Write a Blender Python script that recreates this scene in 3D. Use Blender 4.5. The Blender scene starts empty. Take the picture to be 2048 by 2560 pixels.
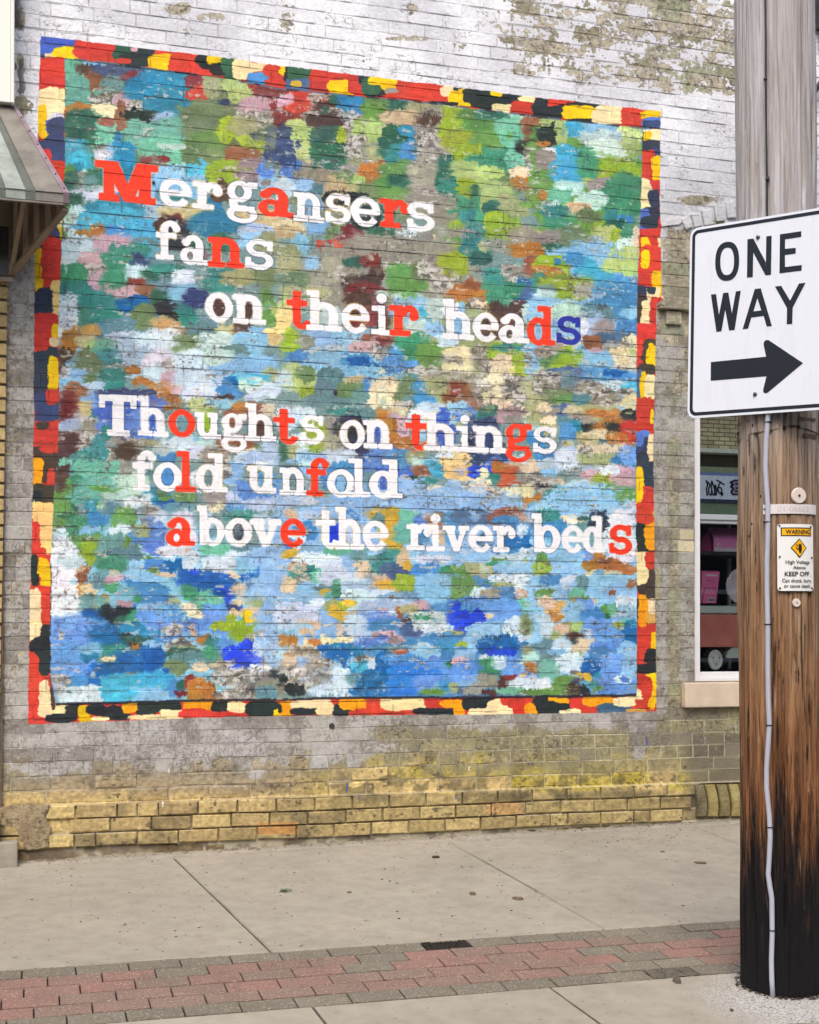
import bpy, bmesh, math, random
import numpy as np
from mathutils import Vector, Matrix
random.seed(7); RNG = np.random.RandomState(11)
S = bpy.context.scene
COL = S.collection

# ---------------------------------------------------------------- camera (level view camera with rising front)
F = 3300.0            # focal length in photo pixels (2048 wide)
PSI = math.radians(16.12)
DC = 7.155            # camera distance from the painted wall plane (y = 0)
CZ = 1.175            # camera height above the pavement at the wall
HX, HY = 1024.0, 1577.0
cs, sn = math.cos(PSI), math.sin(PSI)
CAM = np.array([0.0, -DC, CZ])
cam_d = bpy.data.cameras.new('camera'); cam = bpy.data.objects.new('camera', cam_d); COL.objects.link(cam)
cam.location = CAM; cam.rotation_euler = (math.radians(90), 0, -PSI)
cam_d.sensor_fit = 'HORIZONTAL'; cam_d.sensor_width = 36.0; cam_d.lens = F/2048*36
cam_d.shift_x = 0.0; cam_d.shift_y = (HY-1280)/2048
cam_d.clip_start = 0.05; cam_d.clip_end = 600
S.camera = cam

# ---------------------------------------------------------------- light: bright overcast
SUN_EL, SUN_AZ = math.radians(52), math.radians(205)     # azimuth measured from +y towards +x
W = bpy.data.worlds.new('World'); S.world = W; W.use_nodes = True
wn = W.node_tree.nodes; wl = W.node_tree.links
bg = wn['Background']; sky = wn.new('ShaderNodeTexSky'); sky.sky_type = 'NISHITA'; sky.sun_disc = False
sky.sun_elevation = SUN_EL; sky.sun_rotation = SUN_AZ; sky.dust_density = 4.0; sky.air_density = 1.0; sky.ozone_density = 1.0
wl.new(sky.outputs[0], bg.inputs[0]); bg.inputs[1].default_value = 0.15
sun_d = bpy.data.lights.new('sun', 'SUN'); sun = bpy.data.objects.new('sun', sun_d); COL.objects.link(sun)
sun_d.energy = 1.5; sun_d.angle = math.radians(35); sun_d.color = (1.0, 0.93, 0.84)
sdir = Vector((math.sin(SUN_AZ)*math.cos(SUN_EL), math.cos(SUN_AZ)*math.cos(SUN_EL), math.sin(SUN_EL)))
sun.rotation_euler = sdir.to_track_quat('Z', 'Y').to_euler(); sun.location = (0, -12, 12)
S.view_settings.view_transform = 'Standard'; S.view_settings.look = 'None'
S.view_settings.exposure = 0.45; S.view_settings.gamma = 1.0; S.view_settings.use_curve_mapping = False
S.render.resolution_x = 819; S.render.resolution_y = 1024

# ---------------------------------------------------------------- photo pixel <-> place
def ray(px, py):
    xi = (px-HX)/F; yi = (HY-py)/F
    return np.array([cs*xi + sn, -sn*xi + cs, yi])
def on_y(px, py, y=0.0):                      # where the sight line meets the plane y = const
    r = ray(px, py); t = (y - CAM[1])/r[1]; return CAM + r*t
def on_depth(px, py, z):
    return CAM + ray(px, py)*z
def proj(p):
    d = np.asarray(p, float)-CAM
    dep = d[0]*sn + d[1]*cs; return HX + F*(d[0]*cs-d[1]*sn)/dep, HY - F*d[2]/dep
def on_plane(px, py, p0, n):
    r = ray(px, py); t = np.dot(np.array(p0)-CAM, n)/np.dot(r, n); return CAM + r*t

# ground: level along the street, falling to the kerb; along the wall it climbs to the right
gA0 = on_y(61, 2153); gA1 = on_y(1851, 2048)
def zA(u): return gA0[2] + (gA1[2]-gA0[2])*(u-gA0[0])/(gA1[0]-gA0[0])
_r = ray(926, 2364); _m = on_y(926, 2102); TS = 0.06
_t = (_m[2] - TS*DC - CAM[2])/(_r[2] - TS*_r[1]); _b = CAM + _r*_t
DB = -_b[1]; ZB = _b[2]
_r = ray(926, 2504); _t = (ZB + TS*DB - TS*DC - CAM[2])/(_r[2] - TS*_r[1]); _c = CAM + _r*_t
DCC = -_c[1]
def gz(u, y):
    d = -y
    if d <= 0: return zA(u)
    if d < DB:
        s = d/DB; return zA(u)*(1-s) + ZB*s
    return ZB - TS*(d-DB)
def ground(px, py):
    r = ray(px, py); lo, hi = 0.5, 12.0
    for _ in range(50):
        m = (lo+hi)/2; p = CAM + r*m
        if p[1] > 0 or p[2] < gz(p[0], p[1]): hi = m
        else: lo = m
    return CAM + r*lo
_k = ground(2015, 2557); DK = -_k[1]        # kerb edge
print('DB', DB, 'DCC', DCC, 'ZB', ZB, 'DK', DK, 'ZA', zA(0), zA(4))

# ---------------------------------------------------------------- object helpers
def tag(o, label=None, cat=None, group=None, kind=None):
    if label: o['label'] = label
    if cat: o['category'] = cat
    if group: o['group'] = group
    if kind: o['kind'] = kind
    return o
def mesh_obj(name, verts, faces, mat=None, parent=None, smooth=False):
    me = bpy.data.meshes.new(name); me.from_pydata([tuple(map(float, v)) for v in verts], [], faces); me.update()
    if mat: me.materials.append(mat)
    if smooth: me.polygons.foreach_set('use_smooth', [True]*len(me.polygons))
    o = bpy.data.objects.new(name, me); COL.objects.link(o)
    if parent: o.parent = parent; 
    if parent and any(abs(c) > 1e-9 for c in parent.location): o.matrix_parent_inverse = Matrix.Translation(-Vector(parent.location))
    return o
def bm_obj(name, bm, mat=None, parent=None, smooth=False):
    me = bpy.data.meshes.new(name); bm.normal_update(); bm.to_mesh(me); bm.free()
    if mat: me.materials.append(mat)
    if smooth: me.polygons.foreach_set('use_smooth', [True]*len(me.polygons))
    o = bpy.data.objects.new(name, me); COL.objects.link(o)
    if parent:
        o.parent = parent
        if any(abs(c) > 1e-9 for c in parent.location): o.matrix_parent_inverse = Matrix.Translation(-Vector(parent.location))
    return o
def empty(name, loc=(0, 0, 0)):
    o = bpy.data.objects.new(name, None); COL.objects.link(o); o.location = [float(c) for c in loc]; o.empty_display_size = 0.1
    return o
def box(bm, x0, x1, y0, y1, z0, z1, bev=0.0, seg=1):
    r = bmesh.ops.create_cube(bm, size=1.0)
    vs = r['verts']
    for v in vs:
        v.co = Vector(((x0+x1)/2 + v.co.x*(x1-x0), (y0+y1)/2 + v.co.y*(y1-y0), (z0+z1)/2 + v.co.z*(z1-z0)))
    if bev > 0:
        es = list({e for v in vs for e in v.link_edges})
        bmesh.ops.bevel(bm, geom=es, offset=bev, segments=seg, profile=0.6, affect='EDGES')
    return bm
def boxo(name, x0, x1, y0, y1, z0, z1, mat, parent=None, bev=0.0, seg=1):
    return bm_obj(name, box(bmesh.new(), x0, x1, y0, y1, z0, z1, bev, seg), mat, parent)
def prism(bm, pts, n, th):                    # polygon pts (3d, planar) extruded by n*th
    n = np.array(n, float)
    a = [bm.verts.new(tuple(map(float, p))) for p in pts]; b = [bm.verts.new(tuple(map(float, np.array(p)+n*th))) for p in pts]
    bm.faces.new(a); bm.faces.new(b[::-1])
    for i in range(len(pts)):
        j = (i+1) % len(pts); bm.faces.new((a[i], b[i], b[j], a[j]))
    bmesh.ops.recalc_face_normals(bm, faces=bm.faces[:])
    return bm
def bar(bm, p, q, w, h, up=(0, 0, 1)):
    p = Vector(p); q = Vector(q); d = (q-p); L = d.length; d.normalize(); up = Vector(up); s = d.cross(up).normalized(); u = s.cross(d)
    c = []
    for e in (p, q):
        for a, b in ((-1, -1), (1, -1), (1, 1), (-1, 1)): c.append(bm.verts.new(e + s*a*w/2 + u*b*h/2))
    for f in ((0, 3, 2, 1), (4, 5, 6, 7), (0, 1, 5, 4), (1, 2, 6, 5), (2, 3, 7, 6), (3, 0, 4, 7)): bm.faces.new([c[i] for i in f])
    bmesh.ops.recalc_face_normals(bm, faces=bm.faces[:])
    return bm
def tube(bm, path, rad, seg=12, cap=True):
    path = [Vector(tuple(map(float, p))) for p in path]; n = len(path)
    rads = rad if hasattr(rad, '__len__') else [rad]*n
    rings = []
    ref = Vector((0.3, -1, 0.13)).normalized()
    for i, p in enumerate(path):
        d = (path[min(i+1, n-1)]-path[max(i-1, 0)]).normalized()
        a = d.cross(ref)
        if a.length < 1e-3: a = d.cross(Vector((1, 0, 0)))
        a.normalize(); b = d.cross(a)
        rings.append([bm.verts.new(p + (a*math.cos(2*math.pi*k/seg)+b*math.sin(2*math.pi*k/seg))*rads[i]) for k in range(seg)])
    for i in range(n-1):
        for k in range(seg): bm.faces.new((rings[i][k], rings[i][(k+1) % seg], rings[i+1][(k+1) % seg], rings[i+1][k]))
    if cap: bm.faces.new(rings[0][::-1]); bm.faces.new(rings[-1])
    bmesh.ops.recalc_face_normals(bm, faces=bm.faces[:])
    return bm
def lin(c): 
    c = np.asarray(c, float)/255.0; return np.where(c <= 0.04045, c/12.92, ((c+0.055)/1.055)**2.4)
def rgba(c, k=1.0):
    l = lin(c)*k; return (float(l[0]), float(l[1]), float(l[2]), 1.0)

# ---------------------------------------------------------------- material helpers
class NT:
    def __init__(s, name, rough=0.8, metal=0.0, spec=0.5):
        s.m = bpy.data.materials.new(name); s.m.use_nodes = True; s.n = s.m.node_tree.nodes; s.l = s.m.node_tree.links
        s.b = s.n['Principled BSDF']; s.b.inputs['Roughness'].default_value = rough; s.b.inputs['Metallic'].default_value = metal
        s.b.inputs['Specular IOR Level'].default_value = spec
        s.geo = s.n.new('ShaderNodeNewGeometry'); s.pos = s.geo.outputs['Position']
    def map(s, scale=(1, 1, 1), rot=(0, 0, 0), src=None, loc=(0, 0, 0)):
        m = s.n.new('ShaderNodeMapping'); m.inputs['Scale'].default_value = scale; m.inputs['Rotation'].default_value = rot; m.inputs['Location'].default_value = loc
        s.l.new(src or s.pos, m.inputs['Vector']); return m.outputs[0]
    def noise(s, scale, detail=4, rough=0.55, vec=None, dist=0.0):
        n = s.n.new('ShaderNodeTexNoise'); n.inputs['Scale'].default_value = scale; n.inputs['Detail'].default_value = detail
        n.inputs['Roughness'].default_value = rough; n.inputs['Distortion'].default_value = dist
        s.l.new(vec or s.pos, n.inputs['Vector']); return n.outputs['Fac']
    def ramp(s, fac, stops):
        r = s.n.new('ShaderNodeValToRGB'); e = r.color_ramp.elements
        while len(e) < len(stops): e.new(0.5)
        for i, (p, c) in enumerate(stops):
            e[i].position = p; e[i].color = c if len(c) == 4 else (*c, 1)
        s.l.new(fac, r.inputs[0]); return r.outputs[0]
    def mix(s, fac, a, b, mode='MIX'):
        m = s.n.new('ShaderNodeMix'); m.data_type = 'RGBA'; m.blend_type = mode
        for sock, v in ((m.inputs[0], fac), (m.inputs[6], a), (m.inputs[7], b)):
            if hasattr(v, 'links') or isinstance(v, bpy.types.NodeSocket): s.l.new(v, sock)
            else: sock.default_value = v
        return m.outputs[2]
    def math(s, op, a, b=0.0, clamp=False):
        m = s.n.new('ShaderNodeMath'); m.operation = op; m.use_clamp = clamp
        for sock, v in ((m.inputs[0], a), (m.inputs[1], b)):
            if isinstance(v, bpy.types.NodeSocket): s.l.new(v, sock)
            else: sock.default_value = v
        return m.outputs[0]
    def sep(s, v=None):
        x = s.n.new('ShaderNodeSeparateXYZ'); s.l.new(v or s.pos, x.inputs[0]); return x.outputs
    def color(s, c): 
        if isinstance(c, bpy.types.NodeSocket): s.l.new(c, s.b.inputs['Base Color'])
        else: s.b.inputs['Base Color'].default_value = c
        return s
    def rough(s, f): s.l.new(f, s.b.inputs['Roughness']); return s
    def bump(s, h, strength=0.5, dist=0.01):
        b = s.n.new('ShaderNodeBump'); b.inputs['Strength'].default_value = strength; b.inputs['Distance'].default_value = dist
        s.l.new(h, b.inputs['Height']); s.l.new(b.outputs[0], s.b.inputs['Normal']); return s
def BW(v): return (v, v, v, 1)
def simple(name, c, rough=0.6, metal=0.0, var=0.12, nscale=14, k=1.0, bump=0.15, bscale=60):
    t = NT(name, rough, metal); a = rgba(c, k)
    lo = tuple(x*(1-var) for x in a[:3])+(1,); hi = tuple(min(1, x*(1+var)) for x in a[:3])+(1,)
    t.color(t.ramp(t.noise(nscale, 5), [(0.3, lo), (0.7, hi)]))
    if bump: t.bump(t.noise(bscale, 4), bump, 0.003)
    return t.m
# ================================================================ the paint on the wall
U0, U1, Z0, Z1 = -0.9, 5.5, CZ-1.32, CZ+4.25
PPM = 360
TW, TH = int((U1-U0)*PPM), int((Z1-Z0)*PPM)
uu = (U0 + (np.arange(TW)+0.5)/PPM).astype(np.float32)[None, :]
zz = (Z0 + (np.arange(TH)+0.5)/PPM).astype(np.float32)[:, None]
_dep = uu*sn + DC*cs
PX = (HX + F*(uu*cs - DC*sn)/_dep) + zz*0
PY = HY - F*(zz-CZ)/_dep
PX = PX.astype(np.float32); PY = PY.astype(np.float32)
def vnoise(cy, cx, seed, oy=0):
    r = np.random.RandomState(seed); gh = int(TH/cy)+3; gw = int(TW/cx)+3
    g = r.rand(gh, gw).astype(np.float32)
    y = np.arange(TH)/cy; x = np.arange(TW)/cx
    yi = y.astype(int); xi = x.astype(int); fy = (y-yi).astype(np.float32); fx = (x-xi).astype(np.float32)
    fy = fy*fy*(3-2*fy); fx = fx*fx*(3-2*fx)
    a = g[yi]*(1-fy)[:, None] + g[yi+1]*fy[:, None]
    return a[:, xi]*(1-fx) + a[:, xi+1]*fx
def fbm(cy, cx, seed, o=3):
    t = 0; w = 1; s = 0
    for i in range(o):
        t = t + vnoise(max(cy/2**i, 1.01), max(cx/2**i, 1.01), seed+i)*w; s += w; w *= 0.55
    return t/s
def sst(a, b, x): t = np.clip((x-a)/(b-a), 0, 1); return t*t*(3-2*t)
N_big = fbm(150, 150, 1); N_mid = fbm(34, 44, 5); N_str = fbm(7, 34, 9); N_fine = fbm(5, 6, 13, 2); N_vst = fbm(26, 6, 17)
N_w1 = fbm(22, 26, 21); N_w2 = fbm(22, 26, 25); N_s2 = fbm(4, 22, 29, 2); N_px = vnoise(1.3, 1.3, 33)

# ---- brick courses (real layout, shared with the geometry)
ZP = CZ-0.913                                  # top of plinth
zj = [ZP+0.0752*i for i in range(6)]
while zj[-1] < Z1+0.1: zj.append(zj[-1]+0.0721)
zp = [ZP-0.0752*i for i in range(1, 4)][::-1]
rows = [(zp[i], (zp+[ZP])[i+1], True) for i in range(3)] + [(zj[i], zj[i+1], False) for i in range(len(zj)-1)]
def xu(px): return float(on_y(px, 1577)[0])
BR = []           # u0,u1,z0,z1,plinth,header
rr = random.Random(3)
for ri, (a, b, pl) in enumerate(rows):
    hdr = (not pl) and ri % 7 == 5
    u = U0 - rr.random()*0.1 - (0.105 if ri % 2 else 0.0)
    if pl: u = xu((455, 405, 455)[2-ri]/3.45) - 0.2125*6 if ri != 1 else xu(405/3.45)-0.2125*6
    while u < U1:
        L = 0.2145 + rr.uniform(-0.008, 0.008)
        if pl: L = 0.2125 + rr.uniform(-0.003, 0.005)
        if hdr or rr.random() < 0.09: L = 0.106 + rr.uniform(-0.003, 0.004)
        BR.append((u, u+L, a, b, pl)); u += L
RB = [np.zeros((TH, TW), np.float32) for _ in range(3)]; JT = np.ones((TH, TW), np.float32); JH = np.zeros((TH, TW), np.float32)
for (a, b, c, d, pl) in BR:
    i0, i1 = int((c+0.004-Z0)*PPM), int((d-0.004-Z0)*PPM)+1; k0, k1 = int((a+0.004-U0)*PPM), int((b-0.004-U0)*PPM)+1
    i0 = max(i0, 0); k0 = max(k0, 0)
    if i1 <= 0 or k1 <= 0: continue
    for m in RB: m[i0-1 if i0 else 0:i1+1, max(k0-1, 0):k1+1] = rr.random()
    JT[i0:i1, k0:k1] = 0
for (z_, _b, _p) in rows:
    i = int((z_-Z0)*PPM)
    if i > 2: JH[i-1:i+2] = 1
B1, B2, B3 = RB
JS = (JH + 0.75*np.clip(JT-JH, 0, 1))          # side joints are mostly painted shut
def C3(c): return np.array(c, np.float32)/255.0
def lerp(a, b, t): return a*(1-t[..., None]) + b*t[..., None]
def full(c): return np.ones((TH, TW, 3), np.float32)*C3(c)

# ---- bare and whitewashed brick
yel = sst(1895, 1975, PY + 50*(N_mid-0.5) + 40*(B1-0.5) + 26*sst(600, 1000, PX)) 
rightz = sst(1560, 1720, PX); leftz = 1-sst(60, 420, PX)
brick = lerp(full((146, 140, 120)), full((176, 168, 142)), sst(0.2, 0.8, B1*0.7+N_fine*0.3))
brick = lerp(brick, full((176, 168, 150)), 0.8*(1-sst(260, 420, PY)))
brick = lerp(brick, full((128, 124, 100)), 0.8*sst(0.62, 0.95, B2)); brick = lerp(brick, full((150, 156, 128)), 0.7*sst(0.66, 0.8, B3)*rightz)
brick = lerp(brick, lerp(full((140, 134, 98)), full((164, 156, 112)), B2), 0.8*sst(1600, 1850, PY)*sst(600, 1000, PX))
yb = lerp(full((172, 150, 104)), full((205, 182, 124)), sst(0.2, 0.8, B1*0.6+N_mid*0.4))
plz = sst(1972, 1990, PY+0.012*(PX-1300))
yb = lerp(yb, full((192, 174, 88)), sst(0.3, 0.6, B2)*sst(640, 1000, PX)*(1-plz))
yb = lerp(yb, lerp(full((160, 142, 96)), full((190, 170, 118)), B2), 0.9*plz*sst(500, 900, PX))
yb = lerp(yb, full((92, 86, 66)), 0.65*sst(0.42, 0.6, N_mid+0.2*(N_fine-0.5))*sst(700, 1000, PX)*plz*(1-sst(1990, 2006, PY+0.012*(PX-1300))))
yb = lerp(yb, full((212, 192, 62)), sst(0.62, 0.72, B3)*sst(0.44, 0.56, N_mid)*sst(900, 1200, PX)*(1-sst(1600, 1660, PX))*(1-sst(1955, 1975, PY+0.01*(PX-1300))))
yb = lerp(yb, full((110, 104, 80)), 0.75*sst(1690, 1760, PX)*sst(0.1, 0.5, B1))
yb = lerp(yb, full((120, 108, 78)), 0.75*sst(0.55, 0.8, N_mid*0.5+B3*0.5)*(1-0.5*sst(700, 1100, PX)))
up = (1-sst(1960, 2000, PY))*(1-sst(600, 900, PX))
yb = lerp(yb, lerp(full((150, 136, 116)), full((176, 156, 122)), B3), 0.85*up)
yb = lerp(yb, full((104, 98, 84)), 0.6*sst(0.52, 0.66, N_w1*0.6+B1*0.4)*up)
yb = lerp(yb, full((96, 88, 62)), 0.55*sst(0.5, 0.64, N_w2)*sst(700, 900, PX)*(1-sst(1990, 2030, PY)))
brick = lerp(brick, yb, yel)
brick = lerp(brick, full((182, 138, 82)), ((np.abs(PX-690) < 52) & (np.abs(PY-2069) < 15)).astype(np.float32)*(1-JT))
brick = lerp(brick, full((184, 148, 98)), ((np.abs(PX-1255) < 44) & (np.abs(PY-2021) < 14)).astype(np.float32)*(1-JT))
brick *= (0.80+0.4*N_fine)[..., None]
brick = lerp(brick, lerp(full((92, 86, 74)), full((128, 120, 100)), B2), 0.85*sst(1690, 1735, PX+20*(B1-0.5))*sst(1820, 1850, PY))
# pits and dark specks in the bare brick
brick = lerp(brick, full((84, 74, 60)), 0.7*sst(0.67, 0.74, fbm(6, 8, 41, 2))*sst(0.45, 0.6, N_mid))
mort = lerp(full((176, 168, 146)), full((120, 108, 88)), sst(0.4, 0.7, N_mid)*yel*(1-sst(700, 1300, PX)))
mort = lerp(mort, full((96, 86, 76)), 0.55*yel*sst(0.5, 0.62, N_w1))
mort = lerp(mort, full((206, 198, 168)), sst(1300, 1500, PX)*sst(1770, 1800, PY)*0.8)
wall = lerp(brick, mort, JT*(0.55+0.45*sst(1500, 1780, PY)))
# old whitewash
top = 1-sst(430, 760, PY-0.1*PX)
paint = lerp(full((186, 184, 182)), full((238, 239, 244)), top)
paint = lerp(paint, full((186, 188, 196)), sst(1560, 1700, PX)*sst(290, 480, PY)*(0.5+0.5*B1))
paint = lerp(paint, full((196, 196, 204)), 0.5*sst(0.45, 0.7, N_big))
paint = lerp(paint, full((172, 170, 160)), 0.75*rightz*(1-top))
paint = lerp(paint, full((166, 163, 158)), 0.55*sst(0.35, 0.7, N_w1)*(1-top))
paint *= (0.93+0.11*N_fine + 0.05*(B2-0.5))[..., None]
cov = np.full((TH, TW), 0.80, np.float32)
cov -= 0.30*sst(1170, 1300, PX)*(1-sst(165, 215, PY-0.12*(PX-1300)))*(1-sst(1840, 1900, PX)*0.3)*sst(0.35, 0.6, N_big+0.25*N_mid)
cov -= 0.16*(1-sst(20, 150, PX))
cov -= 0.05*(1-top)
cov -= 0.50*sst(1600, 1690, PX)*sst(520, 620, PY)
cov -= 0.22*sst(720, 1000, PX)*sst(1780, 1850, PY)
cov -= 0.75*yel
cov -= 0.30*sst(900, 1100, PX)*sst(1790, 1860, PY)
for (cx_, cy_, rx_, ry_, am) in ((445, 22, 40, 16, .4), (528, 44, 46, 15, .4), (720, 40, 26, 40, .3), (1035, 20, 24, 22, .3), (1130, 116, 44, 14, .35), (1035, 96, 80, 9, .3), (60, 262, 34, 24, .35), (50, 50, 14, 26, .3), (50, 150, 10, 20, .35), (1740, 500, 60, 14, .4)):
    cov -= am*np.clip(1.3-((PX-cx_)/rx_)**2-((PY-cy_)/ry_)**2, 0, 1)
for (x0, y0, x1, y1, am) in ((1720, 1810, 1850, 1890, .5), (1590, 1560, 1600, 1900, .3), (1580, 1790, 1640, 1900, .42), (1650, 1000, 1668, 1800, .35), (1700, 1000, 1738, 1700, .42), (1650, 860, 1720, 1090, .25)):
    cov += am*sst(-12, 12, PX-x0)*sst(-12, 12, x1-PX)*sst(-12, 12, PY-y0)*sst(-12, 12, y1-PY)
flake = 0.45*N_mid + 0.33*N_fine + 0.22*fbm(9, 14, 51, 2) + 0.10*(B3-0.5)
lowr = 1-sst(430, 620, PY)
pm = sst(0.0, 0.035, cov - flake); pm2 = sst(-0.06, 0.10, cov - flake + 0.10*(N_vst-0.5) + 0.12*(fbm(4, 4, 121, 2)-0.5))
pm = pm*lowr + pm2*(1-lowr)*0.86
edge = sst(-0.03, 0.0, cov-flake)*(1-sst(0.0, 0.03, cov-flake))
wall = lerp(wall, paint, pm)
wall = lerp(wall, full((92, 88, 84)), 0.55*edge*(0.4+0.6*top))
# dark hair cracks and grime scratches
crk = np.abs(fbm(16, 20, 61)-0.5); ck2 = np.abs(fbm(12, 24, 67)-0.5)
low = (1-top)*(1-yel)
scr = np.maximum(1-sst(0.0, 0.030, np.abs(fbm(13, 11, 81)-0.5)), 1-sst(0.0, 0.024, np.abs(fbm(30, 8, 87)-0.5)))
wall = lerp(wall, full((104, 98, 94)), 0.80*scr*sst(0.34, 0.50, 0.5*N_w2+0.5*N_mid)*low)
wall = lerp(wall, full((214, 212, 212)), 0.55*(1-sst(0.0, 0.028, np.abs(fbm(20, 7, 91)-0.5)))*sst(0.45, 0.6, N_w1)*low)
wall = lerp(wall, full((120, 114, 108)), 0.60*sst(0.50, 0.64, 0.4*N_mid+0.3*N_fine+0.3*B2)*low)
wall = lerp(wall, full((96, 92, 90)), 0.6*(1-sst(0.0, 0.016, np.abs(fbm(10, 34, 95)-0.5)))*sst(0.5, 0.6, N_mid)*top)
wall = lerp(wall, full((66, 62, 60)), 0.75*sst(0.52, 0.60, fbm(30, 12, 97))*(1-sst(46, 74, PX + 26*(N_w1-0.5)))*top*(PX > 30))
wall = lerp(wall, full((74, 70, 70)), 0.72*(1-sst(0.0, 0.022, crk))*sst(0.5, 0.62, N_mid)*(1-0.35*top)*(1-yel))
wall = lerp(wall, full((70, 66, 62)), 0.45*(1-sst(0.0, 0.02, ck2))*sst(0.42, 0.6, N_w2)*(1-top)*(1-yel*0.6))
# joint lines, darkened in patches
jd = JS*sst(0.38, 0.62, N_w2*0.6+N_str*0.4)
wall = lerp(wall, full((88, 84, 80)), 0.42*jd*(1-yel)*(1-sst(1790, 1800, PY)*sst(700, 1000, PX)))
wall = lerp(wall, full((224, 220, 220)), 0.35*JT*sst(0.5, 0.6, N_w1)*(1-top)*(1-yel)*(PX < 900))
for (x0, y0, x1, y1, c, am) in ((1700, 1324, 1734, 1350, (200, 190, 152), .8), (1696, 1353, 1734, 1381, (214, 202, 168), .95), (1650, 1296, 1656, 1320, (200, 190, 90), .6), (1640, 1420, 1652, 1500, (176, 170, 96), .4)):
    wall = lerp(wall, full(c), am*((PX > x0) & (PX < x1) & (PY > y0) & (PY < y1)).astype(np.float32)*(0.8+0.4*N_fine))
# drip and stain marks
for (x0, y0, x1, y1, c) in ((869, 1955, 866, 1982, (70, 74, 150)), (893, 1984, 893, 1996, (90, 96, 170)), (1616, 1845, 1618, 1862, (70, 70, 170)), (422, 1922, 422, 1932, (235, 230, 220)), (1174, 1916, 1172, 1926, (235, 235, 230)), (406, 2003, 405, 2016, (230, 230, 230)), (1135, 1984, 1135, 1996, (90, 96, 150))):
    m = (np.abs(PX-(x0+(x1-x0)*(PY-y0)/(y1-y0))) < 1.6) & (PY > y0) & (PY < y1); wall[m] = C3(c)

# ================================================================ the mural
OUT_L = [(91, 103), (162, 99), (345, 94), (640, 87), (782, 86), (1224, 83), (1304, 81), (1483, 75), (1812, 70)]
INN_L = [(146, 161), (243, 162), (410, 162), (609, 153), (701, 151), (802, 145), (1005, 148), (1131, 146), (1253, 134), (1402, 127), (1564, 124), (1700, 126), (1762, 139)]
INN_R = [(321, 1608), (430, 1605), (532, 1602), (721, 1594), (924, 1592), (1280, 1591), (1523, 1593), (1738, 1592)]
OUT_R = [(278, 1652), (499, 1650), (560, 1652), (735, 1654), (760, 1642), (924, 1638), (1086, 1634), (1249, 1635), (1605, 1640), (1779, 1642)]
OUT_T = [(103, 91), (588, 148), (700, 164), (1348, 244), (1652, 278)]
INN_T = [(161, 144), (588, 199), (700, 223), (1045, 254), (1348, 292), (1608, 321)]
INN_B = [(128, 1761), (446, 1753), (883, 1745), (1309, 1743), (1592, 1738)]
OUT_B = [(70, 1812), (122, 1808), (613, 1791), (1309, 1785), (1642, 1779)]
def ip(pts, x): return np.interp(x, [p[0] for p in pts], [p[1] for p in pts]).astype(np.float32)
jx = 2.2*(N_w1-0.5)*2; jy = 2.2*(N_w2-0.5)*2
oL, iL, iR, oR = (ip(q, PY) for q in (OUT_L, INN_L, INN_R, OUT_R))
oT, iT, iB, oB = (ip(q, PX) for q in (OUT_T, INN_T, INN_B, OUT_B))
XJ, YJ = PX+jx, PY+jy
m_out = (XJ > oL) & (XJ < oR) & (YJ > oT) & (YJ < oB)
m_in = (XJ > iL) & (XJ < iR) & (YJ > iT) & (YJ < iB)
m_brd = m_out & ~m_in
PAL = dict(
 r=(208, 62, 48), R=(250, 62, 34), y=(246, 198, 12), o=(244, 162, 14), c=(245, 224, 172), C=(246, 208, 130), d=(38, 46, 48), D=(70, 62, 52),
 n=(56, 70, 112), N=(48, 58, 76), b=(64, 96, 190), B=(36, 72, 222), t=(112, 184, 160), T=(62, 138, 128), a=(70, 172, 206), A=(44, 132, 172),
 g=(92, 146, 66), G=(50, 96, 70), l=(150, 176, 52), L=(178, 204, 116), e=(108, 130, 92), w=(234, 237, 246), W=(196, 218, 240),
 s=(140, 190, 226), S=(104, 156, 228), u=(26, 104, 186), v=(160, 176, 216), p=(206, 156, 172), m=(122, 50, 50), x=(84, 56, 48),
 k=(146, 88, 62), q=(184, 116, 48), Q=(204, 184, 132), z=(150, 146, 134), f=(190, 220, 208), i=(74, 140, 196), j=(98, 138, 146), h=(140, 116, 122),
 V=(86, 118, 200), J=(64, 148, 104), K=(196, 84, 48), P=(226, 196, 156), E=(160, 166, 120), F=(220, 234, 160), H=(206, 170, 60), I=(72, 100, 138), O=(222, 168, 88), U=(52, 126, 216))
TILE = dict(A=(0, 0), B=(700, 0), C=(1348, 0), D=(0, 640), E=(700, 640), F=(1348, 640), G=(0, 1280), H=(700, 1280), I=(1348, 1280))
INT = {}
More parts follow.
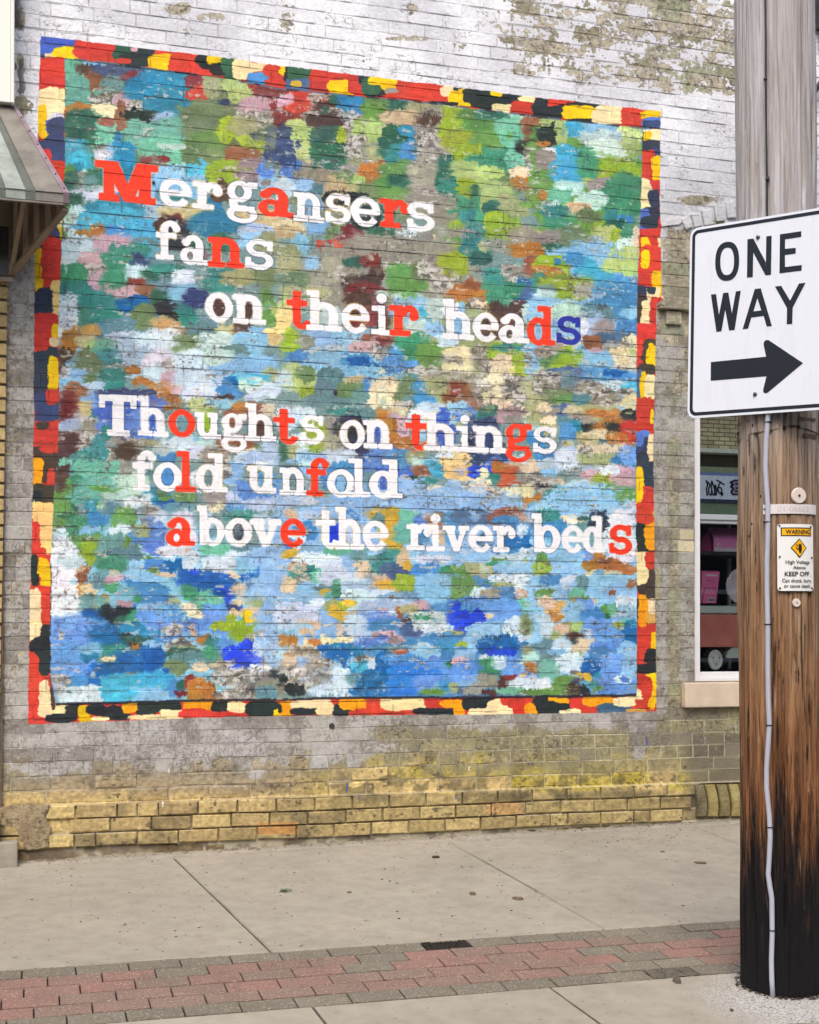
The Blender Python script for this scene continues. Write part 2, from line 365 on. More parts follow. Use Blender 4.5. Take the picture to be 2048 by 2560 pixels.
INT['A'] = """e 900 700 520 380;e 1500 700 260 360;t 450 420 56 70;x 560 430 90 55;k 590 490 70 55;n 740 420 190 36;s 700 385 190 12;t 475 570 78 95;! 630 590 80 50;j 690 520 70 45;p 755 620 52 45;m 830 475 70 34;A 1000 480 130 46;A 880 545 95 60;A 1040 570 120 60;! 880 650 90 30;A 1020 645 110 58;m 1210 490 70 34;r 1220 575 66 40;E 1300 530 55 70;L 1480 530 110 45;L 1500 590 90 40;m 1660 560 90 40;p 1600 650 120 45;n 1350 632 60 16;! 1560 720 120 40;q 480 680 85 36;c 632 686 75 36;k 742 735 38 95;d 860 705 110 34;d 920 750 52 34;v 1010 730 60 40;a 1112 770 62 80;G 505 770 100 62;G 520 840 90 60;G 570 910 48 70;t 652 815 62 85;k 650 745 60 20;A 765 870 50 40;t 970 790 190 50;t 960 860 190 60;t 1010 930 150 80;f 1060 900 90 20;e 1230 690 130 70;e 1260 790 130 60;g 1250 880 110 60;e 1210 970 90 70;e 1330 960 90 40;l 1400 800 60 70;E 1500 780 90 50;l 1560 880 95 50;l 1540 935 55 38;n 1690 900 60 110;k 1490 955 110 46;! 640 925 60 30;s 700 950 60 60;A 765 960 62 75;w 640 950 55 30;a 475 930 76 66;a 490 1010 80 60;A 470 1070 36 55;g 420 1090 40 70;m 950 985 80 22;z 980 1030 60 30;s 1100 1070 150 44;a 1220 1040 70 34;l 1390 1060 120 64;l 1410 1120 90 40;h 1560 1050 100 70;s 1670 1110 70 60;V 1640 1040 50 40;f 540 1120 70 60;! 500 1130 60 50;G 590 1100 60 50;w 600 1210 100 36;G 430 1140 50 60;G 440 1280 60 90;g 412 1400 34 110;j 560 1130 40 40;A 760 1080 110 40;A 770 1160 60 60;s 880 1180 60 70;s 1080 1160 180 70;j 1010 1210 50 50;T 1100 1215 60 24;W 470 1380 70 90;v 900 1290 130 44;A 700 1300 150 40;a 690 1390 200 90;a 860 1430 120 70;i 700 1440 90 50;q 520 1440 60 26;q 600 1425 46 40;Q 1110 1310 130 40;m 1080 1360 60 34;x 1030 1400 70 60;d 1090 1450 90 80;Q 1560 1360 160 60;A 1310 1290 52 60;A 1310 1380 120 60;x 1380 1180 70 60;p 690 1500 120 50;j 880 1500 70 40;W 470 1520 90 60;a 880 1540 70 40;T 800 1540 110 30;v 1570 1430 110 40;s 1560 1480 80 50;G 1360 1500 60 50;E 1640 1500 70 60;h 1230 1560 60 30;G 1200 1500 40 30"""
INT['B'] = """e 500 900 500 400;e 1150 900 320 450;z 560 1000 480 260;m 80 560 100 50;r 180 590 130 45;m 60 670 110 60;r 110 650 80 36;m 20 740 60 40;p 30 610 50 30;! 300 640 110 60;x 290 670 80 40;G 410 610 90 32;A 430 660 70 70;i 470 690 40 40;g 590 640 90 60;g 590 700 80 60;G 760 640 70 36;E 880 650 90 34;Q 750 730 120 48;! 330 740 180 60;x 280 760 110 50;! 930 740 90 60;x 920 740 70 30;L 90 790 70 50;L 120 850 100 60;L 140 920 110 50;n 20 850 40 80;n 20 940 60 70;G 300 860 90 60;G 310 940 105 55;G 320 1000 50 30;l 380 830 30 40;L 540 800 90 60;L 590 870 90 40;! 470 900 70 60;z 560 930 60 50;E 590 960 60 40;G 700 820 60 50;A 770 830 50 45;G 700 900 80 60;T 760 960 90 60;i 790 950 40 70;! 930 860 90 50;! 930 960 90 60;l 1060 700 60 50;g 1200 730 120 50;l 1060 790 70 60;g 1260 800 150 60;l 1090 860 90 60;g 1300 880 140 60;J 1330 960 120 50;l 1150 950 100 60;J 1290 1010 130 60;f 1410 720 90 40;t 1410 770 85 50;t 1430 840 70 50;t 1450 960 60 60;k 1550 750 60 46;k 1570 820 70 46;d 1630 820 80 40;d 1560 910 100 46;q 1640 880 60 20;G 1300 700 90 26;! 1600 960 90 50;A 1720 950 50 40;a 1700 1070 60 60;L 1680 780 60 40;G 1030 1010 50 50;G 1030 1090 70 60;T 1060 1170 80 50;L 1180 1080 110 40;L 1130 1020 90 30;L 1230 1130 60 24;l 1150 1160 60 50;G 1200 1180 26 34;L 1330 1180 90 60;L 1300 1060 90 30;c 1490 1060 70 30;q 1510 1130 90 36;q 1580 1200 50 46;w 1600 1140 50 40;E 1410 1240 60 30;J 1150 1250 80 36;L 1260 1260 26 50;G 1330 1280 70 32;T 1170 1330 60 30;T 1230 1380 60 60;E 1450 1280 90 50;l 1330 1350 70 40;l 1370 1410 110 60;l 1090 1400 40 30;z 1100 1440 110 30;n 60 1080 60 50;z 200 1080 120 50;V 40 1060 40 50;q 560 1050 90 36;q 540 1100 50 40;q 620 1010 40 24;g 690 1050 80 40;g 680 1150 110 60;G 730 1110 60 30;L 440 1120 80 44;e 380 1090 60 40;E 460 1160 40 30;z 880 1150 80 60;g 680 1210 110 40;e 530 1190 60 60;z 870 1060 90 70;s 100 1140 110 40;W 30 1160 60 50;j 230 1160 40 30;Q 350 1150 60 40;d 400 1220 130 40;d 530 1340 90 60;G 660 1300 40 50;s 190 1280 70 80;s 30 1290 40 20;z 880 1240 100 60;z 990 1290 90 90;c 60 1385 100 26;s 220 1390 70 36;Q 60 1430 90 30;e 340 1430 60 40;m 440 1430 60 34;G 620 1440 90 40;x 560 1510 60 50;m 440 1500 110 40;r 290 1510 60 26;s 120 1510 60 60;E 40 1560 80 50;x 460 1560 90 40;! 780 1520 130 40;z 700 1520 60 40;W 780 1440 60 30;z 970 1440 70 40;c 920 1470 30 24;l 1040 1540 80 30;g 1060 1480 50 20;T 1180 1520 60 60;J 1230 1570 60 20;E 1290 1520 60 30;z 1350 1520 80 40;q 1520 1530 110 40;Q 1640 1440 60 34;j 1700 1480 40 40;z 1500 1440 90 40;T 1670 1300 60 50;T 1690 1370 40 30;n 1640 1380 20 30"""
INT['C'] = """g 300 1100 330 400;L 90 770 90 60;s 330 800 160 50;a 200 790 60 44;F 560 840 80 60;f 380 860 130 50;L 560 910 80 60;d 50 840 60 50;q 20 880 40 16;L 140 830 30 60;f 400 920 120 60;J 270 960 60 40;a 160 940 70 46;w 60 930 50 26;z 40 980 60 50;a 190 1060 110 80;a 190 1130 80 36;f 180 1160 90 40;l 450 1030 120 50;l 440 1090 90 40;l 560 1060 70 40;J 300 1030 60 60;L 300 1110 36 20;z 380 1150 80 50;J 540 1150 100 60;J 480 1230 100 60;J 560 1280 70 50;f 320 1230 100 44;t 120 1210 70 36;f 60 1270 60 30;q 20 1200 30 30;Q 230 1280 80 30;J 120 1360 90 40;T 90 1300 80 30;e 300 1330 70 40;i 470 1330 80 30;i 500 1360 90 20;T 440 1340 40 30;l 370 1400 50 40;G 470 1400 70 40;L 420 1450 90 50;l 480 1450 40 30;e 180 1460 120 50;z 60 1460 70 40;J 560 1440 50 40;f 540 1500 60 34;c 605 1470 26 60;i 230 1550 110 34;a 270 1560 70 30;L 450 1560 70 30;L 560 1560 60 40;G 80 1540 60 40;q 20 1560 30 20;z 340 1500 60 40"""
INT['D'] = """s 300 300 260 260;j 800 300 400 250;W 420 60 50 80;p 550 40 70 60;J 730 60 90 80;! 560 110 80 50;J 450 130 70 60;T 480 200 110 44;p 620 160 60 50;J 710 160 90 60;n 860 50 50 60;W 860 100 90 40;G 1010 110 110 44;T 1010 70 70 20;m 840 170 50 30;p 790 230 130 34;k 900 230 60 44;T 560 260 130 44;T 700 310 170 44;u 830 300 90 46;J 510 370 70 46;W 420 330 60 90;w 410 450 60 80;T 660 370 100 40;e 880 370 70 70;G 1010 260 80 50;d 1010 320 60 46;j 720 430 110 50;T 1150 330 60 60;T 1150 400 60 50;j 1060 180 90 40;W 1130 130 70 40;s 1120 230 90 50;n 1210 260 80 50;T 1350 180 100 36;T 1370 100 80 40;E 1480 130 120 44;e 1640 130 60 60;g 1640 260 40 50;g 1660 350 50 70;Q 1010 410 80 36;j 1300 420 70 40;O 1040 430 70 30;q 1150 470 70 18;j 1250 480 90 60;q 1440 490 70 34;Q 1400 450 60 26;x 1340 310 50 50;x 1530 320 50 60;x 1500 440 60 40;s 1600 480 60 40;C 1700 480 40 60;O 500 470 110 34;q 440 520 70 50;q 420 580 40 40;w 400 420 40 26;W 760 500 110 30;v 740 560 110 60;Q 530 530 60 40;L 560 550 40 30;x 400 610 50 30;e 600 610 110 44;t 640 560 70 44;T 690 620 80 44;e 560 680 90 34;x 390 680 34 50;W 930 510 90 40;W 1040 560 130 60;w 1010 480 100 30;e 1150 540 90 44;f 1330 540 110 60;s 1540 540 110 60;j 1440 600 90 50;v 850 620 110 60;w 990 650 110 60;! 1060 670 70 30;T 700 730 80 36;v 840 720 60 30;q 820 700 50 26;q 890 770 60 24;W 440 740 70 44;s 500 740 60 46;s 440 800 90 40;e 560 760 40 26;T 690 800 80 30;v 590 810 60 30;W 960 730 60 40;W 1190 650 120 60;e 1260 740 100 26;s 1400 680 110 60;f 1340 620 90 40;s 1580 680 140 60;E 1680 740 60 40;a 1530 760 130 34;p 1050 750 60 40;W 1200 780 130 80;p 1060 820 50 30;q 980 830 70 50;q 1030 900 90 44;u 1400 800 60 44;i 1400 840 80 40;W 1230 860 90 50;W 1620 830 100 40;f 1550 780 80 30;L 1240 920 70 36;s 1360 900 80 30;x 1380 870 60 10;k 470 850 70 60;m 410 900 50 60;m 430 960 70 70;q 560 950 60 36;! 520 1010 60 50;s 580 900 80 50;T 600 970 50 26;Q 530 940 40 40;v 420 1070 60 50;z 540 1090 90 50;! 500 1140 130 60;x 420 1150 80 60;x 410 1250 60 80;v 440 1030 50 30;b 780 940 190 90;n 770 850 170 30;V 740 1070 130 70;V 900 1080 70 60;b 940 1010 40 70;V 860 1010 40 60;E 900 1150 110 20;! 760 1170 110 60;W 1120 1150 120 44;s 1260 1110 60 34;j 1130 1020 40 60;T 650 1090 40 40;L 1270 1060 60 44;l 1270 1010 50 60;f 1290 1150 70 30;e 1500 1180 90 30;k 1450 1160 110 50;k 1440 1000 60 50;x 1600 1080 50 50;k 1560 960 50 60;c 1650 960 40 50;q 1480 930 60 30;! 560 1190 80 50;! 640 1230 80 40;T 600 1200 50 80;T 530 1290 90 70;t 560 1330 120 60;t 700 1340 90 60;z 800 1280 60 60;x 780 1200 80 40;j 880 1330 60 60;i 1020 1240 60 30;i 1030 1360 50 60;f 990 1190 60 30;W 1220 1210 60 40;W 1240 1390 60 60;z 1290 1230 60 44;j 1290 1360 60 50;s 1440 1330 60 70;! 1390 1290 30 70;f 800 1400 110 60;J 460 1410 60 50;t 600 1420 110 44;g 640 1480 110 60;f 720 1500 110 50;g 400 1440 40 60;G 420 1540 60 34;g 380 1500 60 60;x 380 1370 30 70;t 520 1480 90 44;A 560 1560 30 40;j 700 1550 60 40;A 970 1480 70 50;w 860 1530 90 30;u 1040 1520 60 30;g 1140 1480 60 30;z 1340 1480 80 40;v 1560 1500 160 60;V 1580 1440 120 50;i 1640 1400 50 50;c 1530 1230 60 40;W 1480 1240 40 40;v 1600 1260 110 50;v 1670 1200 60 40;W 1640 1290 40 30;! 930 1550 60 30;j 1120 1550 90 30;i 1450 1550 60 30;c 1290 1560 70 20"""
INT['E'] = """z 700 150 500 250;E 1100 600 450 350;s 500 620 400 140;E 50 60 70 60;s 200 50 34 40;z 370 80 110 60;! 400 110 60 40;G 500 40 100 26;x 590 100 40 50;m 560 30 60 30;z 240 140 60 50;e 90 150 90 50;E 150 230 150 40;x 500 180 110 50;m 520 230 120 46;x 480 260 90 40;! 720 70 90 40;g 740 120 90 60;g 790 190 110 50;e 870 90 60 60;! 920 80 70 60;l 1070 60 90 70;G 1240 20 60 30;! 1020 150 80 60;! 970 220 60 60;z 900 260 60 40;q 1150 220 110 50;q 1230 280 60 50;k 1180 180 60 30;J 1300 180 60 30;T 1330 130 60 40;J 1340 250 80 60;! 1450 110 90 50;k 1570 60 60 60;q 1670 110 60 60;l 1700 40 40 50;u 1490 165 50 26;I 1530 240 80 60;J 1430 210 60 50;T 1600 160 50 50;L 1690 220 40 40;C 20 400 50 60;C 40 330 50 60;L 30 280 30 30;e 120 260 40 26;f 290 390 90 60;f 790 250 90 30;f 620 240 40 20;m 590 370 70 60;x 470 330 60 50;m 450 420 60 40;x 640 420 40 60;s 800 320 120 60;s 880 390 110 50;a 900 360 70 40;f 960 330 60 60;f 840 430 60 50;s 1110 400 60 80;w 1060 330 50 40;s 950 460 60 40;! 1200 330 60 60;x 1400 330 110 50;x 1330 440 90 60;x 1440 440 60 50;x 1440 500 50 44;c 1240 290 40 10;f 1560 330 60 40;f 1600 430 60 50;s 1580 290 60 24;s 370 500 140 34;s 220 540 150 60;k 610 510 100 30;m 640 530 60 20;p 520 560 90 30;! 640 590 80 40;z 130 540 90 44;E 70 520 50 50;l 70 510 40 60;l 60 570 60 44;i 150 620 120 34;s 300 610 120 44;i 460 650 90 40;u 480 650 60 26;u 620 690 130 30;i 760 650 110 44;i 730 600 50 30;s 500 720 140 40;a 430 780 60 30;J 820 520 90 40;J 850 590 110 40;g 920 600 90 60;g 940 660 80 50;W 1030 520 70 30;c 1120 610 110 44;c 1080 700 110 36;Q 970 760 110 36;! 1060 640 80 30;! 900 730 120 40;! 1240 600 60 50;! 1270 730 60 90;! 1100 770 120 50;l 1430 580 130 60;l 1430 660 100 50;l 1450 720 60 34;! 1570 640 50 90;l 1690 640 60 34;I 1670 710 90 40;s 1560 570 70 24;T 1400 560 90 20;L 70 700 60 40;L 140 780 110 50;l 180 830 60 34;W 30 770 40 60;j 310 750 80 50;e 160 730 60 40;j 270 830 60 50;j 340 880 160 50;e 430 820 80 50;Q 480 760 80 20;i 560 790 50 40;c 640 800 90 40;c 660 880 130 50;j 490 880 50 50;c 730 850 50 60;j 790 760 60 30;e 780 830 60 60;j 810 900 40 30;i 890 890 60 40;i 870 820 50 40;! 760 920 60 20;c 1370 720 60 110;c 1360 860 90 80;c 1350 800 90 60;k 1090 850 90 60;m 1060 830 50 30;k 1200 900 60 34;E 970 800 70 50;! 1250 850 60 60;! 1500 820 120 60;! 1560 900 120 40;T 1660 980 60 30;l 1680 860 50 50;Q 1680 780 50 50;! 1430 780 50 40;c 1500 960 100 24;c 1610 940 60 26;f 100 950 110 24;j 470 960 140 34;T 380 960 90 20;W 40 1000 60 60;W 160 1000 60 60;l 210 1080 70 60;l 170 1180 90 44;l 260 1120 50 60;W 80 1180 90 60;z 320 1050 40 60;d 440 1090 110 80;N 460 1000 90 16;N 450 1180 100 50;n 560 1260 60 50;b 640 1100 60 80;b 690 1170 44 30;q 680 990 80 36;q 710 1070 60 80;q 740 1140 60 40;K 790 1210 60 24;p 760 1040 30 60;s 860 1100 50 40;W 870 1010 70 60;c 740 960 50 26;c 960 980 60 30;W 930 930 80 24;s 1040 1000 60 40;b 1000 1000 40 50;b 1020 1100 60 60;s 1100 930 60 30;V 1140 980 70 40;T 1270 1000 80 40;G 1290 950 60 30;b 1250 1030 40 20;n 1240 1060 110 60;N 1250 1180 130 60;n 1260 1110 60 60;h 1440 960 90 20;p 1380 1000 60 24;z 1440 1000 60 20;i 1600 1110 90 60;c 1650 1020 90 24;f 1570 1040 60 30;n 1260 1240 120 44;n 1300 1270 90 30;c 340 1170 50 50;z 330 1180 60 60;s 150 1250 110 34;s 210 1300 70 60;E 60 1210 50 40;G 20 1200 30 60;i 390 1350 80 90;s 370 1380 40 50;i 300 1370 50 60;W 350 1230 110 30;V 550 1330 70 60;V 640 1260 100 60;j 560 1380 50 50;b 640 1390 60 70;b 750 1370 60 110;i 740 1250 60 50;E 840 1250 60 40;f 860 1290 60 40;s 960 1270 60 40;b 1030 1260 30 24;a 960 1310 60 50;C 1080 1260 90 40;C 1110 1330 100 44;C 1130 1390 80 30;W 1020 1210 50 24;B 1230 1330 60 40;V 1360 1280 90 30;K 1390 1310 90 40;K 1420 1370 90 44;q 1350 1300 50 20;T 1280 1370 70 30;c 1560 1290 90 34;z 1570 1380 100 44;! 1560 1370 60 30;i 1630 1220 60 40;W 1690 1300 60 40;W 1460 1260 70 30;k 860 1320 50 30;d 850 1390 60 30;T 900 1390 60 22;d 850 1440 50 30;c 1230 1400 60 30;c 980 1460 60 40;! 1130 1430 80 36;! 850 1480 80 40;c 1240 1450 90 30;c 1420 1450 60 30;c 1530 1450 40 40;! 1350 1480 60 40;! 1640 1430 60 30;i 350 1500 120 34;E 250 1480 60 34;W 160 1500 70 30;v 60 1510 60 40;H 600 1520 70 40;V 700 1530 60 34;y 800 1520 50 26;c 870 1520 60 30;j 470 1530 60 30;j 560 1490 60 30;V 1160 1530 60 50;v 1100 1560 60 30;k 1380 1560 70 24;! 1260 1540 60 40;q 1560 1530 60 36;T 1690 1480 60 50;a 1590 1560 50 30;w 1680 1560 40 30"""
INT['F'] = """s 300 500 320 500;E 200 900 260 200;l 80 60 110 60;a 290 50 60 40;a 360 120 90 50;a 300 90 70 40;i 220 20 60 34;L 500 60 110 44;L 560 90 60 30;q 80 130 70 50;q 20 80 50 20;T 10 150 30 40;l 160 180 150 60;l 200 230 100 40;z 290 210 60 40;j 60 210 50 30;f 50 230 60 24;i 530 190 90 50;i 430 220 90 50;s 370 270 40 40;i 450 310 120 60;i 560 280 60 80;j 390 360 60 50;i 560 400 60 50;i 540 460 70 50;s 560 340 60 30;v 340 420 60 50;z 400 460 60 50;I 420 510 80 34;f 180 340 110 40;f 190 530 90 30;j 300 330 40 44;w 280 430 20 50;c 560 540 60 40;! 470 550 80 24;k 330 530 50 40;k 360 580 40 40;p 350 590 50 20;L 540 600 60 30;c 500 590 60 30;c 530 660 80 40;! 500 720 60 40;z 100 560 60 30;l 180 590 40 34;g 150 640 130 50;l 170 690 90 30;l 200 640 80 30;z 40 590 60 30;s 350 630 90 34;s 340 690 100 34;i 400 740 170 40;i 540 760 80 30;u 460 720 60 20;I 150 720 110 30;I 250 770 80 20;! 80 750 100 30;! 80 820 110 50;W 450 800 110 30;a 560 810 50 34;j 190 770 50 40;! 300 830 110 50;e 110 870 90 44;g 150 880 60 24;j 260 880 60 30;! 440 870 110 40;c 560 890 50 50;! 540 830 40 20;I 130 950 80 30;z 60 950 60 24;c 30 930 40 26;c 210 950 60 18;z 260 1000 60 24;q 400 970 110 26;q 340 965 40 22;d 560 980 60 36;q 450 1010 60 20;c 80 1010 60 24;j 160 1020 50 34;A 250 1040 60 30;i 170 1090 50 60;d 310 1050 50 24;q 420 1060 90 30;d 470 1060 60 26;r 550 1090 60 60;r 560 1040 60 20;E 560 970 10 10;c 380 1100 90 24;q 480 1120 60 34;Q 300 1130 60 26;c 350 1190 110 30;c 500 1180 60 24;! 290 1200 40 30;v 180 1190 40 40;i 80 1240 60 34;W 170 1250 80 50;E 330 1260 90 40;E 430 1270 60 34;S 550 1230 60 50;S 560 1290 50 44;i 480 1260 30 24;W 140 1290 110 24;W 40 1280 60 30;v 330 1320 60 30;p 350 1350 100 26;p 490 1350 90 50;W 440 1320 60 24;s 60 1330 60 24;c 100 1400 60 34;! 60 1390 50 30;c 230 1420 110 30;l 380 1390 50 40;l 420 1440 90 50;g 530 1480 70 50;g 470 1440 60 40;p 530 1390 60 30;T 140 1460 70 44;T 170 1510 50 30;c 300 1480 60 44;! 240 1440 50 20;c 230 1500 50 30;d 20 1410 30 10;f 40 1540 60 30;q 0 1500 20 30;T 370 1550 160 34;G 300 1560 90 30;W 570 1540 34 34;w 590 1560 20 20;z 200 1550 60 20"""
INT['G'] = """s 900 700 620 520;S 600 900 330 220;g 380 60 80 60;g 420 60 70 40;G 400 20 50 16;J 520 90 110 60;i 600 40 60 40;s 560 130 60 40;J 600 190 110 50;t 740 60 60 60;g 760 40 70 60;W 740 110 60 24;! 930 50 70 50;! 950 90 60 20;W 1000 60 40 60;j 600 260 130 60;g 560 200 90 50;g 440 200 60 50;l 540 240 50 50;l 550 290 30 40;j 700 200 90 60;g 810 210 50 70;j 760 280 110 60;J 680 320 110 60;i 850 150 50 50;V 960 140 70 60;V 960 220 80 40;E 870 120 50 30;W 370 160 40 50;w 400 260 80 90;w 390 440 80 140;w 400 580 90 80;W 430 310 80 30;W 1100 210 80 24;w 1130 60 60 60;w 1130 160 80 60;w 1060 240 90 30;v 1280 60 30 60;j 1290 130 40 30;N 1480 120 60 70;T 1480 30 110 20;j 1640 80 60 50;v 1620 60 50 40;T 1500 20 60 20;t 1340 230 110 34;j 1560 220 120 30;W 1480 270 110 30;s 1650 250 70 30;W 1380 330 110 50;s 1600 330 120 60;k 510 370 44 34;k 515 410 36 30;q 505 480 34 50;P 550 490 60 44;P 500 350 40 12;j 620 420 60 40;J 690 460 60 40;P 700 390 40 26;p 690 420 30 20;p 760 410 40 18;j 560 560 60 50;E 620 540 60 40;g 900 300 70 24;s 850 340 60 40;u 1080 330 90 36;i 960 330 60 30;g 950 370 40 34;P 1030 380 80 18;P 1160 290 24 60;i 830 440 60 34;s 900 410 80 24;E 800 490 50 26;p 738 500 16 16;i 930 480 100 40;W 1180 300 50 50;i 930 560 110 60;s 960 600 110 30;J 840 540 40 30;p 770 570 40 18;B 1200 400 70 34;B 1290 430 130 50;u 1260 420 150 50;u 1330 480 110 50;B 1360 530 60 50;B 1440 585 60 28;n 1450 590 44 24;u 1540 400 50 70;P 1450 380 40 30;P 1470 480 60 34;s 1500 340 60 40;c 1550 550 130 24;E 1580 560 60 30;P 1460 620 60 24;P 1580 620 110 24;W 1640 460 90 50;J 1160 480 60 34;J 1200 520 60 30;G 1215 560 30 50;t 1290 540 80 50;E 1080 570 60 30;c 1160 590 50 30;c 1200 630 60 24;i 1060 620 60 40;S 1320 600 80 30;S 1340 650 90 30;i 610 640 110 34;u 640 640 60 20;u 560 620 60 20;d 660 600 40 40;d 710 640 60 44;d 790 630 50 30;G 770 690 70 40;J 830 660 60 50;J 780 720 50 20;S 430 700 110 50;S 480 780 140 60;S 430 880 130 60;S 390 960 90 60;! 380 750 16 40;S 920 640 80 34;u 700 740 130 40;u 700 800 120 50;A 860 730 120 40;d 770 780 40 20;G 850 800 110 34;x 820 830 50 20;T 670 840 60 30;T 740 850 60 20;S 1020 700 110 30;V 1150 720 110 50;S 1280 740 110 60;s 1240 780 110 34;! 1070 720 80 34;P 1190 730 20 40;l 1390 700 80 24;l 1490 730 80 50;l 1540 700 40 40;y 1530 660 30 34;H 1670 660 40 26;P 1600 650 60 26;q 1670 730 70 40;P 1660 770 60 30;E 1560 780 60 30;K 1700 780 40 30;q 1250 800 44 30;! 1080 820 120 44;E 1160 850 90 20;s 950 830 60 30;i 1000 780 60 24;l 1360 860 60 44;T 1330 810 60 30;S 1400 820 60 40;B 1480 870 90 50;B 1500 930 90 44;B 1540 960 60 24;A 700 900 80 44;u 870 890 130 50;u 760 940 200 50;u 950 900 60 60;T 640 850 50 30;s 560 850 60 40;j 660 910 50 20;q 820 835 30 14;c 670 910 40 16;A 560 900 50 20;S 530 970 110 40;G 1130 880 120 40;j 1210 920 150 50;e 1080 960 90 50;J 1300 870 50 40;c 1240 960 60 34;P 1350 940 60 24;! 1400 930 60 20;W 1650 830 80 60;z 1680 900 60 60;u 600 1010 70 50;u 590 1060 70 50;i 470 1060 60 40;! 380 1060 60 60;! 400 1120 60 40;u 720 980 110 40;! 820 1010 60 30;a 830 1060 200 50;a 950 1020 110 34;a 1000 1130 110 30;s 900 1130 200 40;W 520 1130 140 44;a 720 1120 90 40;i 1080 1080 50 50;G 1120 1060 40 30;m 1170 1050 50 40;q 1240 1090 100 50;q 1310 1140 100 34;q 1200 1130 60 34;m 1110 1120 50 24;! 1400 1010 100 60;! 1380 1120 80 40;! 1500 1040 120 70;! 1500 1120 100 50;d 1650 1030 70 50;z 1660 1090 80 60;! 1600 990 60 30;W 1600 960 50 20;j 1640 1120 60 40"""
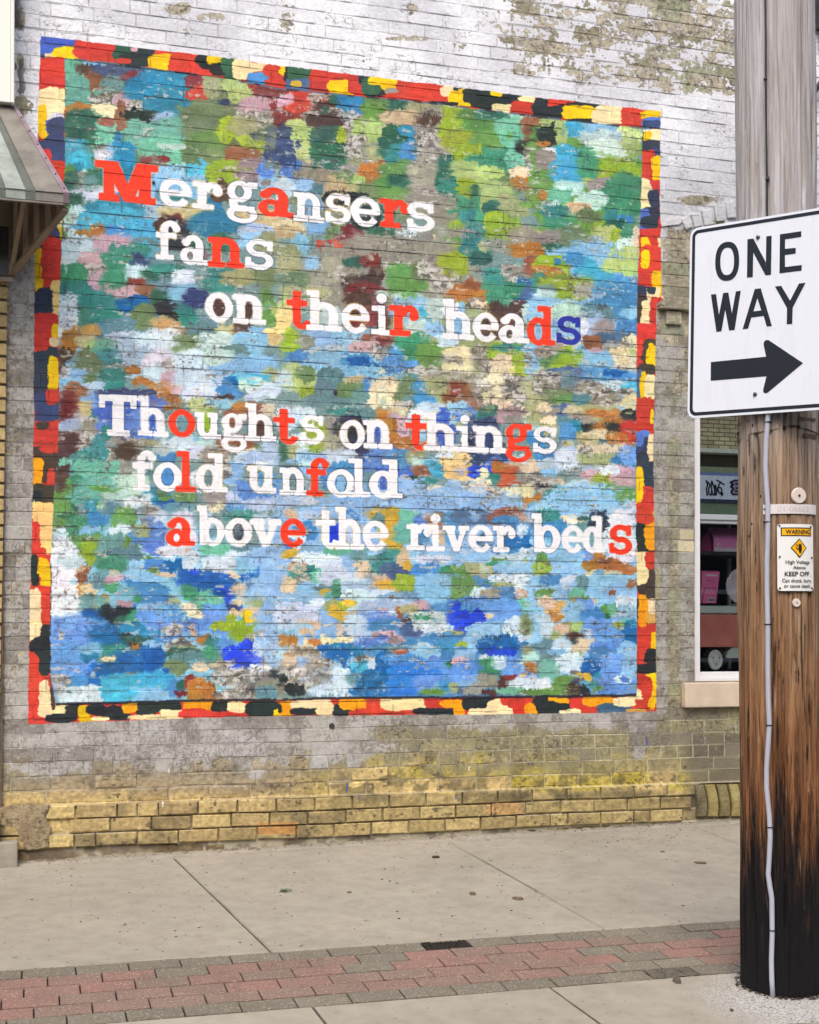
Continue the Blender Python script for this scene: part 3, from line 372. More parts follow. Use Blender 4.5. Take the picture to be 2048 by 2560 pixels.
INT['H'] = """s 800 500 850 520;i 1000 800 600 340;P 60 20 40 30;v 180 60 60 60;i 160 120 70 60;B 320 130 50 70;v 440 150 40 60;i 430 30 60 40;H 640 20 100 40;H 660 110 60 60;H 700 200 50 44;j 600 60 40 40;t 790 30 60 40;t 760 130 60 60;i 870 130 50 60;V 880 60 50 40;! 960 40 80 30;k 980 70 60 40;P 1000 160 30 30;i 1060 50 60 44;I 1190 30 110 50;k 1400 30 110 40;P 1500 60 60 34;i 1390 50 80 20;i 1060 160 40 40;I 1240 170 60 40;i 1500 120 110 50;I 1410 200 80 40;u 1480 200 80 40;i 1400 270 110 30;W 1490 110 40 30;T 1660 50 60 40;T 1690 130 40 60;H 90 240 60 40;H 70 270 60 20;W 100 170 60 40;V 60 190 40 30;s 200 240 90 40;W 230 320 130 60;t 360 230 90 34;j 560 270 130 40;T 680 290 80 50;T 630 350 70 40;I 720 350 90 34;I 700 400 90 30;P 770 280 40 50;H 790 330 40 30;P 500 350 60 50;s 870 280 60 60;s 1000 260 130 34;W 930 290 110 20;i 900 370 90 40;s 880 420 60 40;s 1240 260 110 34;W 1450 300 130 34;W 1600 270 110 60;g 1360 300 60 16;J 1060 350 80 24;E 1180 350 60 40;E 1260 360 60 40;J 1340 320 80 14;g 1600 300 50 34;g 1620 360 60 30;P 1560 280 40 44;P 1600 350 40 40;s 1450 350 100 40;T 120 370 60 40;T 200 370 50 30;P 110 340 60 30;t 260 410 60 50;! 130 430 80 60;! 560 420 60 50;c 50 450 50 60;c 60 510 40 30;s 200 480 80 40;W 330 400 90 60;W 440 470 90 60;j 270 470 60 20;J 350 470 30 60;H 270 500 50 26;O 640 440 80 34;H 660 470 60 40;O 720 500 34 20;l 780 430 50 40;l 740 440 40 40;P 620 400 50 20;v 470 450 80 24;W 600 510 90 34;s 700 540 110 34;g 1110 420 90 50;g 1130 480 110 40;g 1080 510 60 24;g 1090 350 60 24;s 990 440 60 50;s 950 500 90 50;W 1260 500 70 30;J 1370 430 110 20;W 1400 410 100 20;E 1380 450 80 14;W 1560 450 110 60;z 1300 510 60 30;P 1500 500 60 34;g 1610 505 60 24;S 1660 470 60 20;P 1700 560 60 50;t 1510 580 40 40;s 120 570 140 60;W 110 630 130 60;W 500 560 90 50;W 520 610 60 40;E 330 580 80 34;H 350 610 70 44;H 400 640 70 34;l 410 570 50 20;E 400 690 60 30;P 460 640 40 40;P 160 700 110 34;P 340 720 60 40;v 580 620 90 60;p 640 630 40 30;v 740 590 80 40;p 870 570 40 24;i 830 640 60 30;k 740 620 34 34;q 730 590 20 16;E 800 600 60 30;x 790 680 60 24;V 590 690 120 60;i 650 720 110 50;v 470 700 60 60;v 540 780 110 40;h 620 770 60 30;I 810 720 60 40;f 920 650 110 30;f 930 700 90 30;J 880 650 70 14;W 980 720 110 24;E 1060 745 60 14;i 1180 580 70 34;S 1350 590 110 50;S 1430 630 60 60;S 1340 660 80 60;V 1200 540 60 20;B 1100 650 60 34;B 1150 700 60 30;B 1220 680 46 60;B 1230 740 26 34;s 1300 740 110 50;s 1190 780 60 60;W 1460 720 60 60;P 1290 640 30 16;t 1580 630 60 30;J 1540 640 40 24;q 1690 630 60 34;q 1700 680 40 34;c 1660 580 50 34;e 1520 700 60 60;s 150 760 60 14;s 90 720 90 30;q 50 790 70 34;q 210 810 60 20;c 340 790 110 36;c 150 850 110 40;q 90 880 90 20;! 150 860 110 40;! 200 900 60 30;P 240 930 60 30;P 50 930 60 40;v 40 700 60 20;p 420 830 50 20;p 390 850 50 16;P 170 740 60 20;V 540 830 80 50;p 700 780 60 24;h 700 790 50 20;i 600 860 100 30;j 720 860 60 30;K 740 860 50 20;K 770 895 34 24;i 840 810 60 34;i 960 800 110 44;i 1020 830 80 24;W 880 830 60 20;s 910 870 80 40;s 1140 860 60 50;l 1120 815 34 10;u 1340 830 110 50;B 1360 870 90 36;u 1390 800 60 30;W 1260 890 30 20;c 1570 780 50 30;f 1640 810 60 40;E 1550 850 60 40;H 1570 850 34 20;t 1660 910 60 60;f 1540 920 60 30;A 400 860 100 40;A 380 900 60 40;u 370 920 80 60;u 440 970 60 40;s 480 930 60 24;P 560 930 60 30;! 520 920 60 30;a 510 960 60 34;W 590 970 40 40;s 350 960 30 34;u 650 940 60 60;U 800 940 110 40;U 870 960 80 30;S 950 950 110 40;i 740 900 110 20;J 1050 940 34 20;G 1070 930 40 14;p 1110 915 50 18;S 1140 970 70 40;J 1280 930 60 34;J 1320 990 110 30;T 1290 1010 80 20;S 1420 960 60 50;W 1350 930 40 34;q 1550 960 50 34;k 1500 975 30 16;S 1490 1010 50 20;t 1680 970 60 40;! 60 1000 80 60;d 20 1040 30 40;! 160 1000 90 60;! 270 960 60 60;! 90 1080 120 40;d 90 1090 60 30;! 270 1050 60 50;W 370 1010 50 40;W 430 1050 60 24;W 330 1100 130 34;j 470 1030 60 24;p 500 1020 30 14;i 540 1050 70 40;u 600 1060 110 60;u 560 1110 130 24;U 830 1010 130 44;U 800 1060 130 40;U 760 1110 110 20;S 930 1060 90 50;s 1000 1080 60 30;g 940 1110 90 20;i 1040 1060 60 30;E 1080 1080 30 40;E 1100 1030 34 20;S 1130 1020 80 30;I 1180 1100 70 30;s 1180 1050 60 24;x 1400 1040 60 34;m 1420 1020 50 14;x 1380 1060 40 24;z 1280 1040 60 34;z 1200 1090 60 24;x 1300 1110 60 20;W 1540 1060 130 30;t 1420 1100 80 20;g 1560 1110 110 20;g 1680 1080 60 34;g 1700 1040 40 40;c 1500 1010 30 10"""
INT['I'] = """s 300 500 320 520;N 480 150 40 60;i 100 90 80 60;j 300 130 80 70;T 60 20 60 30;c 220 40 80 20;w 490 60 60 60;w 560 40 40 40;w 500 170 110 80;w 500 280 90 34;N 370 60 60 60;G 300 40 60 14;q 340 280 60 40;q 330 330 60 30;q 440 320 90 40;q 540 350 60 34;k 400 300 60 20;P 400 375 130 14;s 150 290 100 24;s 120 350 120 30;g 20 290 30 34;l 20 350 50 30;S 300 240 30 50;i 90 420 80 24;W 200 420 60 24;g 40 500 60 26;s 200 480 90 40;s 420 420 110 34;j 270 440 34 44;s 480 480 100 40;k 450 495 26 16;t 240 520 50 34;g 280 530 34 24;P 330 550 40 20;E 230 540 40 20;k 570 440 30 30;W 540 560 60 40;O 90 600 60 34;O 130 570 50 24;q 90 650 50 34;q 130 640 40 24;c 40 550 50 30;P 60 570 60 30;S 280 590 60 44;i 330 640 110 34;s 200 640 50 50;G 430 620 34 60;g 410 600 34 20;s 520 640 70 50;t 460 600 30 30;E 190 710 60 34;L 240 720 50 44;S 380 700 90 40;S 330 740 60 34;W 300 740 20 20;l 490 715 40 24;t 540 700 30 24;A 570 720 40 40;u 560 780 60 60;u 510 820 70 34;P 130 720 60 34;E 90 760 70 30;W 40 700 40 60;x 220 770 60 30;d 240 810 40 24;c 290 820 70 50;c 240 840 60 24;j 60 850 60 60;W 140 830 50 40;s 110 880 60 30;S 420 780 80 50;S 420 860 110 50;s 550 880 60 60;i 370 870 60 30;E 220 880 50 20;j 80 940 80 50;t 60 980 60 60;W 190 930 70 50;u 320 950 60 44;u 350 1000 60 30;A 390 1020 50 34;S 470 950 90 60;S 500 1020 90 50;s 560 950 40 60;W 520 1030 40 20;h 220 990 40 14;g 160 1040 70 34;H 280 1020 60 34;E 300 1060 40 20;n 240 1060 50 30;a 300 1070 50 24;S 380 1070 60 34;g 110 1100 110 36;d 250 1110 60 34;x 210 1090 40 40;g 370 1100 50 26;S 480 1110 110 26;W 30 1060 40 30;T 340 1060 20 20"""
BRD = {}
BRD['A'] = """r 900 340 600 60;r 2000 420 900 60;n 290 290 50 60;b 350 262 108 40;b 300 300 60 34;c 310 340 30 14;y 460 325 122 34;y 378 380 34 46;r 590 310 120 50;r 640 350 80 34;G 800 340 90 60;d 850 370 110 40;r 760 375 40 16;p 825 305 20 12;d 900 310 50 24;r 1060 350 110 24;y 1000 380 80 44;y 1060 410 60 20;r 1160 390 110 60;r 1230 440 90 30;d 1250 370 44 30;d 1290 400 60 30;y 1335 375 58 30;d 1380 430 80 40;G 1410 400 44 50;G 1430 460 40 30;c 1500 420 60 60;c 1600 410 110 24;i 1600 480 60 34;r 1675 430 46 34;r 1690 500 50 10;r 320 420 80 70;r 320 530 90 44;c 330 610 90 60;c 330 680 60 60;c 290 600 50 34;y 260 740 26 90;y 275 810 36 50;w 350 720 40 24;b 340 780 50 50;n 350 810 50 80;n 340 900 60 60;n 270 890 50 20;n 340 970 60 30;r 290 960 20 40;r 345 1010 50 24;r 350 1080 44 50;r 290 1200 60 90;c 360 1360 60 60;y 355 1440 30 40;n 300 1440 60 60;n 260 1490 60 50;r 320 1530 60 60;y 235 1570 20 20"""
BRD['B'] = """y 40 425 44 34;d 90 450 60 60;G 120 450 70 44;I 130 520 90 34;H 100 515 34 18;r 300 470 110 44;r 360 530 160 50;y 370 535 62 40;y 420 560 30 24;r 470 530 50 40;d 520 490 40 30;d 580 550 70 40;G 560 530 60 50;y 640 500 90 24;y 670 530 44 24;z 690 560 40 14;r 800 540 70 60;r 900 570 110 60;r 1000 600 60 34;c 1050 560 60 30;d 1100 550 30 12;y 1135 600 80 50;d 1250 590 110 44;d 1320 620 130 50;d 1000 640 90 12;y 1335 580 30 14;c 1370 670 60 30;d 1430 600 60 34;c 1525 620 44 34;r 1505 670 76 40;d 1570 655 20 12;d 1640 640 70 50;d 1660 690 60 34;r 1710 635 30 24"""
BRD['C'] = """d 60 660 90 60;r 120 630 60 34;r 150 665 40 24;d 280 650 100 20;d 60 690 90 40;y 250 695 96 40;d 250 740 100 10;c 450 670 90 20;c 420 720 90 40;c 490 720 50 40;r 570 700 60 60;r 580 740 60 44;y 690 705 60 34;V 700 760 60 36;n 670 765 30 20;n 720 765 26 18;d 645 830 12 50;w 700 800 60 10;c 710 840 40 36;y 668 836 18 28;N 690 900 60 34;n 720 940 34 24;r 660 970 50 40;r 670 1050 40 50;y 725 1040 26 70;r 700 1140 60 34;c 650 1130 30 34;c 660 1200 36 60;c 650 1280 34 34;N 710 1240 30 70;N 690 1320 50 50;V 650 1350 30 60;N 680 1370 50 30;r 700 1440 60 30;r 720 1500 44 60;y 660 1530 26 60;c 745 1500 12 34;r 720 1560 40 40;r 640 1440 20 20"""
BRD['D'] = """y 240 100 30 130;r 320 60 60 120;r 300 160 40 60;C 345 270 36 110;C 350 200 26 40;N 265 290 56 76;r 290 430 80 70;r 260 530 60 60;y 340 460 18 40;c 332 530 26 26;r 250 600 50 40;N 250 680 44 90;N 320 600 34 40;N 250 830 40 120;y 328 730 32 100;n 260 930 50 80;n 330 960 50 50;r 332 870 38 44;n 270 1020 60 16;r 290 1100 90 70;D 265 1050 40 24;D 270 1200 70 24;D 300 1300 80 90;r 320 1180 60 34;o 230 1310 34 60;o 225 1390 30 60;r 322 1375 26 60;D 290 1460 90 50;d 230 1490 34 44;C 270 1560 60 44"""
BRD['F'] = """r 690 60 70 110;y 655 20 26 50;r 640 150 40 50;y 735 170 34 70;N 635 230 30 40;c 700 230 40 34;N 690 210 24 20;D 625 330 24 90;c 670 330 36 60;c 660 400 30 34;r 710 350 24 90;r 650 480 70 60;r 620 590 26 70;D 680 600 44 80;y 700 630 36 80;D 660 700 50 30;I 620 790 22 80;y 640 800 18 80;c 685 810 34 70;r 650 920 60 44;r 640 1000 60 60;r 650 1060 60 34;y 698 990 10 40;V 650 1120 30 40;n 640 1200 40 80;c 690 1180 20 80;V 620 1130 20 40;N 640 1260 40 50;N 680 1350 44 70;y 620 1420 26 110;r 680 1480 40 60;r 650 1560 60 30"""
BRD['G'] = """C 270 80 60 110;C 290 210 34 40;r 218 150 26 90;r 240 250 44 24;d 212 360 26 90;y 275 350 36 60;y 280 430 30 44;r 270 500 40 40;r 270 620 36 80;c 215 600 36 110;c 215 730 40 60;d 280 750 30 50;d 250 820 60 50;d 270 920 40 80;r 200 950 34 80;r 210 1100 44 110;r 210 1220 60 60;c 275 1140 34 90;c 290 1220 60 40;c 370 1220 60 36;x 325 1150 14 60;r 240 1290 70 24;d 460 1220 50 34;d 380 1270 90 24;y 520 1230 34 34;y 530 1280 40 20;d 660 1220 120 34;d 720 1260 80 20;c 620 1275 50 12;o 810 1200 50 36;d 980 1200 120 34;d 900 1240 60 16;c 1000 1265 200 14;c 1060 1240 60 20;o 1220 1190 90 44;r 1190 1235 70 24;r 1320 1250 200 24;d 1360 1195 60 30;c 1460 1200 54 34;d 1620 1210 100 46;y 1720 1240 34 26"""
BRD['H'] = """o 40 1210 40 50;d 0 1210 12 24;c 200 1190 120 34;d 160 1230 90 20;c 300 1230 70 34;d 400 1220 60 44;o 460 1180 80 34;o 480 1200 50 20;r 585 1170 44 40;r 620 1240 180 24;r 600 1210 60 24;c 760 1180 130 40;d 950 1230 120 20;r 940 1175 50 24;o 1060 1180 70 24;o 1100 1220 36 34;d 1220 1180 90 40;c 1300 1230 130 24;c 1340 1190 60 30;r 1480 1170 110 34;r 1490 1220 50 34;d 1650 1200 80 60;o 1550 1215 40 30;y 1700 1160 44 24"""
BRD['I'] = """d 40 1190 60 50;o 120 1165 60 24;d 120 1200 90 26;r 260 1180 60 40;r 310 1220 60 24;c 190 1230 60 14;o 370 1165 90 30;I 460 1210 90 34;c 550 1170 84 30;r 640 1160 40 60;r 660 1210 70 30;O 600 1225 60 14;c 620 1110 26 40;y 700 1120 24 90;y 695 1000 34 60;r 640 1050 50 44;r 660 1100 30 50;d 660 960 60 30;r 650 800 60 50;r 640 880 34 50;y 705 800 16 60;d 690 890 34 40;r 670 710 60 30;O 690 600 30 80;c 695 560 24 60;o 637 590 30 80;o 635 650 24 50;D 660 450 60 60;D 680 380 40 50;D 690 510 34 24;c 630 350 36 90;c 640 250 34 70;r 685 300 28 50;d 660 200 50 40;d 625 110 34 70;d 650 170 40 40;o 690 110 34 110;o 695 170 24 60;r 640 20 60 50;d 606 600 5 60;x 604 1010 4 60"""
def parse(d):
    for t, s in d.items():
        ox, oy = TILE[t]
        for q in s.replace('\n', '').split(';'):
            c, x, y, rx, ry = q.split(); yield c, ox+float(x)/2.4643, oy+float(y)/2.4643, float(rx)/2.4643, float(ry)/2.4643
# texel window of a photo rectangle
def window(x, y, rx, ry):
    g = 1.35; P = [on_y(x+a*rx*g, y+b*ry*g) for a in (-1, 1) for b in (-1, 1)]
    k0 = int((min(p[0] for p in P)-U0)*PPM)-6; k1 = int((max(p[0] for p in P)-U0)*PPM)+7
    i0 = int((min(p[2] for p in P)-Z0)*PPM)-6; i1 = int((max(p[2] for p in P)-Z0)*PPM)+7
    return slice(max(i0, 0), max(min(i1, TH), 0)), slice(max(k0, 0), max(min(k1, TW), 0))
mural = np.zeros((TH, TW, 3), np.float32) + C3((120, 150, 150))
worn = lerp(full((142, 136, 122)), full((208, 205, 200)), sst(0.44, 0.56, 0.5*N_fine+0.5*N_s2))
worn = lerp(worn, full((76, 70, 66)), 0.8*sst(0.60, 0.66, fbm(5, 9, 71, 2)))
rs = np.random.RandomState(5)
def dab(dst, c, x, y, rx, ry, rough=0.5, soft=0.10, pw=2.6, var=1.0):
    w = window(x, y, rx, ry)
    if w[0].stop <= w[0].start or w[1].stop <= w[1].start: return
    wv = rs.uniform(0.8, 1.6); o1 = rs.randint(0, 60); o2 = rs.randint(0, 60); vert = rs.rand() < 0.35
    def rl(A): return np.roll(A[w], (o1, o2), (0, 1))
    st = rl(N_vst if vert else N_str); md = rl(N_mid); fn = rl(N_fine); s2 = rl(N_s2)
    e_ = min(1.0, 0.35+min(rx, ry)/30); dx = (PX[w]-x + e_*(wv*11*(N_w1[w]-0.5) + 6*(s2-0.5)))/rx; dy = (PY[w]-y + e_*(wv*11*(N_w2[w]-0.5) + (9 if vert else 5)*(st-0.5)))/ry
    r = (np.abs(dx)**pw + np.abs(dy)**pw)
    v = 1.0 - r + rough*((st-0.5)*1.0+(md-0.5)*1.7+(fn-0.5)*1.1+(s2-0.5)*0.7)
    a = sst(-soft, soft, v)
    if c == '!':
        col = worn[w]; a = a*sst(0.40, 0.50, fn*0.5+st*0.5 + 0.12)*0.9
    else:
        base = C3(PAL[c]); base = np.clip(base*(1+var*rs.uniform(-0.07, 0.07)) + var*rs.uniform(-0.025, 0.025, 3), 0, 1)
        tint = (1+var*(0.26*(st-0.5)+0.16*(s2-0.5)))[..., None]; col = np.clip(base*tint + var*(md-0.5)[..., None]*0.10, 0, 1)
        a = a*(1-0.6*sst(0.60, 0.76, st)*sst(0.42, 0.6, md)*(rough > 0.3))
    dst[w] = dst[w]*(1-a[..., None]) + col*a[..., None]
PALB = dict(PAL)
PAL.update(g=(98, 144, 76), G=(46, 100, 82), T=(58, 134, 128), J=(66, 144, 112), u=(26, 98, 168), p=(200, 166, 176), P=(212, 190, 158), c=(232, 216, 178), C=(238, 208, 146), Q=(196, 180, 136), O=(208, 164, 98), k=(140, 92, 66), h=(136, 122, 126), K=(190, 92, 58), x=(80, 58, 50), v=(172, 198, 224), V=(90, 132, 206), W=(204, 224, 240), f=(190, 218, 210), w=(228, 234, 246), L=(174, 198, 122), q=(178, 118, 56))
for q in parse(INT): 
    c, x, y, rx, ry = q
    if y > 1400: kf = 0.84 if c in 'qPckKOEgGJeHhmx!' else 1.06
    elif y < 700 and c in 'GTAJ': kf = 1.12
    else: kf = 1.0
    rx *= kf; ry *= kf
    dab(mural, c, x, y, rx*1.08, ry*1.20, rs.uniform(0.3, 0.6), (0.05, 0.08, 0.16, 0.34)[rs.randint(0, 4)])
# dabs of neighbouring colour that break up the big areas
for k in range(240):
    x = rs.uniform(150, 1600); y = rs.uniform(170, 1745); P = on_y(x+rs.uniform(-34, 34), y+rs.uniform(-20, 20))
    i, j = int((P[2]-Z0)*PPM), int((P[0]-U0)*PPM); w = window(x, y, 18, 9)
    i = min(max(i, 0), TH-1); j = min(max(j, 0), TW-1); col = mural[i, j].copy()*rs.uniform(0.93, 1.10); PAL['_'] = tuple(np.clip(col*255, 0, 255)); dab(mural, '_', x, y, rs.uniform(6, 18), rs.uniform(5, 13), 0.6, 0.12)
def blur(A, ry_, rx_):
    for ax, r in ((0, ry_), (1, rx_)):
        c = np.cumsum(np.pad(A, [(r+1, r) if k == ax else (0, 0) for k in range(3)], mode='edge'), axis=ax, dtype=np.float64)
        n = A.shape[ax]; A = ((np.take(c, range(2*r+1, 2*r+1+n), ax)-np.take(c, range(0, n), ax))/(2*r+1)).astype(np.float32)
    return A
mural = lerp(mural, blur(mural, 3, 8), 0.62*sst(0.50, 0.64, fbm(46, 60, 101)+0.35*(N_str-0.5)+0.2*(N_fine-0.5)))
# bristle drag: every edge is feathered along the stroke it was pulled in
hz = sst(0.42, 0.58, fbm(50, 70, 131)); fx_ = fbm(2.4, 9, 133, 2)-0.5; fy_ = fbm(9, 2.4, 137, 2)-0.5; fa_ = fbm(12, 12, 141)-0.5; fb_ = fbm(12, 12, 143)-0.5
ox_ = (15*fx_*hz + 4*fy_*(1-hz) + 14*fa_).astype(int); oy_ = (12*fy_*(1-hz) + 3*fx_*hz + 12*fb_).astype(int)
mural = mural[np.clip(np.arange(TH)[:, None]+oy_, 0, TH-1), np.clip(np.arange(TW)[None, :]+ox_, 0, TW-1)]
mural = np.clip(mural*(1 + 0.20*(fx_*hz+fy_*(1-hz)))[..., None], 0, 1)
mural = lerp(mural, full((206, 212, 214)), 0.0+0.12*sst(0.55, 0.75, 0.6*N_str+0.4*N_mid))
PAL.update(PALB)
border = np.zeros((TH, TW, 3), np.float32) + C3(PAL['r'])
for q in parse(BRD):
    c, x, y, rx, ry = q; dab(border, c, x, y, rx*1.10, ry*1.10, 0.22, 0.05, 3.4, 0.7)

# lettering: slab serif glyphs, x-height 1, baseline 0
def Rr(x0, y0, x1, y1): return lambda X, Y: (X > x0) & (X < x1) & (Y > y0) & (Y < y1)
def El(cx, cy, rx, ry): return lambda X, Y: ((X-cx)/rx)**2+((Y-cy)/ry)**2 < 1
def Ri(cx, cy, rx, ry, wx, wy, a0=0, a1=360):
    def f(X, Y):
        o = ((X-cx)/rx)**2+((Y-cy)/ry)**2 < 1; i = ((X-cx)/(rx-wx))**2+((Y-cy)/(ry-wy))**2 < 1
        an = np.degrees(np.arctan2((Y-cy)/ry, (X-cx)/rx)) % 360
        lo = a0 % 360; sp = a1-a0
        return o & ~i & (((an-lo) % 360) <= sp)
    return f
def Po(pts):
    def f(X, Y):
        m = np.zeros(X.shape, bool); n = len(pts)
        for i in range(n):
            (xa, ya), (xb, yb) = pts[i], pts[(i+1) % n]
            if ya == yb: continue
            m ^= ((ya > Y) != (yb > Y)) & (X < (xb-xa)*(Y-ya)/(yb-ya)+xa)
        return m
    return f
GL = dict(
 o=[Ri(.5, .5, .5, .53, .25, .17)],
 e=[Ri(.5, .5, .5, .53, .24, .17, 5, 322), Rr(.1, .43, .99, .58)],
 n=[Rr(0, .84, .3, 1), Rr(.12, 0, .34, 1), Rr(0, 0, .47, .16), Rr(.64, .0, .87, .62), Rr(.53, 0, 1, .16), Ri(.49, .58, .38, .44, .23, .2, 0, 165)],
 h=[Rr(0, 1.28, .3, 1.44), Rr(.12, 0, .34, 1.44), Rr(0, 0, .47, .16), Rr(.64, .0, .87, .62), Rr(.53, 0, 1, .16), Ri(.49, .58, .38, .44, .23, .2, 0, 165)],
 r=[Rr(0, .84, .42, 1), Rr(.17, 0, .44, 1), Rr(0, 0, .7, .16), Ri(.68, .62, .33, .4, .2, .2, 20, 170), El(.84, .68, .15, .15)],
 s=[Ri(.48, .73, .42, .3, .22, .15, 30, 275), Ri(.5, .28, .46, .31, .22, .15, -155, 92), Rr(.76, .66, .93, 1.0), Rr(.03, 0.02, .2, .36)],
 a=[Rr(.58, .05, .84, .68), Rr(.6, 0, 1.02, .15), Ri(.46, .64, .38, .39, .25, .17, 0, 150), Ri(.36, .28, .36, .31, .23, .14), El(.2, .76, .15, .12)],
 g=[Ri(.42, .66, .38, .38, .22, .14), Rr(.68, .82, .98, 1.02), Ri(.5, -.18, .48, .32, .2, .13), Po([(.1, .36), (.32, .3), (.36, .12), (.9, .12), (.9, -.02), (.12, -.05)])],
 t=[Rr(.26, .22, .56, 1.34), Rr(0, .82, .84, 1.0), Ri(.64, .3, .38, .34, .26, .18, 180, 345)],
 i=[Rr(.02, .84, .6, 1), Rr(.34, 0, .64, 1), Rr(0, 0, 1, .16), El(.5, 1.28, .24, .17)],
 u=[Rr(0, .84, .33, 1), Rr(.1, .38, .33, 1), Ri(.46, .42, .36, .45, .23, .19, 180, 350), Rr(.62, 0, .85, 1), Rr(.5, .84, .85, 1), Rr(.62, 0, 1, .15)],
 f=[Rr(.2, 0, .48, 1.12), Rr(0, 0, .72, .16), Rr(0, .82, .84, 1.0), Ri(.6, 1.08, .4, .38, .28, .18, 35, 180), El(.84, 1.2, .15, .13)],
 l=[Rr(.33, 0, .66, 1.44), Rr(.03, 1.28, .5, 1.44), Rr(0, 0, 1, .16)],
 d=[Rr(.62, 0, .86, 1.44), Rr(.4, 1.28, .75, 1.44), Rr(.7, 0, 1.02, .15), Ri(.41, .49, .41, .52, .24, .17)],
 b=[Rr(.1, 0, .33, 1.44), Rr(0, 1.28, .3, 1.44), Ri(.58, .49, .42, .52, .24, .17)],
 v=[Po([(.08, .95), (.36, .95), (.56, .3), (.7, .95), (.9, .95), (.62, 0), (.42, 0)]), Rr(0, .84, .44, 1), Rr(.6, .84, 1, 1)],
 M=[Rr(.06, 0, .38, .22), Rr(.62, 0, .98, .22), Rr(.14, 0, .3, 1.42), Rr(.72, 0, .9, 1.42), Rr(0, 1.2, .3, 1.42), Rr(.7, 1.2, 1.02, 1.42), Po([(.14, 1.42), (.36, 1.42), (.53, .62), (.68, 1.42), (.86, 1.42), (.6, .03), (.46, .03)])],
 T=[Rr(0, 1.24, 1, 1.44), Rr(0, 1.0, .14, 1.44), Rr(.86, 1.0, 1, 1.44), Rr(.37, 0, .65, 1.44), Rr(.22, 0, .8, .18)])
# glyph, tile, x0, x1, baseline (tile px at glyph centre), x-height, colour
LET = """M A 590 965 1245 170 R;e A 985 1180 1272 166 w;r A 1190 1370 1290 166 w;g A 1395 1590 1290 165 w;a A 1595 1805 1330 168 R;n B 88 270 1362 172 w;s B 278 440 1372 172 w;e B 440 615 1390 170 w;r B 617 795 1400 168 R;s B 782 955 1418 168 w;
f A 962 1110 1600 165 w;a A 1112 1278 1625 168 w;n A 1285 1500 1645 178 R;s A 1508 1690 1655 175 w;
o D 1268 1430 398 165 w;n D 1437 1635 415 170 w;t E 45 190 440 165 R;h E 165 380 458 168 w;e E 382 550 468 168 w;i E 567 690 483 172 w;r E 677 855 490 182 R;h E 1005 1195 510 165 w;e E 1192 1345 520 162 w;a E 1350 1530 532 170 w;d E 1525 1690 545 162 R;s F 107 262 540 162 b2;
T D 612 840 1106 172 w;h D 850 1035 1106 165 w;o D 1042 1200 1108 155 R;u D 1202 1360 1120 152 w;g D 1365 1520 1128 150 w;h D 1512 1700 1138 158 w;t E -38 110 1152 155 R;s E 125 275 1152 165 w;o E 372 520 1184 165 w;n E 517 690 1184 168 w;t E 777 925 1188 155 R;h E 888 1095 1195 158 w;i E 1087 1190 1204 152 w;n E 1190 1390 1210 155 w;g E 1390 1550 1192 150 R;s E 1557 1710 1212 155 w;
f D 822 960 1442 165 w;o D 947 1120 1445 165 w;l D 1087 1205 1450 170 R;d D 1210 1395 1450 162 w;u D 1527 1700 1455 155 w;n E 0 165 1470 160 w;f E 167 300 1475 158 R;o E 292 460 1480 158 w;l E 422 550 1482 160 w;d E 552 750 1486 160 w;
a G 1025 1195 205 165 R;b G 1217 1380 203 165 w;o G 1387 1550 205 160 w;v G 1542 1730 210 160 w;e H 5 158 208 158 R;t H 225 360 218 168 w;h H 345 515 228 180 w;e H 512 665 228 165 w;r H 782 935 232 155 w;i H 907 1012 236 152 w;v H 1007 1165 240 152 w;e H 1167 1310 242 152 w;r H 1317 1450 244 155 w;b H 1552 1727 246 162 w;e I 145 272 244 152 w;d I 274 402 244 150 w;s I 432 575 256 170 R"""
PAL['b2'] = (40, 52, 160); PAL['w'] = (246, 246, 250)
LM = np.zeros((TH, TW), bool)
for q in LET.replace('\n', '').split(';'):
    g, t, x0, x1, yb_, h, c = q.split(); ox, oy = TILE[t]; x0, x1, yb_, h = (float(k)/2.4643 for k in (x0, x1, yb_, h))
    x0 += ox; x1 += ox; yb_ += oy
    w = window((x0+x1)/2, yb_-h*0.45, (x1-x0)/2+6, h*1.25)
    sl = (HY-yb_)/11400.0
    X = (PX[w] + 1.6*(N_w1[w]-0.5)*2 - x0)/(x1-x0); Y = (yb_ + sl*(PX[w]-(x0+x1)/2) - (PY[w] + 1.6*(N_w2[w]-0.5)*2))/h
    def ev(X, Y):
        m = np.zeros(X.shape, bool)
        for f in GL[g]: m |= f(X, Y)
        return m
    ex = 1.5/(x1-x0); ey = 1.4/h
    m = ev(X-ex, Y) | ev(X+ex, Y) | ev(X, Y-ey) | ev(X, Y+ey); ex = 4.0/(x1-x0); ey = 4.0/h
    halo = ev(X-ex, Y) | ev(X+ex, Y) | ev(X, Y-ey) | ev(X, Y+ey)
    hc = [(228, 190, 90), (60, 70, 120), (40, 44, 50), (240, 240, 240)][rs.randint(0, 4)] if c == 'w' else (232, 205, 190)
    hm = (halo & ~m & (N_w1[w] > 0.47)); sub = mural[w]; sub[hm] = sub[hm]*0.45+C3(hc)*0.55
    ink = C3(PAL[c])*(0.955+0.07*N_str[w])[..., None]; sub[m] = np.clip(ink, 0, 1)[m]; mural[w] = sub; LM[w] |= m
mural = lerp(mural, C3((44, 40, 46))*np.ones_like(mural), ((np.abs(XJ-iL) < 2.4) & (N_mid > 0.45) & (PY > 1380)).astype(np.float32)*0.85)
lum_ = lambda A: A.min(-1)
art = np.where(m_brd[..., None], border, mural)
ln = (m_out & ((np.abs(YJ-iT) < 2.6) & (XJ > iL)) & (N_mid > 0.40)).astype(np.float32)
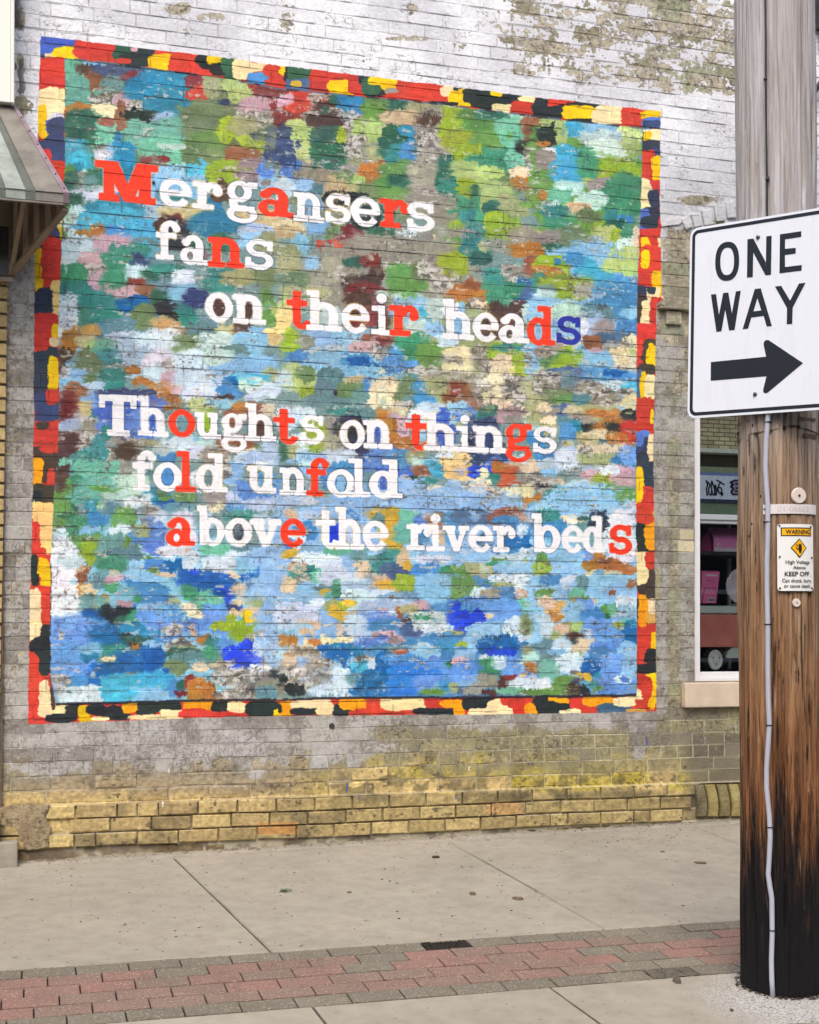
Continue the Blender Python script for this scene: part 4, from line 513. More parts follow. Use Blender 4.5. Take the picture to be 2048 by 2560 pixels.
art = lerp(art, full((92, 110, 128)), ln*0.8*(N_w1 > 0.5)); art = lerp(art, full((40, 44, 60)), ln*0.8*(N_w1 <= 0.5))
art = lerp(art, full((34, 34, 44)), (m_out & (np.abs(YJ-iB) < 3.2) & (XJ > iL) & (XJ < iR)).astype(np.float32)*0.85)
# paint that missed the deep joints, patchy darker joints, brushed-dry flecks, hair cracks
art = lerp(art, wall*0.9, 0.22*JS*sst(0.50, 0.66, N_w2*0.5+N_str*0.5)*m_in*(1-0.7*LM))
art = lerp(art, full((48, 46, 48)), 0.34*JS*sst(0.50, 0.60, N_mid*0.5+N_w1*0.5)*(1-0.6*LM))
dry = sst(0.60, 0.68, 0.55*N_s2+0.45*N_fine)*sst(0.46, 0.58, fbm(40, 50, 111))
art = lerp(art, worn, 0.7*dry*m_in*(1-0.85*LM))
art = lerp(art, full((60, 56, 56)), 0.55*(1-sst(0.0, 0.016, np.abs(fbm(8, 38, 95)-0.5)))*sst(0.50, 0.60, N_mid)*m_in*(1-0.8*LM))
art = lerp(art, full((36, 34, 38)), 0.5*(1-sst(0.0, 0.012, ck2))*sst(0.55, 0.7, N_mid)*m_in*(1-0.8*LM))
art = lerp(art, full((60, 56, 56)), 0.5*sst(0.70, 0.76, N_fine)*sst(0.56, 0.66, N_mid)*m_in*(1-0.8*LM))
art *= (0.955+0.09*N_px)[..., None]
full_map = np.where(m_out[..., None], art, wall*(0.96+0.08*N_px)[..., None])
full_map = np.clip(full_map, 0.02, 0.97)
img = bpy.data.images.new('wall_paint', TW, TH, alpha=False, float_buffer=False)
px = np.ones((TH, TW, 4), np.float32); px[..., :3] = full_map
img.pixels.foreach_set(px.ravel()); img.update(); img.pack()
del px, full_map, art, mural, border, worn, paint, brick, yb
# ---------------------------------------------------------------- wall material: that paint laid on the bricks by place
def wall_material(name, bump=0.5):
    t = NT(name, 0.72, 0.0, 0.35)
    vm = t.map(scale=(1/(U1-U0), 0, 0)); sx = t.sep(); cmb = t.n.new('ShaderNodeCombineXYZ')
    t.l.new(t.math('MULTIPLY', t.math('SUBTRACT', sx[0], U0), 1/(U1-U0)), cmb.inputs[0])
    t.l.new(t.math('MULTIPLY', t.math('SUBTRACT', sx[2], Z0), 1/(Z1-Z0)), cmb.inputs[1])
    im = t.n.new('ShaderNodeTexImage'); im.image = img; im.extension = 'EXTEND'; im.interpolation = 'Cubic'; t.l.new(cmb.outputs[0], im.inputs[0])
    n1 = t.noise(55, 6, 0.65); n2 = t.noise(240, 3, 0.6)
    t.color(im.outputs[0]); n0 = t.noise(17, 3, 0.6); t.bump(t.math('ADD', t.math('ADD', n1, t.math('MULTIPLY', n2, 0.30)), t.math('MULTIPLY', n0, 0.9)), bump, 0.008)
    return t.m
M_wall = wall_material('painted_brick', 0.55)
# ================================================================ the painted brick building
WIN = (xu(1737), xu(2012), CZ-(1704-1577)*7.945/F, CZ+2.30)      # window opening u0,u1,z0,z1
W2 = (xu(2033), U1-0.25, CZ-(1704-1577)*8.1/F, CZ+(1577-1212)*8.17/F)
def in_rect(u0, u1, z0, z1, R): return u1 > R[0] and u0 < R[1] and z1 > R[2] and z0 < R[3]
bld = empty('brick_building', (2.3, 0, 0)); tag(bld, 'old brick building wall with flaking whitewash, yellow brick foot and a poem mural', 'building')
mur = None
def brick_template(L, H, D, seed, ch=0.0035, jit=0.0012):
    r = random.Random(seed); v = []
    j = lambda a=jit: r.uniform(-a, a)
    for (x, z) in ((-L/2, -H/2), (L/2, -H/2), (L/2, H/2), (-L/2, H/2)):
        v.append((x+math.copysign(ch, -x)+j(), -0.0+j(0.0007), z+math.copysign(ch, -z)+j()))
    mids = []
    for (x, z) in ((-L/2, -H/2), (L/2, -H/2), (L/2, H/2), (-L/2, H/2)): v.append((x+j(), ch*1.1, z+j()))
    for (x, z) in ((-L/2, -H/2), (L/2, -H/2), (L/2, H/2), (-L/2, H/2)): v.append((x, D, z))
    f = [(0, 1, 2, 3)]
    for k in range(4):
        n = (k+1) % 4; f.append((k, k+4, n+4, n)); f.append((k+4, k+8, n+8, n+4))
    return v, f
TEMP = {}
for kind, L in (('s', 0.2085), ('h', 0.1), ('r', 0.2035), ('q', 0.096)):
    for k in range(8 if kind in 'sr' else 4):
        rough = kind in 'rq'
        v, f = brick_template(L, 0.0668 if not rough else 0.0655, 0.03, hash((kind, k)) % 999 if False else ord(kind)*10+k, 0.0024 if not rough else 0.0042, 0.0011 if not rough else 0.0026)
        me = bpy.data.meshes.new('brick'); me.from_pydata(v, [], f); me.materials.append(M_wall); me.update()
        
        TEMP[(kind, k)] = (me, np.array(v), f, L)
brs = random.Random(17)
def wav(u, d=0):
    return -(0.0026*2.3*math.cos(u*2.3+1)+0.0011*7.1*math.cos(u*7.1)) if d else 0.0026*math.sin(u*2.3+1)+0.0011*math.sin(u*7.1)
cand = []
for (a, b, c, d, pl) in BR:
    if d < CZ-1.25 or c > CZ+4.2: continue
    uc = (a+b)/2; zc = (c+d)/2
    R = None
    for WW in (WIN, W2):
        if in_rect(a+0.004, b-0.004, c+0.01, d-0.01, WW): R = WW
    if R:                                   # cut the brick at the opening
        if R[2] < zc < R[3]:
            if a < R[0]-0.03: b = R[0]+0.004
            elif b > R[1]+0.03: a = R[1]-0.004
            else: continue
        else: continue
    uc = (a+b)/2; x_, y_ = proj((uc, 0, zc))
    # solder course and sill zones
    if pl and x_ > 1728: continue
    if (1650 < x_ < 1850 and 508 < y_ < 578 and y_ < 585-0.22*(x_-1650) and y_ > 560-0.22*(x_-1650)-14): continue
    if 1702 < x_ < 1860 and 1706 < y_ < 1768: continue
    if pl and x_ < 128 : 
        if x_ > 30: continue
    L = b-a; hdr = L < 0.16
    yellow = y_ > 1930
    kind = ('q' if hdr else 'r') if yellow else ('h' if hdr else 's')
    if L < 0.075: kind = 'q' if yellow else 'h'
    k = brs.randrange(8 if kind in 'sr' else 4)
    me, V, Fc, TL_ = TEMP[(kind, k)]
    gap = (0.0042 if y_ < 1780 else 0.006) if not yellow else 0.0085
    sx = (L-gap)/TL_; sz = (d-c-(0.0030 if not yellow else 0.0085))/(0.0668 if not yellow else 0.0655)
    yo = brs.uniform(-0.0016, 0.0016) + (0 if not pl else -0.032)
    if yellow: yo += brs.uniform(-0.004, 0.002)
    if brs.random() < 0.04: yo += 0.004
    rot = brs.gauss(0, 0.0022 if not yellow else 0.006)
    ms = proj((uc, 0, zc)); inm = bool(np.interp(y_, [p[0] for p in OUT_L], [p[1] for p in OUT_L]) < x_ < np.interp(y_, [p[0] for p in OUT_R], [p[1] for p in OUT_R]) and np.interp(x_, [p[0] for p in OUT_T], [p[1] for p in OUT_T]) < y_ < np.interp(x_, [p[0] for p in OUT_B], [p[1] for p in OUT_B]))
    dep = uc*sn + DC*cs
    vis = 10 < x_ < 2040 and 5 < y_ < 2110 and not (x_ > 1800) and not (x_ > 1715 and 540 < y_ < 1050) and not (x_ < 150 and y_ < 690 and y_ > 250)
    cand.append(dict(k=(kind, k), u=uc, z=zc+wav(uc)+brs.uniform(-0.0006, 0.0006), y=yo, sx=sx, sz=sz, rot=rot+wav(uc, 1), inm=inm, size=(L*(d-c)/dep**2)*(1 if vis else 0)))
cand.sort(key=lambda q: -q['size'])
# mural bed and outer bed: the mortar the bricks stand in
def bed(rects, y, name, parent, nz=0):
    vs, fs = [], []
    for (a, b, c, d) in rects:
        n = len(vs); vs += [(a, y, c), (b, y, c), (b, y, d), (a, y, d)]; fs.append((n, n+1, n+2, n+3))
    return mesh_obj(name, vs, fs, M_wall, parent)
P_ = [on_y(x, y, 0) for x, y in ((91+12, 103), (1652, 278), (1642, 1779), (70, 1812))]
mur = mesh_obj('mural', [(p[0], 0.0021, p[2]) for p in P_], [(0, 3, 2, 1)], M_wall, bld)
tag(mur, 'mural of bright brushstrokes with a poem in white and red slab letters and a patchwork border')
body = [(U0, WIN[0], ZP-0.01, Z1), (WIN[0], WIN[1], ZP-0.01, WIN[2]), (WIN[0], WIN[1], WIN[3], Z1), (WIN[1], W2[0], ZP-0.01, Z1), (W2[0], W2[1], ZP-0.01, W2[2]), (W2[0], W2[1], W2[3], Z1), (W2[1], U1, ZP-0.01, Z1)]
bed(body, 0.0024, 'mortar_bed', bld)
bed([(U0, U1, ZP-0.55, ZP)], -0.014, 'plinth_mortar_bed', bld)
# sloping wash on the plinth top
mesh_obj('plinth_ledge', [(U0, -0.030, ZP-0.004), (U1, -0.030, ZP-0.004), (U1, 0.004, ZP+0.009), (U0, 0.004, ZP+0.009)], [(0, 1, 2, 3)], M_wall, bld)
stuffA, stuffB = [], []
for n, q in enumerate(cand):
    me = TEMP[q['k']][0]
    if n < 300 and q['size'] > 0:
        o = bpy.data.objects.new('brick', me); COL.objects.link(o); par = mur if q['inm'] else bld; o.parent = par
        if par is bld: o.matrix_parent_inverse = Matrix.Translation(-bld.location)
        else: o.matrix_parent_inverse = Matrix.Identity(4)
        o.location = (q['u']-(bld.location.x if par is mur else 0)*0, q['y'], q['z']); o.scale = (q['sx'], 1, q['sz']); o.rotation_euler = (0, q['rot'], 0)
    else: (stuffA if q['inm'] else stuffB).append(q)
def merged(name, lst, parent):
    VV, FF, n = [], [], 0
    for q in lst:
        me, V, Fc, _ = TEMP[q['k']]; c_, s_ = math.cos(q['rot']), math.sin(q['rot'])
        X = V[:, 0]*q['sx']; Z = V[:, 2]*q['sz']
        VV.append(np.stack([X*c_+Z*s_+q['u'], V[:, 1]+q['y'], -X*s_+Z*c_+q['z']], 1)); FF += [tuple(i+n for i in f) for f in Fc]; n += len(V)
    o = mesh_obj(name, np.concatenate(VV), FF, M_wall, parent); o['kind'] = 'stuff'; return o
merged('mural_brickwork', stuffA, mur); merged('brickwork', stuffB, bld)
# the mural bed was parented to a moved empty: its children inherit that, so cancel it
for o in mur.children: o.matrix_parent_inverse = Matrix.Identity(4)
mur.matrix_parent_inverse = Matrix.Translation(-bld.location)

# plain continuation of the building beyond the picture
M_far = simple('old_whitewash', (190, 190, 194), 0.85, 0, 0.12, 6, 1, 0.4, 40)
for nm, (a, b, c, d) in (('side_wall', (U1, 14, -1.2, 7.5)), ('side_wall', (-7, U0, -1.2, 7.5)), ('upper_wall', (U0, U1, Z1, 7.5))):
    boxo(nm, a, b, 0.012, 0.25, c, d, M_far, bld)
boxo('parapet', -7, 14, -0.03, 0.4, 7.5, 7.65, simple('coping', (150, 146, 138)), bld, 0.01)
# plinth solid behind the bed
boxo('wall_core', U0, U1, 0.16, 0.26, -1.2, WIN[2]-0.02, M_far, bld)

# rubble footing under the plinth
M_foot = (lambda t: (t.color(t.mix(t.ramp(t.noise(9, 6, 0.7), [(0.38, BW(0)), (0.6, BW(1))]), rgba((92, 78, 58)), rgba((150, 132, 98)))), t.bump(t.noise(38, 8, 0.7), 0.9, 0.02)))(NT('old_footing', 0.9)) and bpy.data.materials['old_footing']
bmf = bmesh.new(); r_ = random.Random(4); u = U0
while u < U1:
    L = r_.choice((0.06, 0.09, 0.12, 0.2, 0.26)); zt = ZP-0.0752*3-0.004; zb = zA(u)-0.06
    if zt-zb > 0.02:
        box(bmf, u+0.003, u+L-0.003, -0.010-r_.uniform(-0.004, 0.010), 0.02, zb, zt-r_.uniform(0, 0.008), 0.007, 2)
    u += L
fo = bm_obj('rubble_footing', bmf, M_foot, bld); fo['kind'] = 'stuff'

# cement patch at the left of the plinth
M_cem = (lambda t: (t.color(t.mix(t.ramp(t.noise(24, 6, 0.7, None, 0.6), [(0.36, BW(0)), (0.50, BW(1))]), rgba((104, 92, 72)), t.mix(t.ramp(t.noise(9, 6, 0.7), [(0.35, BW(0)), (0.65, BW(1))]), rgba((150, 132, 104)), rgba((186, 168, 134))))), t.bump(t.noise(40, 8, 0.7), 1.0, 0.02)))(NT('cement_patch', 0.92)) and bpy.data.materials['cement_patch']
def wpoly(name, pts, y, th, mat, parent, bev=0.0):
    bm = prism(bmesh.new(), [on_y(px, py, y) for px, py in pts], (0, 1, 0), th)
    if bev: bmesh.ops.bevel(bm, geom=bm.edges[:], offset=bev, segments=2, affect='EDGES')
    return bm_obj(name, bm, mat, parent)
wpoly('cement_patch', [(28, 2014), (128, 2012), (121, 2030), (114, 2045), (122, 2058), (130, 2072), (125, 2096), (128, 2118), (96, 2125), (62, 2128), (56, 2106), (46, 2090), (34, 2070), (18, 2068), (0, 2064), (0, 2020)], -0.038, 0.044, M_cem, bld, 0.006)
# soldier bricks under the window, at the right end of the plinth
OI = lambda t: t.n.new('ShaderNodeObjectInfo').outputs['Random']
M_brickdark = (lambda t: (t.color(t.mix(t.ramp(t.noise(16, 6, 0.7), [(0.35, BW(0)), (0.65, BW(1))]), t.mix(OI(t), rgba((78, 72, 58)), rgba((150, 134, 76))), t.mix(OI(t), rgba((124, 116, 92)), rgba((182, 168, 110))))), t.bump(t.noise(60, 6, 0.6), 0.9, 0.010)))(NT('grimy_brick', 0.85)) and bpy.data.materials['grimy_brick']
for i, x in enumerate((1736, 1764, 1793, 1822, 1850, 1878, 1906, 1934, 1962, 1990, 2018, 2046)):
    x2 = x+24; bow = 7
    bm = bmesh.new(); L_ = []; 
    for s in (0, 0.25, 0.5, 0.75, 1):
        yy = 1962+s*(2042-1962)-0.01*(x-1736)
        L_.append((x + bow*math.sin(s*2.2)*1.4, x2 + bow*math.sin(s*2.2)*1.4, yy))
    pts = [on_y(a, y, -0.052 + 0.006*abs(k-2)) for k, (a, b, y) in enumerate(L_)] + [on_y(b, y, -0.052+0.006*abs(k-2)) for k, (a, b, y) in list(enumerate(L_))[::-1]]
    n = len(L_); fr = [bm.verts.new(tuple(p)) for p in pts]; bk = [bm.verts.new((p[0], 0.0, p[2])) for p in pts]
    for k in range(n-1): bm.faces.new((fr[k], fr[k+1], fr[2*n-2-k], fr[2*n-1-k]))
    for k in range(2*n): bm.faces.new((fr[k], bk[k], bk[(k+1) % (2*n)], fr[(k+1) % (2*n)]))
    bmesh.ops.recalc_face_normals(bm, faces=bm.faces[:])
    es = [e for e in bm.edges if e.calc_length() > 0.0 and all(v in fr for v in e.verts) and len(e.link_faces) == 2 and abs(e.calc_face_angle(0)) > 0.8]
    bmesh.ops.bevel(bm, geom=es, offset=0.004, segments=2, affect='EDGES')
    bm_obj('soldier_brick', bm, M_brickdark, bld)
# segmental arch over the window
for i, (x, y, w, h, a) in enumerate(((1719, 556, 22, 30, -26), (1744, 549, 24, 34, -16), (1771, 543, 27, 38, -12), (1801, 533, 26, 38, -9), (1830, 524, 26, 40, -6), (1860, 518, 26, 40, -3))):
    c = on_y(x, y, -0.016); k = 7.9/F; bm = box(bmesh.new(), -w*k/2, w*k/2, 0, 0.03, -h*k/2, h*k/2, 0.005, 2)
    o = bm_obj('arch_brick', bm, M_wall, bld); o.location = c; o.rotation_euler = (0, math.radians(a), 0)
wpoly('arch_mortar', [(1652, 566), (1700, 560), (1722, 538), (1712, 530), (1690, 548), (1650, 560)], -0.008, 0.02, M_wall, bld)
# string course stump and corbel left of the window
boxo('string_course', xu(1644), xu(1740), -0.045, 0.01, CZ+(1577-776)*7.9/F, CZ+(1577-746)*7.9/F, M_wall, bld, 0.004, 2)
boxo('corbel_brick', xu(1663), xu(1701), -0.020, 0.01, CZ+(1577-812)*7.9/F, CZ+(1577-779)*7.9/F, M_wall, bld, 0.004, 2)
# anchor plugs
M_plug = simple('dark_plug', (58, 58, 58), 0.6)
for (x, y) in ((839, 980), (830, 1815), (384, 456)):
    c = on_y(x, y, -0.004); bm = bmesh.new()
    R = 0.012 if y != 1815 else 0.0165
    if y == 456: R = 0.009
    bmesh.ops.create_cone(bm, segments=20, radius1=R, radius2=R*0.85, depth=0.008, cap_ends=True)
    if y != 1815:
        r2 = bmesh.ops.create_cone(bm, segments=12, radius1=R*0.4, radius2=R*0.35, depth=0.014, cap_ends=True)
    bmesh.ops.rotate(bm, verts=bm.verts[:], cent=(0, 0, 0), matrix=Matrix.Rotation(math.radians(90), 3, 'X'))
    o = bm_obj('anchor_plug', bm, M_plug, bld); o.location = c

# ---------------------------------------------------------------- windows
M_frame = simple('white_frame', (226, 226, 228), 0.35, 0, 0.03, 8, 1, 0.03)
M_sash = simple('sash_alu', (186, 192, 196), 0.35, 0.3, 0.05, 8)
M_gasket = simple('gasket', (70, 72, 74), 0.6)
def glass(name, rough, spec, tint, refl):
    t = NT(name, rough); m = t.m; n = t.n; l = t.l
    gl = n.new('ShaderNodeBsdfGlossy'); gl.inputs['Roughness'].default_value = rough; gl.inputs['Color'].default_value = (*spec, 1)
    tr = n.new('ShaderNodeBsdfTransparent'); tr.inputs['Color'].default_value = (*tint, 1)
    mx = n.new('ShaderNodeMixShader'); fr = n.new('ShaderNodeFresnel'); fr.inputs['IOR'].default_value = 1.5
    f = t.math('ADD', fr.outputs[0], refl, True)
    l.new(f, mx.inputs[0]); l.new(tr.outputs[0], mx.inputs[1]); l.new(gl.outputs[0], mx.inputs[2]); l.new(mx.outputs[0], n['Material Output'].inputs[0]); return m
M_glass_u = glass('coated_glass', 0.0, (0.95, 0.97, 0.93), (0.10, 0.11, 0.10), 0.85)
M_glass_l = glass('clear_glass', 0.0, (1, 1, 1), (0.98, 0.99, 0.985), 0.02)
M_stone = simple('limestone_sill', (206, 188, 166), 0.85, 0, 0.10, 9, 1, 0.5, 60)
def make_window(parent, u0, u1, z0, z1, zr, first=True):
    w = empty('window', ((u0+u1)/2, 0.04, z0)); w.parent = parent; w.matrix_parent_inverse = Matrix.Translation(-parent.location)
    def P(name, bm, mat):
        o = bm_obj(name, bm, mat); o.parent = w; o.matrix_parent_inverse = (Matrix.Translation(-w.location)); return o
    yf = 0.018
    fw = 0.047
    bm = bmesh.new(); box(bm, u0, u0+fw, yf, 0.11, z0, z1, 0.002); P('jamb', bm, M_frame)
    bm = bmesh.new(); box(bm, u1-fw, u1, yf, 0.11, z0, z1, 0.002); P('jamb', bm, M_frame)
    bm = bmesh.new(); box(bm, u0+fw, u1-fw, yf, 0.11, z0, z0+0.022, 0.002); box(bm, u0+fw, u1-fw, yf+0.012, 0.10, z0+0.022, z0+0.056, 0.002); P('bottom_rail', bm, M_frame)
    bm = bmesh.new(); box(bm, u0+fw, u1-fw, yf, 0.11, z1-0.05, z1, 0.002); P('top_rail', bm, M_frame)
    if zr:
        bm = bmesh.new(); box(bm, u0+fw, u1-fw, yf+0.006, 0.10, zr-0.012, zr+0.02, 0.002); box(bm, u0+fw, u1-fw, yf+0.016, 0.10, zr-0.034, zr-0.012, 0.002); P('meeting_rail', bm, M_sash)
        bm = bmesh.new(); box(bm, u0+fw, u1-fw, yf+0.03, yf+0.034, zr+0.02, z1-0.05); P('pane', bm, M_glass_u)
        bm = bmesh.new(); box(bm, u0+fw, u1-fw, yf+0.045, yf+0.049, z0+0.056, zr-0.034); P('pane', bm, M_glass_l)
    else:
        bm = bmesh.new(); box(bm, u0+fw, u1-fw, yf+0.045, yf+0.049, z0+0.056, z1-0.05); P('pane', bm, M_glass_l)
    return w
w1 = make_window(bld, WIN[0], WIN[1], WIN[2], WIN[3], CZ+(1577-1293)*7.97/F)
w1['label'] = 'tall white framed sash window showing pink boxes and a toy car'
w2 = make_window(bld, W2[0], W2[1], W2[2], W2[3], None)
w2['label'] = 'low shop window with leafy decals right of the wooden pole'
for (a, b, xl) in ((WIN[0], WIN[1], 1705), (W2[0], W2[1], None)):
    ua = xu(xl) if xl else a-0.05
    boxo('window_sill', ua, b+0.05, -0.045, 0.10, CZ-(1768-1577)*7.93/F, WIN[2]-0.006, M_stone, bld, 0.006, 2)
# brick reveals and the shop inside
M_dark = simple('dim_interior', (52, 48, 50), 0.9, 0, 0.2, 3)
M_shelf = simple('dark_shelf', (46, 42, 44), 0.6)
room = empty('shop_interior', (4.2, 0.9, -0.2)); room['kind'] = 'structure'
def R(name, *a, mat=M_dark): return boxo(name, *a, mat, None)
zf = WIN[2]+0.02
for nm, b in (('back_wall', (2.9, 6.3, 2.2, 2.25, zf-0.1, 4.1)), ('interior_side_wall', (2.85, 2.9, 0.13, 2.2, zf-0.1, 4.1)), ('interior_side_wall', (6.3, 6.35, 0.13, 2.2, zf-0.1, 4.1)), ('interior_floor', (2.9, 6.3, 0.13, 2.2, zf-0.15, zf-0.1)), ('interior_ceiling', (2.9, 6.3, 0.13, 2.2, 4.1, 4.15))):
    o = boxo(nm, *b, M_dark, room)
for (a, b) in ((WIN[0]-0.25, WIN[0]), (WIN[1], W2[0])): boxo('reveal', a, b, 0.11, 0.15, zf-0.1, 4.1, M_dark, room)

# ---------------------------------------------------------------- things in the window
def vpt(px, py, y): return on_y(px, py, y)
Ysh = 0.16
sh = boxo('display_shelf', WIN[0]+0.02, WIN[1]-0.02, 0.13, 0.50, vpt(1790, 1381, Ysh)[2]-0.018, vpt(1790, 1379, Ysh)[2], M_shelf, None, 0.002)
tag(sh, 'thin dark shelf inside the window, under the pink house box', 'shelf')
ztop = vpt(1790, 1379, Ysh)[2]
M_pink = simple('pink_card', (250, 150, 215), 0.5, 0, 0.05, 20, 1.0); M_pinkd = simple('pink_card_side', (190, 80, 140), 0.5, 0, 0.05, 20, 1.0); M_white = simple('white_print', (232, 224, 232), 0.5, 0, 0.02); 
hb = empty('gift_box', (vpt(1810, 1379, Ysh)[0], Ysh, ztop)); tag(hb, 'pink house shaped gift box with white floral edging on the window shelf', 'box')
def child(name, bm, mat, par, smooth=False):
    o = bm_obj(name, bm, mat, None, smooth); o.parent = par; o.matrix_parent_inverse = Matrix.Translation(-par.location); return o
xa, xb = vpt(1785, 1370, Ysh)[0], vpt(1853, 1370, Ysh)[0]; ze = vpt(1785, 1345, Ysh)[2]; zr_ = vpt(1780, 1318, Ysh)[2]; xr = xa-0.03
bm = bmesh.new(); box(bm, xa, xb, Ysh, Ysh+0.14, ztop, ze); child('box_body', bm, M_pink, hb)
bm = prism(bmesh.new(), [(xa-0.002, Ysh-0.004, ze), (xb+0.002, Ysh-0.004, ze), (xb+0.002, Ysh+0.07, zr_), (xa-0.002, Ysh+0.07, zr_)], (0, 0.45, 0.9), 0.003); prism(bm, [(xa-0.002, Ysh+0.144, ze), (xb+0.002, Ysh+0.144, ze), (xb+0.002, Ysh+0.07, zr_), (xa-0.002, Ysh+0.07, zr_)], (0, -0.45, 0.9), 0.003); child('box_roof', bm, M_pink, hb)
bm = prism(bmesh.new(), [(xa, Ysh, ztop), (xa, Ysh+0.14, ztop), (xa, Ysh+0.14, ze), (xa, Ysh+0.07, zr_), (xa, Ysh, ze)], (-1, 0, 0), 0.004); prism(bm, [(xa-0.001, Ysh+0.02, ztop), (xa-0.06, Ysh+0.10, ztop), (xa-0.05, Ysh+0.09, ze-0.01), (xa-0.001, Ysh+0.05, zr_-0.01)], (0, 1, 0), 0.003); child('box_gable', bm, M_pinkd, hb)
bm = bmesh.new(); rq = random.Random(2)
box(bm, xa+0.002, xb-0.002, Ysh-0.002, Ysh-0.0005, ztop+0.001, ztop+0.018)
for i in range(9): 
    r = bmesh.ops.create_circle(bm, cap_ends=True, segments=8, radius=rq.uniform(0.006, 0.010)); 
    for v in r['verts']: v.co = Vector((xa+0.012+i*(xb-xa-0.02)/9+v.co.x, Ysh-0.0025, ztop+0.019+v.co.y))
for cx_ in (xa+0.035, xb-0.035):
    for k in range(9):
        a = k*0.75; r = bmesh.ops.create_circle(bm, cap_ends=True, segments=6, radius=0.0045)
        for v in r['verts']: v.co = Vector((cx_+math.cos(a)*0.003*k*0.8+v.co.x, Ysh-0.003-0.0001*k, ztop+0.045+math.sin(a)*0.0035*k*0.8+v.co.y))
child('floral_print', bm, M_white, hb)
# toy car
Yt = 0.12
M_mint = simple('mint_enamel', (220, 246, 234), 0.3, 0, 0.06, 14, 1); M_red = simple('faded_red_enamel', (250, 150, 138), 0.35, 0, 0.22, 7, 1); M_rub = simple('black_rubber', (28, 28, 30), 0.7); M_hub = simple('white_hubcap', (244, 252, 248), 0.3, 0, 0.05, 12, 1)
zb = vpt(1790, 1678, Yt)[2]
car = empty('toy_car', (vpt(1800, 1678, Yt)[0], Yt, zb)); tag(car, 'faded red and mint metal toy pedal car with a white hubcap behind the window glass', 'toy car')
x0_, x1_ = vpt(1752, 1600, Yt)[0], vpt(1866, 1600, Yt)[0]
zz_ = lambda py: vpt(1790, py, Yt)[2]
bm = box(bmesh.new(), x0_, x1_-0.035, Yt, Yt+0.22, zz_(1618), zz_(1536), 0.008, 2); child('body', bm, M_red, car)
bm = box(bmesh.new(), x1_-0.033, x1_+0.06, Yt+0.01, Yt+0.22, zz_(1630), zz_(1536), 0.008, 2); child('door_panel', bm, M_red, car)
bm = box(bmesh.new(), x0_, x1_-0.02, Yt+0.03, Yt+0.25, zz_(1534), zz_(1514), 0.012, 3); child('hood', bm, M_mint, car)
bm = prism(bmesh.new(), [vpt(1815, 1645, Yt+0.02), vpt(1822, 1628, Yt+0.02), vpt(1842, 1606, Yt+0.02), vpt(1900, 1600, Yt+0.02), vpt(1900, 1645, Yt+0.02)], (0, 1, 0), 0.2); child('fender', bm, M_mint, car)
wx, wz = vpt(1790, 1650, Yt)[0], vpt(1790, 1650, Yt)[2]
def wheel(wx):
    bm = bmesh.new(); bmesh.ops.create_cone(bm, segments=32, radius1=0.078, radius2=0.078, depth=0.04, cap_ends=True); bmesh.ops.rotate(bm, verts=bm.verts[:], cent=(0, 0, 0), matrix=Matrix.Rotation(math.radians(90), 3, 'X'))
    bmesh.ops.bevel(bm, geom=[e for e in bm.edges if len(e.link_faces) == 2 and e.calc_face_angle(0) > 1], offset=0.012, segments=3, affect='EDGES')
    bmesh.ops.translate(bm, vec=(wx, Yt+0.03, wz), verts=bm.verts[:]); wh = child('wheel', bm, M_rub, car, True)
    bm = bmesh.new(); prof = [(0.0, -0.012), (0.018, -0.013), (0.022, -0.006), (0.040, -0.004), (0.044, -0.009), (0.049, -0.010), (0.053, -0.004), (0.053, 0.01)]
    rg = [[bm.verts.new((wx+r*0.93*math.cos(2*math.pi*k/28), Yt+0.008+y, wz+r*1.18*math.sin(2*math.pi*k/28))) for k in range(28)] for r, y in prof[1:]]
    c0 = bm.verts.new((wx, Yt+0.008+prof[0][1], wz))
    for k in range(28): bm.faces.new((c0, rg[0][k], rg[0][(k+1) % 28]))
    for i in range(len(rg)-1):
        for k in range(28): bm.faces.new((rg[i][k], rg[i+1][k], rg[i+1][(k+1) % 28], rg[i][(k+1) % 28]))
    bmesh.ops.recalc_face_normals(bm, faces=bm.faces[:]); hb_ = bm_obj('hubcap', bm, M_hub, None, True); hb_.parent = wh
    bm = bmesh.new(); 
    for a in (0.5, 2.6, 4.7): box(bm, wx+0.024*math.cos(a)-0.0015, wx+0.024*math.cos(a)+0.0015, Yt-0.008, Yt-0.004, wz+0.028*math.sin(a)-0.006, wz+0.028*math.sin(a)+0.006)
    sl = bm_obj('hub_slots', bm, M_rub, None); sl.parent = wh
wheel(wx); wheel(wx+0.44)
# pink book on a wire stand
bk = empty('pink_book', vpt(1775, 1512, Yt+0.06)); tag(bk, 'upright magenta card box with a barcode, leaning on a black wire stand', 'box')
q = [vpt(1752, 1508, Yt+0.05), vpt(1791, 1508, Yt+0.05), vpt(1800, 1430, Yt+0.10), vpt(1756, 1429, Yt+0.10)]
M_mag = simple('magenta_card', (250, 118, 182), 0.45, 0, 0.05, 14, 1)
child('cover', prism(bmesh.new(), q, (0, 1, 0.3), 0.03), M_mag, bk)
def onq(s, t, off=-0.002): 
    a = q[0]+(q[1]-q[0])*s; b = q[3]+(q[2]-q[3])*s; p = a+(b-a)*t; return p+np.array([0, off, -0.0006])
def qrect(bm, s0, s1, t0, t1, off=-0.002): prism(bm, [onq(s0, t0, off), onq(s1, t0, off), onq(s1, t1, off), onq(s0, t1, off)], (0, -1, 0), 0.0006)
bm = bmesh.new(); qrect(bm, 0.2, 0.86, 0.86, 0.92); qrect(bm, 0.46, 0.86, 0.04, 0.18); child('print', bm, M_white, bk)
bm = bmesh.new(); 
for s in (0.50, 0.56, 0.60, 0.67, 0.73, 0.79): qrect(bm, s, s+0.03, 0.07, 0.16, -0.004)
